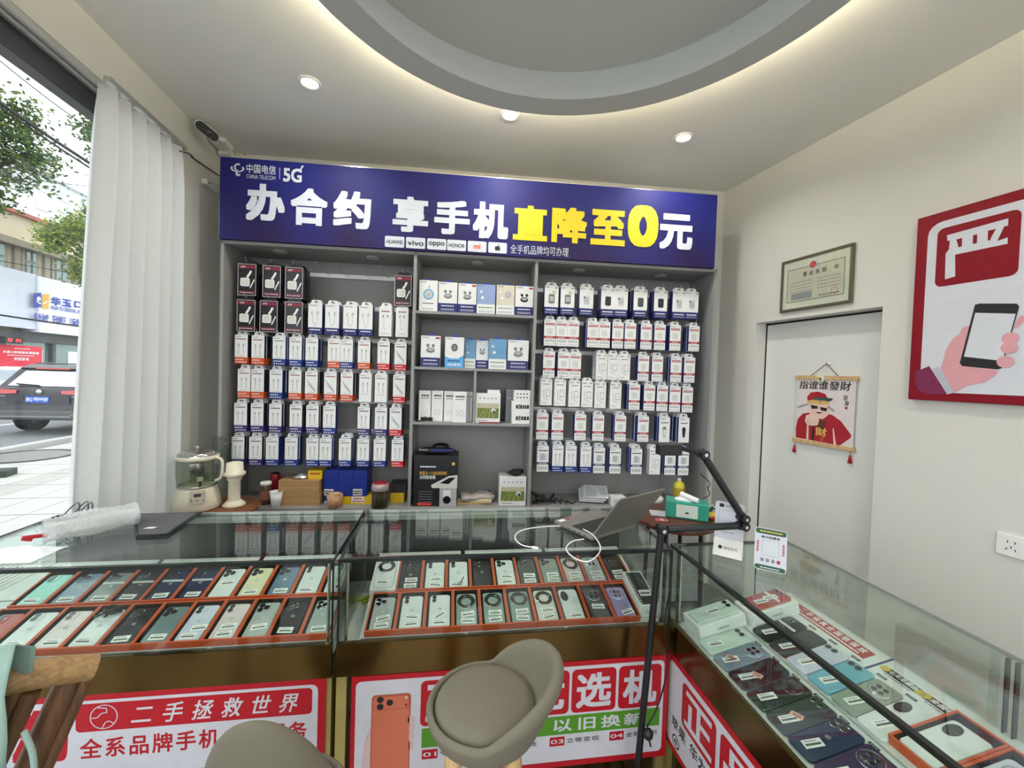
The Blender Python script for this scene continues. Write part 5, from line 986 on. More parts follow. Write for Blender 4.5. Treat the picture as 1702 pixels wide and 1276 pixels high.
def licence():
    V = -.016; h = lambda a, b: FR.hit(a, b, V); r = empty('licence_frame', FR.o, FR.rz)
    x0 = (h(1299, 436).x+h(1295, 521).x)/2; x1 = (h(1420, 402).x+h(1414, 502).x)/2; zt = (h(1299, 436).z+h(1420, 402).z)/2; zb = (h(1295, 521).z+h(1414, 502).z)/2
    fm = mat('dark_olive_frame', (92, 86, 66), .35); w = x1-x0; hh = zt-zb; t = .016
    g = MB(); g.bx(x0, x1, V, -.001, zb, zb+t, fm); g.bx(x0, x1, V, -.001, zt-t, zt, fm); g.bx(x0, x0+t, V, -.001, zb+t, zt-t, fm); g.bx(x1-t, x1, V, -.001, zb+t, zt-t, fm); bevel(g.build('frame', r), .003)
    g = MB(); g.bx(x0+t, x1-t, V+.006, -.001, zb+t, zt-t, mat('licence_paper', (226, 222, 210), .5)); g.build('paper', r); y = V+.0052
    g = MB(); gm = mat('licence_border', (120, 124, 116), .5)
    a, b, c, d = x0+w*.1, x1-w*.1, zb+hh*.17, zt-hh*.2
    for q in ((a, c, b, c+.004), (a, d-.004, b, d), (a, c, a+.004, d), (b-.004, c, b, d)): g.rect(*q, y, gm)
    g.rect(a+.004, c+.004, b-.004, d-.004, y+.0001, mat('licence_tint', (216, 208, 192), .5)); m = (x0+x1)/2
    g.disc(m-.01, d+.003, .019, y-.0006, mat('licence_seal', (206, 58, 48), .5), 20); g.chars('营业执照', m-.075, d-.055, m+.075, d-.028, y-.0004, INK, .015, 0, .62); g.rect(b-.055, d-.05, b-.035, d-.03, y-.0004, GINK)
    for i in range(4): g.bars(a+.02, d-.085-.018*i, m-.01, d-.08-.018*i, y-.0004, GINK, 1, 7, i); g.bars(m+.02, d-.085-.018*i, b-.02, d-.08-.018*i, y-.0004, GINK, 1, 6, i+9)
    g.rect(a+.03, c+.012, m-.01, c+.05, y-.0003, LGINK); g.bars(a+.03, c+.012, m-.01, c+.05, y-.0004, GINK, 6, 14, 3); g.ring(b-.05, c+.03, .016, .018, y-.0004, MATS['licence_seal'], 20); g.bars(m+.03, c+.014, b-.02, c+.02, y-.0005, INK, 1, 7, 2); g.build('print', r)
    g = MB(); g.bx(x0+t, x1-t, V+.001, V+.003, zb+t, zt-t, glass('frame_glass', (250, 252, 250), .03, .5)); g.build('glazing', r)
    tag(r, 'framed business licence hanging above the white door', 'certificate')
licence()
def scroll():
    V = .085-.012; k = lambda a, b: FR.hit(1290+a/5.8, 580+b/5.8, V); r = empty('hanging_scroll', FR.o, FR.rz); wd = wood('pale_wood', (196, 160, 112), (216, 184, 138), (30, 3, 3))
    x0, x1 = k(190, 280).x, k(795, 280).x; zt = k(490, 278).z; zb = k(465, 922).z; d = .006
    for z, n in ((zt, 'top_rod'), (zb, 'bottom_rod')): g = MB(); g.bx(x0, x1, V-.008, V+.006, z-.0115, z+.0115, wd); bevel(g.build(n, r), .002)
    y = V-.002; e = -.0003; p0, p1 = x0+.014, x1-.010; w = p1-p0; h = zt-zb
    g = MB(); g.bx(p0, p1, V-.001, V+.001, zb, zt, mat('scroll_paper', (226, 216, 214), .6)); g.build('paper', r)
    X = lambda f: p0+w*f; Zf = lambda f: zb+h*f; CR_ = mat('scroll_red', (164, 24, 40), .6); SKN = mat('scroll_skin', (236, 200, 186), .6); GD = mat('scroll_gold', (222, 178, 96), .5)
    g = MB()
    for i, c in enumerate('指谁谁發財'): q = MB(); q.text(c, X(.03+.18*i), Zf(.82), X(.2+.18*i), Zf(.95), y, INK, .012, .12); q.build('letter', r)
    g.chars('财', X(.82), Zf(.68), X(.89), Zf(.76), y, INK, .01); g.chars('神', X(.84), Zf(.6), X(.91), Zf(.68), y, INK, .01); g.disc(X(.87), Zf(.575), w*.022, y, DRED, 12); g.build('lettering', r)
    g = MB()   # plain robed figure with hat and dark glasses, pointing
    P = lambda pts, m, q: g.poly([(X(a), Zf(b)) for a, b in pts], y+q*e, m)
    P([(.02, .04), (.01, .2), (.04, .34), (.13, .43), (.3, .47), (.65, .46), (.8, .38), (.97, .2), (.96, .16), (.8, .03)], CR_, 0)
    P([(.22, .04), (.26, .04), (.25, .28), (.22, .3)], SKN, 1); P([(.7, .03), (.74, .03), (.69, .26), (.67, .26)], SKN, 1); P([(.32, .04), (.36, .04), (.35, .26), (.32, .28)], INK, 1)
    P([(.25, .45), (.25, .62), (.3, .67), (.56, .66), (.6, .6), (.58, .44), (.5, .38), (.34, .38)], SKN, 2); P([(.4, .36), (.56, .36), (.52, .24), (.46, .2), (.42, .26)], mat('scroll_beard', (92, 46, 36), .7), 3)
    P([(.22, .6), (.2, .7), (.26, .77), (.4, .79), (.52, .76), (.58, .68), (.58, .63), (.4, .66)], CR_, 4); P([(.22, .6), (.58, .6), (.58, .645), (.4, .675), (.22, .645)], GD, 5); g.ring(X(.44), Zf(.645), .004, .008, y+6*e, GINK, 14); g.poly([(X(.28), Zf(.66)), (X(.36), Zf(.7)), (X(.52), Zf(.7)), (X(.62), Zf(.66)), (X(.66), Zf(.7)), (X(.6), Zf(.655))], y+6*e, mat('scroll_teal', (60, 98, 88), .6))
    P([(.27, .58), (.4, .57), (.4, .53), (.3, .52)], INK, 6); P([(.44, .56), (.57, .55), (.55, .5), (.46, .51)], INK, 6); P([(.36, .48), (.5, .48), (.43, .455)], INK, 6)
    for c in (.05, .66): g.ring(X(c), Zf(.53), .004, .0075, y+3*e, GINK, 16)
    P([(.07, .55), (.23, .6), (.23, .585), (.08, .53)], GINK, 3); P([(.57, .59), (.64, .55), (.63, .535), (.57, .57)], GINK, 3)
    P([(.18, .32), (.2, .41), (.3, .45), (.38, .44), (.44, .36), (.42, .28), (.32, .26), (.22, .27)], SKN, 7); g.ring(X(.33), Zf(.39), .009, .0115, y+8*e, OFFW, 16); g.disc(X(.33), Zf(.39), .009, y+8*e, SKN, 14)
    for i in range(3): g.stroke([(X(.2+.03*i), Zf(.33)), (X(.24+.03*i), Zf(.29))], .0015, y+8*e, GINK)
    g.text('財', X(.38), Zf(.12), X(.58), Zf(.25), y+4*e, GD, .025); g.ring(X(.5), Zf(.08), .008, .011, y+4*e, GD, 4, 45, 405); g.build('figure_print', r)
    hk = (k(492, 140).x, k(492, 140).z)
    g = MB(); g.tube([(x0+.08, V, zt), (hk[0], V-.004, hk[1]), (x1-.095, V, zt)], .002, INK, 6); g.build('cord', r)
    g = MB(); g.lathe([(0, 0), (.014, 0), (.014, .004), (0, .006)], OFFW, 16); o = g.build('wall_hook', r); o.rotation_euler = (R(90), 0, 0); o.location = (hk[0], V+.01, hk[1])
    g = MB(); c = ((x0+x1)/2-.022, zt); g.ball((c[0], V-.011, c[1]-.006), (.028, .004, .022), mat('shell_white', (226, 222, 200), .4)); g.disc(c[0]-.01, c[1]-.004, .01, V-.017, GD, 10); g.disc(c[0]+.008, c[1]-.008, .006, V-.017, MATS['scroll_teal'], 10, .011); g.build('shell_charm', r)
    for xx in (x0+.012, x1-.022):
        g = MB(); g.tube([(xx, V, zb-.01), (xx, V, zb-.034)], .0012, INK, 5); g.build('tassel_cord', r); g = MB(); g.lathe([(0, zb-.03), (.004, zb-.032), (.005, zb-.04), (.0105, zb-.075), (0, zb-.075)], RED, 12, (xx, V, 0)); g.build('tassel', r)
    tag(r, 'small hanging scroll with a red robed figure and red tassels on the door', 'scroll')
scroll()
def socket():
    V = -.009; a = FR.hit(1655, 900, V); r = empty('wall_socket', FR.o, FR.rz); z0 = FR.hit(1655, 918, V).z; z1 = FR.hit(1655, 882, V).z; x0 = a.x
    for i in range(2):
        g = MB(); s = z1-z0; xa = x0+i*(s+.001); g.ext(rr(xa, z0, xa+s, z1, .004), V, -.0005, WHITE, False, .002); p = g.build('plate', r); g = MB(); cx, cz = xa+s/2, (z0+z1)/2; y = V-.0004
        for t, dx, dz in ((0, -.01, .014), (0, .01, .014), (0, 0, -.006), (25, -.012, -.014), (-25, .012, -.014)): g.x = Matrix.Translation((cx+dx, 0, cz+dz)) @ Matrix.Rotation(R(t), 4, 'Y'); g.rect(-.0014, -.0045, .0014, .0045, y, BLACK)
        g.build('slots', p)
    tag(r, 'white double wall socket low on the right wall', 'socket')
socket()
# ================================================================ curtain, camera and fittings at the left
def curtain():
    V = -.06; zt = zc(2.49); zb = .05; r = empty('curtain', FL.o, FL.rz)
    a1 = FL.hit(167, 176, V).x; a0 = FL.hit(127, 842, V).x; b1 = FL.hit(303, 255, V).x; za = FL.hit(127, 842, V).z
    g = MB(); nu, nv = 150, 24; V_ = []; P = []
    for j in range(nv+1):
        f = j/nv; z = zb+(zt-zb)*f; a = a0+(a1-a0)*(z-za)/(zt-za); s = .75+.25*(1-f)
        for i in range(nu+1):
            u = i/nu; ph = 2*math.pi*(6.2*u+.12*math.sin(7*u)+.05*math.sin(3*f+9*u)); pinch = 1-.45*max(0, (f-.93)/.07)
            V_.append((a+(b1-a)*(u+.007*math.sin(2*ph)), V+.036*s*pinch*math.sin(ph)+.006*math.sin(17*u+2*f), z))
    for j in range(nv):
        for i in range(nu): q = j*(nu+1)+i; P.append((q, q+1, q+nu+2, q+nu+1))
    cm = mat('white_curtain_fabric', (236, 237, 236), .8, var=.03, scale=60, trans=.35); g.add(V_, P, cm, True); o = g.build('drape', r); m = o.modifiers.new('thickness', 'SOLIDIFY'); m.thickness = .0015
    for i in range(7): g = MB(); u = a1+(b1-a1)*(i+.3)/7; g.tube([(u, V, zt-.02), (u, V-.0, zt+.012), (u+.006, V, zt+.02)], .002, CHROME, 6); g.build('curtain_hook', r)
    tag(r, 'white pleated floor-length curtain beside the window', 'curtain')
    g = MB(); g.bx(a1+.03, b1+.02, V-.012, V+.012, zt+.012, zt+.034, ALU); g.build('rail', None, FL.o, FL.rz); o = bpy.data.objects['rail'] if False else COL.objects[-1]; o.name = 'curtain_rail'; tag(o, 'aluminium curtain rail under the window beam', 'rail')
    a = FL.hit(300, 251, V-.02); b = FL.hit(340, 275, -.01); c = FL.hit(366, 293, -.01)
    g = MB(); g.tube(smooth_path([a, FL.hit(316, 256, -.015), FL.hit(322, 263, -.008), b, c], 6), .004, BLACK, 6); o = g.build('wall_cable', None, FL.o, FL.rz); tag(o, 'thin black cable running along the wall to the sign', 'cable')
    a = FL.hit(344, 296, -.03); b = FL.hit(362, 320, -.03); g = MB(); g.ext(rr(a.x, b.z, b.x, a.z, .006), -.03, -.0005, WHITE, False, .003); r = empty('wall_switch', FL.o, FL.rz); g.build('housing', r); g = MB(); g.bx(a.x+.02, a.x+.035, -.032, -.03, a.z-.02, a.z-.014, BLACK); g.build('slot', r); tag(r, 'small white box fixed to the wall left of the sign', 'box')
curtain()
def cctv():
    r = empty('security_camera'); c = FL.w(*FL.hit(344, 217, -.09)); v = Vector((.35, -.6, -.35)).normalized()
    d = (FL.w(*FL.hit(356, 227, -.09))-FL.w(*FL.hit(332, 209, -.09))).normalized()
    r.location = c; z = v; x = d; x = (x-z*x.dot(z)).normalized(); yv = z.cross(x); r.matrix_world = Matrix(((x.x, yv.x, z.x, c.x), (x.y, yv.y, z.y, c.y), (x.z, yv.z, z.z, c.z), (0, 0, 0, 1)))
    g = MB(); g.x = RXM; L_, W_ = .06, .026
    g.ext(rr(-L_, -W_, L_, W_, W_*.98, 8), -.03, .03, WHITE, False, .004); g.build('housing', r)
    g = MB(); g.x = RXM; g.ext(rr(-L_*.95, -W_*.92, L_*.95, W_*.92, W_*.9, 8), -.045, -.029, BLACK, False, .003); g.build('black_face', r)
    g = MB(); g.lathe([(0, .0005), (.01, .0005), (.011, 0)], LENS, 16, (0.01, 0, .0455)); g.build('lens', r)
    g = MB(); g.tube([(.055, 0, .02), (.075, .0, .03)], .002, BLACK, 6); g.build('antenna', r)
    tag(r, 'black-faced white security camera below the ceiling corner', 'camera')
    b = FL.hit(378, 232, -.09); r = empty('junction_box', FL.w(b.x, -.075, b.z), FL.rz); g = MB(); g.bx(-.06, .05, -.03, .06, -.045, .035, WHITE); bevel(g.build('box', r), .004)
    g = MB(); g.bx(.055, .11, -.0, .06, -.065, -.04, WHITE); g.build('adapter', r); g = MB(); g.tube([(-.06, 0, 0), (-.1, .0, .005)], .018, WHITE, 12); g.build('mount_arm', r)
    for i in range(4): g = MB(); g.tube(smooth_path([(.0+.012*i, -.02, -.045), (.02+.012*i, -.03, -.08), (.05+.014*i, -.02, -.1), (.06+.016*i, .02, -.13)], 5), .003, OFFW, 6); g.build('white_wire', r)
    g = MB(); g.tube(smooth_path([(.06, -.02, .01), (.1, -.05, .0), (.14, -.08, -.06), (.15, -.09, -.13)], 6), .004, BLACK, 6); g.build('black_wire', r)
    tag(r, 'white junction box with loose wires above the sign corner', 'junction box')
cctv()
# ================================================================ on the counters
TZ = TOPZ+.0018
def laptop():
    SL = mat('laptop_aluminium', (150, 146, 140), .35, .7); A = Vector((.498, 1.363, TZ)); h = Vector((.878, .478, 0)).normalized(); n = Vector((-h.y, h.x, 0)); W, D = .258, .198
    r = empty('laptop', A, math.atan2(h.y, h.x)); g = MB(); g.x = RXM
    g.ext(rr(0, 0, W, D, .008), -.014, -.002, SL, False, .002); g.build('base', r)
    g = MB(); g.x = RXM; KD = mat('laptop_keys', (32, 32, 34), .5)
    kb = MB(); kb.x = RXM; kb.rrect(.016, .03, W-.016, .118, .004, -.0143, mat('key_well', (60, 58, 56), .5)); kb.build('key_well', r)
    for i in range(5):
        for j in range(13): x = .02+(W-.04)*j/13; yv = .034+.0165*i; g.rrect(x, yv, x+(W-.04)/13-.003, yv+.0135, .0015, -.0152, KD)
    o = g.build('keys', r); o['kind'] = 'stuff'
    g = MB(); g.x = RXM; g.rrect(W/2-.05, .13, W/2+.05, .19, .004, -.0143, mat('touchpad', (136, 132, 126), .3, .5)); g.build('touchpad', r)
    g = MB(); g.x = RXM; g.rect(.01, .168, .04, .188, -.0143, PAPER); g.rect(.05, .172, .066, .186, -.0143, DRED); g.build('stickers', r)
    g = MB()
    for i, yv in enumerate((.03, .055, .08, .11)): g.bx(-.0005, .0005, yv, yv+(.012 if i < 3 else .006), .006, .009, BLACK)
    g.build('ports', r)
    g = MB(); a = R(35)   # lid leans toward the customer side
    g.x = Matrix.Translation((0, .004, .014)) @ Matrix.Rotation(a, 4, 'X')
    g.ext(rr(0, .0, W, .195, .008), -.003, .003, SL, False, .0015); sc = g.build('screen_lid', r)
    g = MB(); g.x = Matrix.Translation((0, .004, .014)) @ Matrix.Rotation(a, 4, 'X') @ Matrix.Rotation(math.pi, 4, 'Z') @ Matrix.Translation((-W, 0, 0)); g.rrect(.008, .01, W-.008, .188, .003, -.0034, mat('dark_screen', (16, 17, 20), .1)); g.build('display', sc)
    tag(r, 'open grey laptop seen from behind on the middle counter', 'laptop')
    # white charging cable
    q = lambda x, y, z=TZ+.003: on_z(600+x/3.211, 820+y/3.211, z)
    pts = [q(1190, 243), q(1130, 255), q(1095, 290), q(1120, 330), q(1185, 362, TZ+.004), q(1240, 350), q(1278, 300), q(1262, 250, TZ+.02), q(1215, 205, TZ+.02), q(1130, 176), q(1000, 175), q(880, 190), q(830, 215), q(825, 245), q(860, 275), q(915, 287)]
    g = MB(); g.tube(smooth_path(pts, 8), .0021, PAPER, 8); e = q(915, 287); e0 = q(900, 284); d = (e-e0).normalized(); g.tube([e, e+d*.02], .005, PAPER, 8); o = g.build('charging_cable'); tag(o, 'white charging cable looping from the laptop over the glass', 'cable')
laptop()
def qr_stand(M, w, h, base, kind, label):
    r = put('payment_stand', M, label, 'sign'); g = MB(); g.ext(rr(-w/2, base, w/2, base+h, .008), -.0015, .0015, PWHITE, False); p = g.build('card', r); y = -.0021; g = MB()
    if kind == 'green':
        dg = mat('stand_green', (24, 78, 48), .4); g.rrect(-w/2+.002, base+h*.86, w/2-.002, base+h-.002, .006, y, dg); g.bars(-w*.34, base+h*.9, w*.36, base+h*.95, y*1.2, YTAG, 1, 9, 2); g.rrect(-w/2+.002, base+.002, w/2-.002, base+h*.12, .006, y, dg); g.bars(-w*.3, base+h*.04, w*.3, base+h*.08, y*1.2, PWHITE, 1, 7, 2)
        g.chars('备付结算家', -w*.3, base+h*.76, w*.3, base+h*.82, y, INK, .02); g.rect(-w*.27, base+h*.34, w*.27, base+h*.72, y, LGINK); g.rect(-w*.24, base+h*.36, w*.24, base+h*.70, y*1.1, PWHITE)
        for i in range(4): g.rect(-w*.3+i*w*.17, base+h*.2, -w*.2+i*w*.17, base+h*.28, y, GINK if i < 3 else RED)
        for i in range(5): g.rect(-w*.43, base+h*(.42+.055*i), -w*.37, base+h*(.455+.055*i), y, RED); g.rect(w*.37, base+h*(.42+.055*i), w*.43, base+h*(.455+.055*i), y, RED)
    else:
        g.rect(-w*.36, base+h*.86, -w*.2, base+h*.95, y, INK); g.bars(-w*.15, base+h*.88, w*.2, base+h*.93, y, GINK, 1, 5, 1); g.rect(-w*.38, base+h*.34, w*.38, base+h*.8, y, LGINK); g.rect(-w*.35, base+h*.36, w*.35, base+h*.78, y*1.1, PWHITE); g.bars(-w*.25, base+h*.2, w*.2, base+h*.23, y, GINK, 1, 5, 2)
    g.build('print', r)
    if kind != 'green':
        g = MB(); g.add([(-w/2, -.03, 0), (w/2, -.03, 0), (w/2, .03, 0), (-w/2, .03, 0), (-w/2, -.002, .05), (w/2, -.002, .05), (-w/2, .002, .05), (w/2, .002, .05)], [(0, 1, 5, 4), (2, 3, 6, 7), (0, 3, 2, 1), (1, 2, 7, 5), (0, 4, 6, 3)], OFFW); b = g.build('foot', r); g = MB(); g.x = Matrix.Translation((0, -.0165, .0245)) @ Matrix.Rotation(R(-29), 4, 'X'); g.disc(-.022, 0, .006, -.0006, INK, 12); g.text('微信支付', -.012, -.005, .028, .005, -.0006, GINK, .01); g.build('foot_print', b)
    else:
        g = MB(); g.bx(-w*.3, w*.3, 0, .03, 0, .003, GLASS); g.bx(-w*.3, w*.3, .027, .03, .003, .05, GLASS); g.build('foot', r)
    return r
a = on_z(1208, 926, TZ); hp = (on_z(1233, 932, TZ)-on_z(1183, 920, TZ)); rz = math.atan2(hp.y, hp.x)
qr_stand(Matrix.Translation(a) @ Matrix.Rotation(rz, 4, 'Z') @ Matrix.Translation((0, .03, 0)), .085, .125, .045, 'white', 'white payment stand on the corner of the right counter')
a = on_z(1279, 950, TZ); qr_stand(Matrix.Translation(a) @ Matrix.Rotation(rz+.05, 4, 'Z') @ Matrix.Rotation(R(-12), 4, 'X'), .083, .122, .002, 'green', 'green-topped acrylic payment card leaning on the right counter')
# left counter: bubble wrap roll, black vent panel, wire prongs, plastic bag
def left_top():
    a = on_z(70, 905, TZ); b = on_z(228, 872, TZ); a.z = b.z = TZ+.042; d = b-a; L = d.length; d.normalize(); g = MB(); n, m = 60, 40; up = Vector((0, 0, 1)); sd = d.cross(up)
    V = []; P = []; rd = random.Random(2)
    for i in range(n+1):
        for j in range(m): t = 2*math.pi*j/m; r_ = .04+.004*math.sin(i*2.1)*math.sin(j*2.5)+rd.uniform(-.0015, .0015)+.004*math.sin(i*.15+j*.3); V.append(tuple(a+d*(L*i/n)+sd*r_*math.cos(t)+up*r_*.9*math.sin(t)))
    for i in range(n):
        for j in range(m): q = (j+1) % m; P.append((i*m+j, i*m+q, (i+1)*m+q, (i+1)*m+j))
    bw = bpy.data.materials.new('bubble_wrap'); bw.use_nodes = True; N = bw.node_tree.nodes; Lk = bw.node_tree.links; bs = N['Principled BSDF']; bs.inputs['Base Color'].default_value = (.86, .88, .88, 1); bs.inputs['Roughness'].default_value = .22
    tr = N.new('ShaderNodeBsdfTransparent'); mx = N.new('ShaderNodeMixShader'); mx.inputs[0].default_value = .42; Lk.new(tr.outputs[0], mx.inputs[1]); Lk.new(bs.outputs[0], mx.inputs[2]); Lk.new(mx.outputs[0], N['Material Output'].inputs[0])
    MATS['bubble_wrap'] = bw
    g.add(V, P, bw, True); r = empty('bubble_wrap_roll', (0, 0, 0)); g.build('wrap', r); c = [tuple(a+sd*.03*math.cos(k)+up*.027*math.sin(k)) for k in (0, 1.2, 2.4, 3.6, 4.8)]; g = MB()
    g.tube([a+d*.0, b], .018, bw, 12); g.build('inner_layer', r); g = MB(); p = a-d*.02-up*.02; g.tube(smooth_path([p, p-d*.02+up*.01, p+d*.03+up*.005], 4), .006, RED, 6); g.build('red_tape', r); tag(r, 'roll of clear bubble wrap lying on the left counter', 'bubble wrap')
    P4 = [on_z(x, y, TZ) for x, y in ((228, 892), (278, 890), (335, 854), (222, 857))]; c = sum(P4, Vector())/4; g = MB(); r = empty('vent_panel', c)
    q = [p-c for p in P4]; bk = mat('black_mesh_panel', (34, 35, 37), .5)
    g.add([tuple(p) for p in q]+[tuple(p+Vector((0, 0, .006))) for p in q], [(3, 2, 1, 0), (4, 5, 6, 7), (0, 1, 5, 4), (1, 2, 6, 5), (2, 3, 7, 6), (3, 0, 4, 7)], bk); g.build('panel', r)
    g = MB()
    for i in range(26): f = (i+.5)/26; A = q[0].lerp(q[3], f); B = q[1].lerp(q[2], f); A = A+(B-A)*.05; B = A+(B-A)*.93; g.tube([A+Vector((0, 0, .0065)), B+Vector((0, 0, .0065))], .0008, GINK, 4, False)
    o = g.build('mesh_lines', r); o['kind'] = 'stuff'; g = MB(); g.tube([q[k % 4]+Vector((0, 0, .005)) for k in range(5)], .003, BLACK, 6, False); g.build('rim', r)
    g = MB(); A = q[0].lerp(q[2], .15); g.add([tuple(A+Vector((x, y, .0075))) for x, y in ((-.03, .02), (.0, .02), (.006, .035), (-.02, .035))], [(0, 1, 2, 3)], PAPER); g.build('label', r)
    tag(r, 'black mesh panel lying flat on the left counter', 'panel')
    g = MB(); o = on_z(125, 872, TZ); 
    for s in ((-.02, .0, 0), (.0, .01, 0), (.02, .0, 0)): p = o+Vector(s); g.tube(smooth_path([p+Vector((-.045, -.0, .004)), p+Vector((-.02, 0, .03)), p+Vector((.02, .01, .075)), p+Vector((.022, .01, .02))], 6), .0025, mat('grey_wire', (120, 122, 126), .3, .8), 6)
    r = g.build('wire_prongs'); tag(r, 'bent grey wire prongs behind the bubble wrap', 'wire')
    g = MB(); o = on_z(28, 930, TZ); rd = random.Random(8); n = 12; V = []; P = []
    for i in range(n):
        for j in range(n): x, yv = -1+2*i/(n-1), -1+2*j/(n-1); V.append((o.x-.03+.085*x, o.y+.03+.055*yv, TZ+.001+.018*max(0, 1-x*x)*max(0, 1-yv*yv)*(1+rd.uniform(-.5, .5))))
    for i in range(n-1):
        for j in range(n-1): P.append((i*n+j, (i+1)*n+j, (i+1)*n+j+1, i*n+j+1))
    g.add(V, P, mat('white_film_bag', (240, 242, 244), .3), True); r = g.build('plastic_bag'); tag(r, 'flat white plastic bag at the window end of the left counter', 'bag')
left_top()
# ================================================================ round side table with tissue box (behind the counters)
def side():
    wd = wood('dark_red_wood', (74, 38, 26), (104, 56, 38), (3, 14, 14), .35); c = Vector((1.15, 1.965, 0)); H = .80; r = empty('round_table', c)
    g = MB(); g.lathe([(0, H-.03), (.185, H-.03), (.2, H-.022), (.2, H-.006), (.195, H), (0, H)], wd, 48); g.build('table_top', r)
    for a in (45, 135, 225, 315): g = MB(); g.tube([(.13*math.cos(R(a)), .13*math.sin(R(a)), H-.03), (.15*math.cos(R(a)), .15*math.sin(R(a)), 0)], .011, BLACK, 10); g.build('leg', r)
    g = MB(); g.lathe([(.12, H-.045), (.135, H-.045), (.135, H-.03), (.12, H-.03)], BLACK, 32, smooth=False); g.build('apron', r); tag(r, 'round dark wooden table behind the corner of the counters', 'table')
    tl = mat('teal_plastic', (44, 150, 128), .35); t = on_z(880+1120/4.253, 660+870/4.253, H); rz = R(-28); r = empty('tissue_box', (t.x+.02, t.y+.05, H+.0005), rz); w, d, h = .20, .10, .085
    g = MB(); g.ext(rr(-w/2, 0, w/2, h, .006), -d/2, d/2, tl, False, .005); g.build('box', r); g = MB(); g.ext(rr(-.05, h*.12, .05, h*.86, .004), -d/2-.002, -d/2+.0, mat('tissue_end_label', (206, 216, 206), .4), False); g.disc(0, h*.4, .01, -d/2-.003, INK, 12, .004); o = g.build('end_label', r)
    g = MB(); g.ball((0, 0, h), (.06, .025, .018), mat('tissue_paper', (246, 246, 246), .8)); g.tube([(-.03, 0, h+.03), (.05, -.035, h+.012)], .013, PAPER, 14); g.build('tissue', r); tag(r, 'teal tissue box with a white roll on the round table', 'tissue box')
    k = on_z(880+955/4.253, 660+830/4.253, H); r = empty('card_set', (k.x+.02, k.y-.0, H+.0005), R(-20)); g = MB(); g.bx(-.09, .09, -.04, .04, 0, .004, PWHITE); g.build('sheet', r); g = MB(); g.x = RXM
    for i in range(5):
        for j in range(2): g.rrect(-.082+.034*i, -.034+.036*j, -.056+.034*i, -.004+.036*j, .003, -.0046, LGINK); g.rrect(-.079+.034*i, -.031+.036*j, -.059+.034*i, -.007+.036*j, .002, -.005, PWHITE)
    g.build('card_print', r); tag(r, 'white sheet of small cards on the round table', 'cards')
    k = on_z(880+935/4.253, 660+880/4.253, H); r = empty('red_card', (k.x+.01, k.y+.02, H+.0005), R(-8)); g = MB(); g.bx(-.03, .03, -.02, .02, 0, .002, RED); g.build('card', r); g = MB(); g.x = RXM; g.rect(-.027, -.017, .027, .017, -.0024, PWHITE); g.rect(-.024, -.014, .024, .014, -.0028, RED); g.chars('福', -.012, -.012, .012, .012, -.0032, PWHITE, .02); g.build('print', r); tag(r, 'small red and white card at the edge of the round table', 'card')
    k = on_z(880+1285/4.253, 660+800/4.253, H+.03); r = put('green_card', Matrix.Translation((k.x-.01, k.y, H+.002)) @ Matrix.Rotation(R(-25), 4, 'Z') @ Matrix.Rotation(R(40), 4, 'Y'), 'green and white card leaning beside the tissue box', 'card'); g = MB(); g.ext(rr(-.03, 0, .03, .055, .003), -.001, .001, PWHITE, False); g.build('card', r); g = MB(); g.rect(-.026, .006, .026, .049, -.0015, mat('stand_green', (24, 78, 48), .4)); g.text('5', -.01, .014, .01, .042, -.002, PWHITE, .03); g.build('print', r)
    g = MB(); p = Vector((k.x-.02, k.y-.04, H)); g.ball((0, 0, .018), (.04, .025, .018), mat('yellow_pouch', (200, 170, 40), .4)); g.tube([(-.03, -.02, .012), (.02, -.03, .02)], .006, RED, 8); o = g.build('yellow_pouch', None, p); tag(o, 'small yellow and red pouch on the round table', 'pouch')
side()
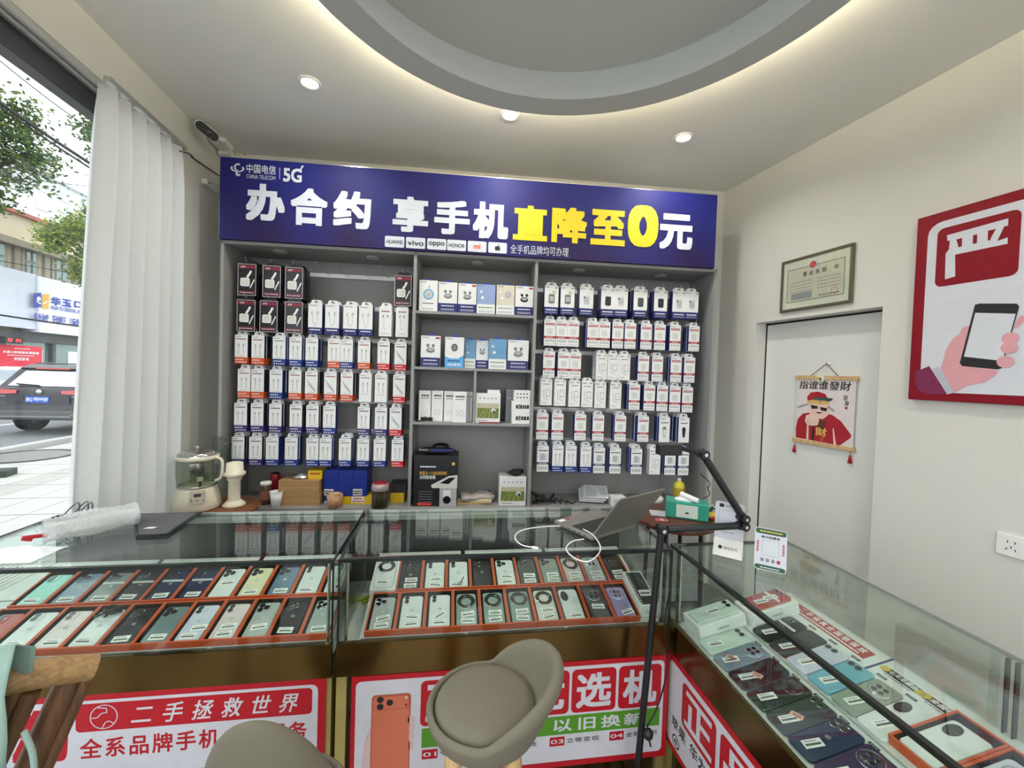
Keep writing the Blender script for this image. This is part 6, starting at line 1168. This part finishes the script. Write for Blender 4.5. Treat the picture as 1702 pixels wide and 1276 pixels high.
# ================================================================ articulated arm stand
def armstand():
    Yp = 1.2; J = {k: Vector((x, Yp, z)) for k, x, z in (('t', .661, 1.031), ('e', .94, 1.038), ('e2', .94, 1.062), ('j', .79, 1.268), ('h', .70, 1.285))}; DK = mat('gunmetal_tube', (58, 60, 62), .3, .7)
    r = empty('arm_stand', (.60, Yp, 0)); o = Vector((.60, Yp, 0))
    g = MB(); g.tube([(0.0, 0, .05), J['t']-o], .0105, BLACK, 12); g.build('pole', r)
    for a in (100, 220, 340): g = MB(); g.tube([(0, 0, .22), (.10*math.cos(R(a)), .07*math.sin(R(a)), .008)], .008, BLACK, 8); g.build('leg', r)
    for n, a, b in (('lower_arm', J['t'], J['e']), ('upper_arm', J['e2'], J['j'])):
        d = (b-a).normalized(); g = MB(); g.tube([a-o+d*.02, b-o-d*.02], .0115, DK, 14); ar = g.build(n, r)
        for p in (a, b): g = MB(); g.tube([p-o-d*.012, p-o+d*.012], .014, BLACK, 10); g.build('end_cap', ar)
    for k in ('t', 'e', 'e2', 'j'):
        g = MB(); p = J[k]-o; g.tube([p+Vector((0, -.018, 0)), p+Vector((0, .018, 0))], .014, BLACK, 14); jt = g.build('joint', r); g = MB(); g.tube([p+Vector((0, -.0205, 0)), p+Vector((0, -.0182, 0))], .006, CHROME, 8); g.build('screw', jt)
    g = MB(); g.tube([J['j']-o, J['h']-o+Vector((.02, 0, 0))], .007, BLACK, 10); hd = g.build('neck', r); g = MB(); p = J['h']-o; g.bx(p.x-.062, p.x+.012, -.018, .018, p.z-.02, p.z+.014, BLACK); bevel(g.build('clamp_head', r), .005)
    g = MB(); g.tube(smooth_path([(.075, -.012, 1.0), (.09, -.02, .9), (.075, -.02, .75), (.09, -.018, .6), (.06, -.02, .48), (.03, -.02, .42), (.045, -.02, .36)], 6), .0028, BLACK, 6); c = g.build('cable', r); g = MB(); g.ball((.035, -.02, .40), (.016, .014, .018), BLACK); g.build('cable_knot', c)
    tag(r, 'black articulated arm on a tripod pole at the counter corner', 'stand')
    g = MB(); pts = [FR.hit(1165, 795, -.05), FR.hit(1185, 800, -.03), FR.hit(1178, 815, -.02), FR.hit(1182, 828, -.02)]
armstand()
def wallwire():
    h = lambda x, y: FB.w(*FB.hit(880+x/4.253, 660+y/4.253, -.004)); g = MB(); g.tube(smooth_path([h(1210, 545), h(1275, 605), h(1262, 640), h(1272, 690), h(1225, 718)], 6), .003, BLACK, 6); o = g.build('hanging_wire'); tag(o, 'thin black wire hanging beside the right end of the shelving', 'wire')
wallwire()
# ================================================================ stools, chair
FAB = mat('taupe_fabric', (114, 109, 94), .9, var=.06, scale=200, bump=.25); OAK = wood('oak_leg', (186, 150, 102), (208, 176, 128), (20, 20, 3))
def stool(x, y, H, ang, label, bh=.085, lean=.42, spread=.25, pw=1.1):
    r = empty('bar_stool', (x, y, 0), R(ang)); n = 64; V = []; P = []; prof = 13
    for i in range(n):
        t = 2*math.pi*i/n; c = max(0, (math.cos(t)+spread)/(1+spread)); up = bh*c**pw; ln = lean*up
        th = .016+.016*c; o_ = .141+ln; pts = [(.0, -.078), (.07, -.078), (.106, -.07), (.127, -.05), (.137, -.026), (.141+ln*.45, up*.4-.012), (o_+.001, up*.8-.008), (o_-.002, up-.003), (o_-th*.5, up+.005), (o_-th, up-.004), (min(.1245+ln*.4, o_-th), up*.5-.012), (.123, -.022), (.0, -.03)]
        for a, z in pts: V.append((a*math.cos(t), a*math.sin(t), H+z))
    for i in range(n):
        q = (i+1) % n
        for k in range(prof-1): P.append((i*prof+k, q*prof+k, q*prof+k+1, i*prof+k+1))
    g = MB(); g.add(V, P, FAB, True); o = g.build('shell', r); subsurf(o, 1)
    g = MB(); g.lathe([(0, H-.03), (.117, H-.03), (.122, H-.018), (.121, H-.004), (.114, H+.006), (.09, H+.012), (0, H+.015)], FAB, 48); g.build('cushion', r)
    for a in (45, 135, 225, 315): c, s = math.cos(R(a)), math.sin(R(a)); g = MB(); g.tube([(.092*c, .092*s, H-.07), (.165*c, .165*s, 0)], [.02, .012], OAK, 12); g.build('leg', r)
    g = MB(); zz = .25; k = .092+.073*(H-.07-zz)/(H-.07); g.tube([(k*math.cos(R(45+90*i)), k*math.sin(R(45+90*i)), zz) for i in range(5)], .008, BLACK, 8); g.build('foot_ring', r); tag(r, label, 'stool', 'bar stools'); return r
stool(.105, .975, .715, -8, 'taupe upholstered bar stool in front of the middle counter', bh=.105, spread=-.08, pw=.8)
stool(-.352, .985, .50, -92, 'taupe stool with its rounded back toward the viewer, lower edge', bh=.315, lean=.05, spread=.1, pw=1.15)
def chair():
    wd = wood('rustic_log', (86, 58, 36), (116, 82, 52), (30, 30, 3), .5); Yc = .8; h = lambda a, b, v=.8: Frame((0, v, 0), 0).hit(a, b)+Vector((0, v, 0))
    r = empty('rustic_chair', (-.8, .72, 0)); o = Vector((-.8, .72, 0))
    a = h(18, 1128, .74); b = h(158, 1108, .80); d = (b-a).normalized(); L = a-d*.22
    g = MB(); g.tube([L-o, a-o, a.lerp(b, .5)-o+Vector((0, 0, .003)), b-o], [.022, .023, .022, .020], wood('log_rail', (140, 106, 66), (172, 138, 92), (3, 50, 50), .5), 16); g.build('top_rail', r)
    pt = h(118, 1122, .79); pb = h(48, 1276, .76); e = (pb-pt); p0 = pt+e*(pt.z-.45)/(-e.z) if e.z < 0 else pb
    g = MB(); g.tube([pt-o, p0-o], [.018, .022], wd, 10); g.tube([pt-o+Vector((.014, .012, -.01)), p0-o+Vector((.014, .012, 0))], .012, wd, 8); g.build('back_post', r)
    qt = h(28, 1140, .745); q0 = qt+(p0-pt)
    g = MB(); g.tube([qt-o, q0-o], .017, wd, 10); g.tube([qt-o+Vector((.02, .0, -.01)), q0-o+Vector((.02, 0, 0))], .012, wd, 8); g.build('back_post', r)
    st = L+(p0-pt)+Vector((0, 0, .02)); g = MB(); c = (p0+q0)/2; g.box(c-o+Vector((-.2, 0, 0)), (.46, .4, .04), wd, math.atan2(d.y, d.x)); bevel(g.build('seat', r), .01)
    for sx, sy in ((-.39, -.16), (-.01, -.16), (-.39, .16), (-.01, .16)): g = MB(); p = c-o+Vector((sx, sy, 0)); g.tube([p, (p.x, p.y, 0)], .02, wd, 10); g.build('leg', r)
    g = MB(); s = L+d*.06; g.tube([s-o, s+(p0-pt)-o], .018, wd, 10); g.build('back_post', r)
    tag(r, 'rustic dark wooden chair with a log top rail, lower left', 'chair')
    # pale green face mask hung over the rail
    mg = mat('pale_green_cloth', (150, 178, 168), .8, bump=.3, scale=90); r = empty('face_mask'); m0 = h(6, 1105, .735); g = MB(); n, k = 14, 18; V = []; P = []
    prof = [(.0, -.05, .045), (.0, -.01, .052), (.028, .012, .05), (.034, -.03, .045), (.036, -.06, .04), (.04, -.09, .05), (.05, -.115, .066), (.052, -.14, .066), (.04, -.165, .05), (.03, -.185, .03)]
    for yv, z, w in prof:
        for i in range(n): f = -1+2*i/(n-1); bul = (1-f*f)*.018*(1 if z < -.08 else .15); V.append((m0.x+.01+f*w*.62-.02*max(0, -z-.1)*4*.0, m0.y-yv-bul, m0.z+.035+z))
    for j in range(len(prof)-1):
        for i in range(n-1): P.append((j*n+i, j*n+i+1, (j+1)*n+i+1, (j+1)*n+i))
    g.add(V, P, mg, True); o = g.build('cloth', r); m = o.modifiers.new('thickness', 'SOLIDIFY'); m.thickness = .002
    e = h(40, 1215, .70); g = MB(); g.tube(smooth_path([e, e+Vector((.012, 0, -.04)), e+Vector((.01, 0, -.09)), e+Vector((-.02, 0, -.13)), e+Vector((-.03, 0, -.05))], 6), .004, mg, 6); g.build('ear_loop', r); tag(r, 'pale green cloth face mask hanging over the chair rail', 'mask')
chair()
# ================================================================ the street outside
GZ = -.2
def street():
    asp = mat('asphalt', (120, 122, 124), .9, var=.12, scale=25); pv = mat('pavement_stone', (176, 174, 168), .85, var=.1, scale=8); jt = mat('pavement_bed', (138, 136, 130), .9)
    g = MB(); g.bx(-120, 60, -60, 140, GZ-.05, GZ-.001, asp); struct(g.build('road'))
    g = MB(); g.bx(-40, 3.4, .24, 5.86, GZ+.0, GZ+.085, jt); g.bx(-3.5, -2.75, -9, 0.2, GZ, GZ+.085, jt); sw = struct(g.build('pavement', None, FL.o, FL.rz)); 
    t = MB(); t.bx(-.29, .29, -.195, .195, 0, .016, pv); tm = t.mesh('paving_stone'); gr = MB(); gr.bx(-.29, .29, -.195, .195, 0, .012, pv)
    for i in range(-4, 5): gr.bx(-.29, .29, -.03*0+.042*i-.014, .042*i+.014, .012, .018, pv)
    gm = gr.mesh('paving_stone')
    sw.scale = (1, 1, 1)
    for i in range(20):
        for j in range(13):
            u = .5+.6*i; v = .5+.4*j
            obj('paving_stone', gm if j in (3, 8) else tm, sw, (u, v, GZ+.082))
    g = MB(); g.bx(-40, 60, 5.86, 6.0, GZ, GZ+.12, mat('kerb_stone', (168, 168, 164), .8)); struct(g.build('kerb', None, FL.o, FL.rz))
    g = MB(); wl = mat('road_paint', (214, 214, 210), .7)
    for i in range(-3, 8): g.bx(6*i, 6*i+2.5, 9.2, 9.33, GZ, GZ+.004, wl)
    g.bx(-20, 60, 6.5, 6.6, GZ, GZ+.004, wl); o = struct(g.build('road_marking', None, FL.o, FL.rz))
    c = on_z(45, 758, GZ+.1); g = MB(); g.lathe([(0, .012), (.5, .012), (.52, .008), (.52, 0)], mat('iron_cover', (128, 126, 122), .7, .2), 36); r = empty('manhole_cover', (c.x, c.y, GZ+.096)); g.build('cover', r); g = MB(); g.lathe([(.53, 0), (.53, .016), (.58, .016), (.58, 0)], mat('dark_iron', (62, 62, 60), .7, .3), 36, smooth=False); g.build('rim', r); tag(r, 'round manhole cover in the pavement outside', 'manhole cover')
    c = on_z(3, 792, GZ+.09); g = MB(); g.bx(-.22, .1, -.12, .12, 0, .09, mat('dark_green_box', (48, 58, 46), .6)); o = bevel(g.build('planter_box', None, (c.x, c.y, GZ+.1), .3), .01); tag(o, 'low dark green box on the pavement at the picture edge', 'planter')
street()
def suv():
    C0 = on_z(62, 724, GZ); r = empty('suv', (C0.x, C0.y, GZ), R(1.0)); bk = mat('car_paint_black', (40, 36, 46), .35, .0, coat=.15); pl = mat('car_trim_grey', (84, 84, 82), .5); gl = mat('car_glass', (206, 214, 222), .08, .75); tl = mat('tail_light_red', (196, 44, 34), .2, coat=1.0); w = .93; k = 1.0
    # body: side outline (y forward, z up) swept across, narrowing upward
    def sweep(prof, wf, m, nm, bev=.04):
        g = MB(); n = len(prof); V = [(-wf(z), y, z) for y, z in prof]+[(wf(z), y, z) for y, z in prof]
        P = [tuple(range(n)), tuple(range(2*n-1, n-1, -1))]+[(i, n+i, n+(i+1) % n, (i+1) % n) for i in range(n)]
        g.add(V, P, m); o = g.build(nm, r); return bevel(o, bev, 3, 25)
    wf = lambda z: w if z < 1.0 else w-.34*(z-1.0)
    sweep([(.02, .34), (0, .5), (.03, .72), (.06, 1.0), (.10, 1.06), (3.3, 1.06), (4.35, .92), (4.55, .7), (4.5, .3)], lambda z: w if z > .45 else w-.05, bk, 'body')
    sweep([(.14, 1.04), (.50, 1.52), (.75, 1.57), (2.3, 1.55), (3.25, 1.06)], lambda z: w-.03-.36*(z-1.04), bk, 'cabin', .05)
    g = MB(); f = lambda x, z: (x, .14+.75*(z-1.04)-.012, z)
    g.add([f(-.70, 1.09), f(.72, 1.09), f(.60, 1.42), f(-.56, 1.42)], [(0, 1, 2, 3)], gl); rw = g.build('rear_window', r)
    g = MB(); a = Vector((-.05, .13, 1.12)); g.tube([(-.08, .15, 1.10), (-.52, .155, 1.13)], .016, BLACK, 6); g.build('wiper', rw)
    g = MB(); g.add([(-.66, .42, 1.49), (.66, .42, 1.49), (.64, .62, 1.57), (-.64, .62, 1.57), (-.66, .44, 1.45), (.66, .44, 1.45)], [(0, 1, 2, 3), (4, 5, 1, 0)], bk); g.build('spoiler', r); g = MB(); g.bx(-.36, .3, .405, .42, 1.465, 1.5, tl); g.build('brake_light', r)
    g = MB(); g.add([(.2, .9, 1.57), (.2, 1.05, 1.57), (.2, .95, 1.66)], [(0, 1, 2), (2, 1, 0)], BLACK); g.build('antenna_fin', r)
    for s in (-1, 1):
        g = MB(); g.add([(s*.42, .03, .93), (s*.94, .03, .9), (s*.95, .2, .9), (s*.95, .2, 1.03), (s*.93, .035, 1.03), (s*.42, .035, 1.0)], [(0, 1, 4, 5), (1, 2, 3, 4)] if s > 0 else [(5, 4, 1, 0), (4, 3, 2, 1)], tl); g.build('tail_light', r)
        g = MB(); g.tube([(s*.95, .8, 1.6), (s*.75, 2.4, 1.6)], .015, CHROME, 6) if False else g.tube([(s*.68, .8, 1.60), (s*.70, 2.4, 1.58)], .018, pl, 6); g.build('roof_rail', r)
        for y in (.85, 3.55):
            g = MB(); g.x = Matrix.Translation((s*.80, y, .34)) @ Matrix.Rotation(R(90), 4, 'Y'); g.lathe([(.2, -.12), (.33, -.12), (.34, -.09), (.34, .09), (.33, .12), (.2, .12)], mat('tyre_rubber', (30, 30, 31), .85), 28); g.lathe([(0, .1), (.2, .11), (.21, .12)], CHROME, 20); g.lathe([(0, -.1), (.2, -.11), (.21, -.12)], CHROME, 20); g.build('wheel', r)
    g = MB(); g.bx(-.90, .90, -.03, .1, .36, .56, pl); bevel(g.build('bumper', r), .03); g = MB(); g.bx(-.66, .66, -.045, -.03, .42, .435, CHROME); g.box((-.78, -.04, .5), (.24, .012, .014), CHROME, 0, 0, R(20)); g.box((.78, -.04, .5), (.24, .012, .014), CHROME, 0, 0, R(-20)); g.build('chrome_strip', r)
    g = MB(); g.bx(-.6, .6, -.002, .03, .70, .90, mat('plate_recess', (56, 54, 60), .4)); g.build('tailgate_panel', r)
    g = MB(); pb = mat('plate_blue', (40, 92, 196), .4); g.bx(-.22, .22, -.012, -.002, .73, .87, pb); p = g.build('number_plate', r); g = MB(); g.text('闽Q', -.205, .755, -.085, .845, -.0135, PAPER, .01); g.text('9SWJ0', -.06, .755, .205, .845, -.0135, PAPER, .015); g.build('plate_lettering', p)
    g = MB(); g.x = Matrix.Translation((0, .028, .965)) @ Matrix.Rotation(R(90), 4, 'X'); g.lathe([(0, .012), (.045, .01), (.055, 0)], CHROME, 20); g.build('emblem', r); g = MB(); g.bx(.5, .72, .02, .03, .86, .875, CHROME); g.bx(-.72, -.5, .02, .03, .86, .875, CHROME); g.build('name_badge', r)
    tag(r, 'dark suv seen from behind on the road outside the window', 'car')
suv()
def sedan():
    p = on_z(30, 682, GZ); r = empty('white_car', (p.x-1.6, p.y, GZ), R(-88)); wh = mat('car_paint_white', (226, 228, 230), .2, coat=1.0); gl = MATS['car_glass']; w = .88
    def sweep(prof, wf, m, nm, bev=.06): 
        g = MB(); n = len(prof); V = [(-wf(z), y, z) for y, z in prof]+[(wf(z), y, z) for y, z in prof]; g.add(V, [tuple(range(n)), tuple(range(2*n-1, n-1, -1))]+[(i, n+i, n+(i+1) % n, (i+1) % n) for i in range(n)], m); return bevel(g.build(nm, r), bev, 3, 20)
    sweep([(0, .35), (0, .8), (.2, .95), (1.2, .98), (3.2, .92), (4.3, .75), (4.5, .5), (4.45, .3)], lambda z: w, wh, 'body'); sweep([(.5, .94), (1.1, 1.36), (1.7, 1.43), (2.4, 1.38), (3.3, .92)], lambda z: w-.05-.35*(z-.94), wh, 'cabin')
    for s in (-1, 1):
        g = MB(); f = lambda y, z: (s*(w-.045-.35*(z-.94)+.006), y, z); q = [f(.85, 1.0), f(2.95, 1.0), f(2.3, 1.33), f(1.2, 1.33)]; g.add(q, [(0, 1, 2, 3), (3, 2, 1, 0)], gl); g.build('side_window', r)
        for y in (.85, 3.6): g = MB(); g.x = Matrix.Translation((s*.76, y, .32)) @ Matrix.Rotation(R(90), 4, 'Y'); g.lathe([(.18, -.1), (.31, -.1), (.32, 0), (.31, .1), (.18, .1)], MATS['tyre_rubber'], 24); g.lathe([(0, s*.09), (.18, s*.1)], CHROME, 18); g.build('wheel', r)
        g = MB(); g.ball((s*(w+.06), 2.75, 1.02), (.08, .06, .06), wh); g.build('mirror', r)
    tag(r, 'white car beyond the dark suv', 'car')
sedan()
def facade():
    h = lambda a, b, v=0.0: FS.hit(a, b, v); bg = mat('beige_facade', (196, 184, 160), .85, var=.1, scale=1.5); gw = mat('facade_white', (236, 240, 246), .5); gg = mat('facade_grey_board', (214, 218, 228), .5); conc = mat('concrete_band', (150, 142, 128), .9, var=.12, scale=2); pane = mat('facade_pane', (120, 138, 134), .12, .3); dark = mat('facade_dark', (84, 86, 84), .7)
    u0, u1 = h(-60, 520).x, h(330, 560).x; zb = h(92, 556).z; ztop = h(92, 470).z; us = h(36, 500).x
    r = empty('dental_building', FS.o, FS.rz); zr = h(60, 330).z; zl = h(20, 398).z
    g = MB(); g.bx(u0, u1, 0, 8, GZ, zl, bg); g.build('wall', r)
    g = MB(); g.bx(u0, u1, -.35, .0, zl-.25, zl, conc); g.build('ledge', r); g = MB(); g.bx(u0, u1, .5, 8, zl, zl+1.3, bg); g.build('parapet', r); g = MB(); g.bx(u0, u1, .3, .5, zl+1.2, zl+1.35, mat('red_roof_edge', (170, 110, 96), .8)); g.build('roof_edge', r)
    for a, b, yt, yb in ((38, 58, 412, 455), (88, 109, 428, 466), (150, 172, 445, 480), (-20, 5, 400, 442)):
        m_ = (a+b)/2; x0, x1 = h(a, (yt+yb)/2).x, h(b, (yt+yb)/2).x; z1, z0 = h(m_, yt).z, h(m_, yb+6).z; g = MB(); g.bx(x0-.12, x1+.12, -.06, 0, z0-.1, z1+.12, conc); f = g.build('window_frame', r); n = 2
        for i in range(n):
            for j in range(2): w = (x1-x0)/n; hh = (z1-z0)/2; g = MB(); g.bx(x0+w*i+.05, x0+w*(i+1)-.05, -.09, -.065, z0+hh*j+.05, z0+hh*(j+1)-.04, pane); g.build('pane', f)
    for a in (24, 74, 122): x = h(a, 430).x; g = MB(); g.bx(x-.12, x+.12, -.12, 0, ztop, zl-.25, conc); g.build('pilaster', r)
    g = MB(); zh = h(100, 572).z; g.bx(u0, u1, -.3, 0, zh-.0, zb, dark); g.build('shop_fascia', r)
    for a, b in ((0, 3), (79, 84), (136, 140), (190, 195)): x0, x1 = h(a, 590).x, h(b, 590).x; g = MB(); g.bx(x0, x1, -.2, 0, GZ, zh, mat('shop_column', (206, 206, 206), .6) if a != 79 else dark); g.build('shop_column', r)
    for a, b in ((4, 78), (86, 134), (142, 188)):
        x0, x1 = h(a, 590).x, h(b, 590).x; g = MB(); g.bx(x0, x1, -.05, -.02, GZ+.1, zh, pane); f = g.build('shop_window', r); g = MB(); g.bx(x0+(x1-x0)*.5, x0+(x1-x0)*.86, -.055, -.051, zh-1.5, zh-.3, gw); g.bx(x0+(x1-x0)*.05, x0+(x1-x0)*.95, -.055, -.051, zh-2.0, zh-1.9, gw); g.build('window_poster', f)
    tag(r, 'beige two-storey building with dental clinic across the street', 'building')
    r = empty('clinic_sign', FS.o, FS.rz); y = -.62; g = MB(); g.bx(us, u1, -.6, 0, zb, ztop, gw); g.build('white_board', r); g = MB(); g.bx(u0, us-.02, -.5, 0, zb+.1, ztop+.05, gg); g.build('grey_board', r)
    k = lambda a, b: FS.hit(a/7.976, 460+b/7.976, y); bl = mat('clinic_blue', (50, 64, 168), .5); ye = mat('clinic_yellow', (236, 178, 60), .5)
    g = MB(); P = lambda pts, m, d=0: g.poly([(k(*p).x, k(*p).z) for p in pts], y-.004-d, m)
    P([(442, 412), (542, 398), (545, 208), (445, 218)], bl); P([(555, 420), (640, 428), (655, 232), (565, 226)], ye); c = k(510, 290); g.disc(c.x, c.z, .09, y-.012, gw, 12); a, b, c2 = k(480, 315), k(515, 348), k(542, 352); g.stroke([(a.x, a.z), (b.x, b.z), (c2.x, c2.z)], .05, y-.012, gw); a, b, c2 = k(562, 352), k(595, 345), k(625, 325); g.stroke([(a.x, a.z), (b.x, b.z), (c2.x, c2.z)], .05, y-.012, gw); g.build('logo', r)
    for c, x0, x1, y0, y1 in (('华', 675, 805, 262, 400), ('玉', 822, 950, 290, 415), ('口', 985, 1085, 318, 432), ('腔', 1100, 1218, 340, 455)): g = MB(); m_ = (x0+x1)/2; g.text(c, k(x0, (y0+y1)/2).x, k(m_, y1-18).z, k(x1, (y0+y1)/2).x, k(m_, y0+8).z, y-.006, bl, .04); g.build('letter', r)
    g = MB(); a, b = k(675, 405), k(1218, 490); zm = (a.z+b.z)/2; hz = .16; g.text('HUA YU DENTAL STOMATO', a.x, zm-hz/2, b.x, zm+hz/2, y-.006, bl, .02); a, b = k(447, 545), k(1200, 615); zm = (a.z+b.z)/2; g.chars('综合治疗 牙齿矫正 儿童齿科 种牙', a.x, zm-.17, b.x, zm+.17, y-.006, bl, .03); g.build('lettering', r)
    tag(r, 'white dental clinic sign with blue lettering across the street', 'sign')
    r = empty('led_sign', FS.o, FS.rz); a, b = k(15, 840), k(250, 840); z0, z1 = k(130, 880).z, k(130, 798).z; g = MB(); g.bx(a.x, b.x, -.75, -.28, z0, z1, BLACK); g.build('housing', r); g = MB(); le = emit('led_red', (255, 60, 70), 1.6); g.text('牙', a.x+(b.x-a.x)*.1, z0+.05, a.x+(b.x-a.x)*.42, z1-.05, -.755, le, .03); g.text('科', a.x+(b.x-a.x)*.56, z0+.05, a.x+(b.x-a.x)*.92, z1-.05, -.755, le, .03); g.build('led_letters', r); tag(r, 'small red led sign under the clinic sign', 'sign')
    r = empty('red_banner', FS.o, FS.rz); a, b = k(52, 1010), k(635, 1030); z1, z0 = k(340, 912).z, k(340, 1165).z; br = mat('banner_red', (226, 56, 72), .6); g = MB(); g.bx(a.x, b.x, -.42, -.36, z0-.3, z1, br); g.build('cloth', r); g = MB(); w = b.x-a.x; hh = z1-z0
    g.chars('关爱口腔健康免费检查', a.x+w*.1, z1-hh*.42, b.x-w*.08, z1-hh*.3, -.425, PAPER, .03); g.bars(a.x+w*.2, z1-hh*.55, b.x-w*.2, z1-hh*.49, -.425, PAPER, 1, 10, 2); g.chars('欢迎咨询', a.x+w*.34, z1-hh*.78, b.x-w*.32, z1-hh*.62, -.425, PAPER, .03); g.bars(a.x+w*.35, z1-hh*.2, b.x-w*.3, z1-hh*.14, -.425, PAPER, 1, 5, 4); g.build('lettering', r); tag(r, 'red banner with white lettering on the clinic front', 'banner')
    # far pale building
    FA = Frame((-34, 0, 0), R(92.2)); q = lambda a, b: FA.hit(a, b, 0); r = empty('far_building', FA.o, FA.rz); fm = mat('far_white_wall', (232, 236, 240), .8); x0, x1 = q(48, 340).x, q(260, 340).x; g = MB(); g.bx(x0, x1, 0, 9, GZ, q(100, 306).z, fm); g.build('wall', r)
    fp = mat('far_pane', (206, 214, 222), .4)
    for i in range(7):
        for j in range(2): a = x0+(x1-x0)*(i+.25)/7; g = MB(); zz = q(100, 312+30*j).z; g.bx(a, a+(x1-x0)*.07, -.08, 0, zz-1.1, zz, fp); g.build('window', r)
    g = MB(); g.bx(x0, x1, -.4, 0, q(100, 306).z, q(100, 306).z+.3, fm); g.build('roof_edge', r); tag(r, 'pale hazy building far behind the dental clinic', 'building')
facade()
def tree(x, y, zc0, rx, rz_, n, cols, label, seed, leaf=.13, trunk=.13, gaps=.5):
    rd = random.Random(seed); r = empty('street_tree', (x, y, GZ)); bark = wood('tree_bark', (70, 60, 48), (104, 92, 76), (20, 20, 3), .9)
    g = MB(); top = zc0-GZ+rz_*.3; g.tube(smooth_path([(0, 0, 0), (.05, .03, top*.4), (-.05, .05, top*.7), (.05, 0, top)], 5), trunk*.7, bark, 10); tr = g.build('trunk', r)
    cl = []
    for i in range(26):
        while True:
            p = Vector((rd.uniform(-1, 1), rd.uniform(-1, 1), rd.uniform(-1, 1)))
            if .35 < p.length < 1: break
        c = Vector((p.x*rx, p.y*rx, zc0-GZ+p.z*rz_)); cl.append(c); g = MB(); b = Vector((0, 0, min(top, max(zc0-GZ-rz_, c.z-.6)))); g.tube([b, b.lerp(c, .55)+Vector((0, 0, .1)), c], [.04, .025, .01], bark, 5); g.build('branch', tr)
    ms = [mat('leaf_%d_%d_%d' % c, c, .55, trans=.35, var=.2, scale=4) for c in cols]; g = MB()
    for i in range(n):
        c = rd.choice(cl); s = rx*.42; q = c+Vector((rd.gauss(0, s*.5), rd.gauss(0, s*.5), rd.gauss(0, s*.42))); a, b = rd.uniform(0, 6.28), rd.uniform(-.9, .9); u = Vector((math.cos(a)*math.cos(b), math.sin(a)*math.cos(b), math.sin(b)))*leaf*rd.uniform(.7, 1.2); v = u.cross(Vector((rd.uniform(-1, 1), rd.uniform(-1, 1), rd.uniform(.2, 1)))).normalized()*leaf*.22
        g.add([tuple(q-u*.5), tuple(q+v), tuple(q+u*.5), tuple(q-v)], [(0, 1, 2, 3)], rd.choice(ms))
    o = g.build('foliage', r); o['kind'] = 'stuff'; tag(r, label, 'tree', 'street trees')
P_ = CAM0+ray(-38, 205)*6.6; tree(P_.x, P_.y, P_.z, .78, 1.15, 6500, [(84, 106, 56), (120, 138, 66), (66, 88, 52)], 'tall green street tree at the left edge of the window', 1, .10)
P_ = CAM0+ray(150, 408)*16.3; tree(P_.x, P_.y, P_.z, 1.15, 1.6, 9000, [(136, 156, 66), (186, 184, 76), (108, 136, 66), (84, 112, 60)], 'bushy yellow-green tree in front of the dental clinic', 2, .16)
P_ = CAM0+ray(192, 250)*9; tree(P_.x, P_.y, P_.z, .6, .6, 1800, [(84, 108, 66), (104, 128, 76)], 'green tree with branches showing beside the curtain', 3, .12)
def cables():
    for i, (a, b, r_, lab, k0, k1) in enumerate((((-10, 165), (175, 288), .022, 'thick bundle of black overhead cables', 5.4, 6), ((-10, 172), (175, 296), .014, 'black overhead cable just below the thick bundle', 5.4, 6), ((60, 150), (180, 235), .007, 'thin black overhead wire near the window top', 5.4, 5.8), ((-10, 522), (175, 548), .03, 'black cable crossing in front of the clinic sign', 15, 16), ((-10, 432), (175, 462), .012, 'thin wire crossing the clinic windows', 15, 16), ((60, 300), (175, 312), .012, 'thin wire in front of the far building', 15, 16))):
        A = CAM0+ray(*a)*k0; B = CAM0+ray(*b)*k1; d = B-A; A = A-d*1.5; B = B+d*1.5; pts = [A.lerp(B, t/12)-Vector((0, 0, .25*(1-((t-6)/6)**2)))+Vector((0, 0, .24)) for t in range(13)]; g = MB(); g.tube(pts, r_, MBLACK, 6); o = g.build('overhead_cable'); tag(o, lab, 'cable', 'overhead cables')
cables()
# small illegible print is one part of kind stuff
for o in list(COL.objects):
    if o.type == 'MESH' and o.parent and o.name.split('.')[0] in ('print', 'lettering', 'heading_print', 'lid_print', 'side_print', 'card_print', 'foot_print', 'figure_print', 'ports', 'slots', 'lace_trim'):
        o['kind'] = 'stuff'
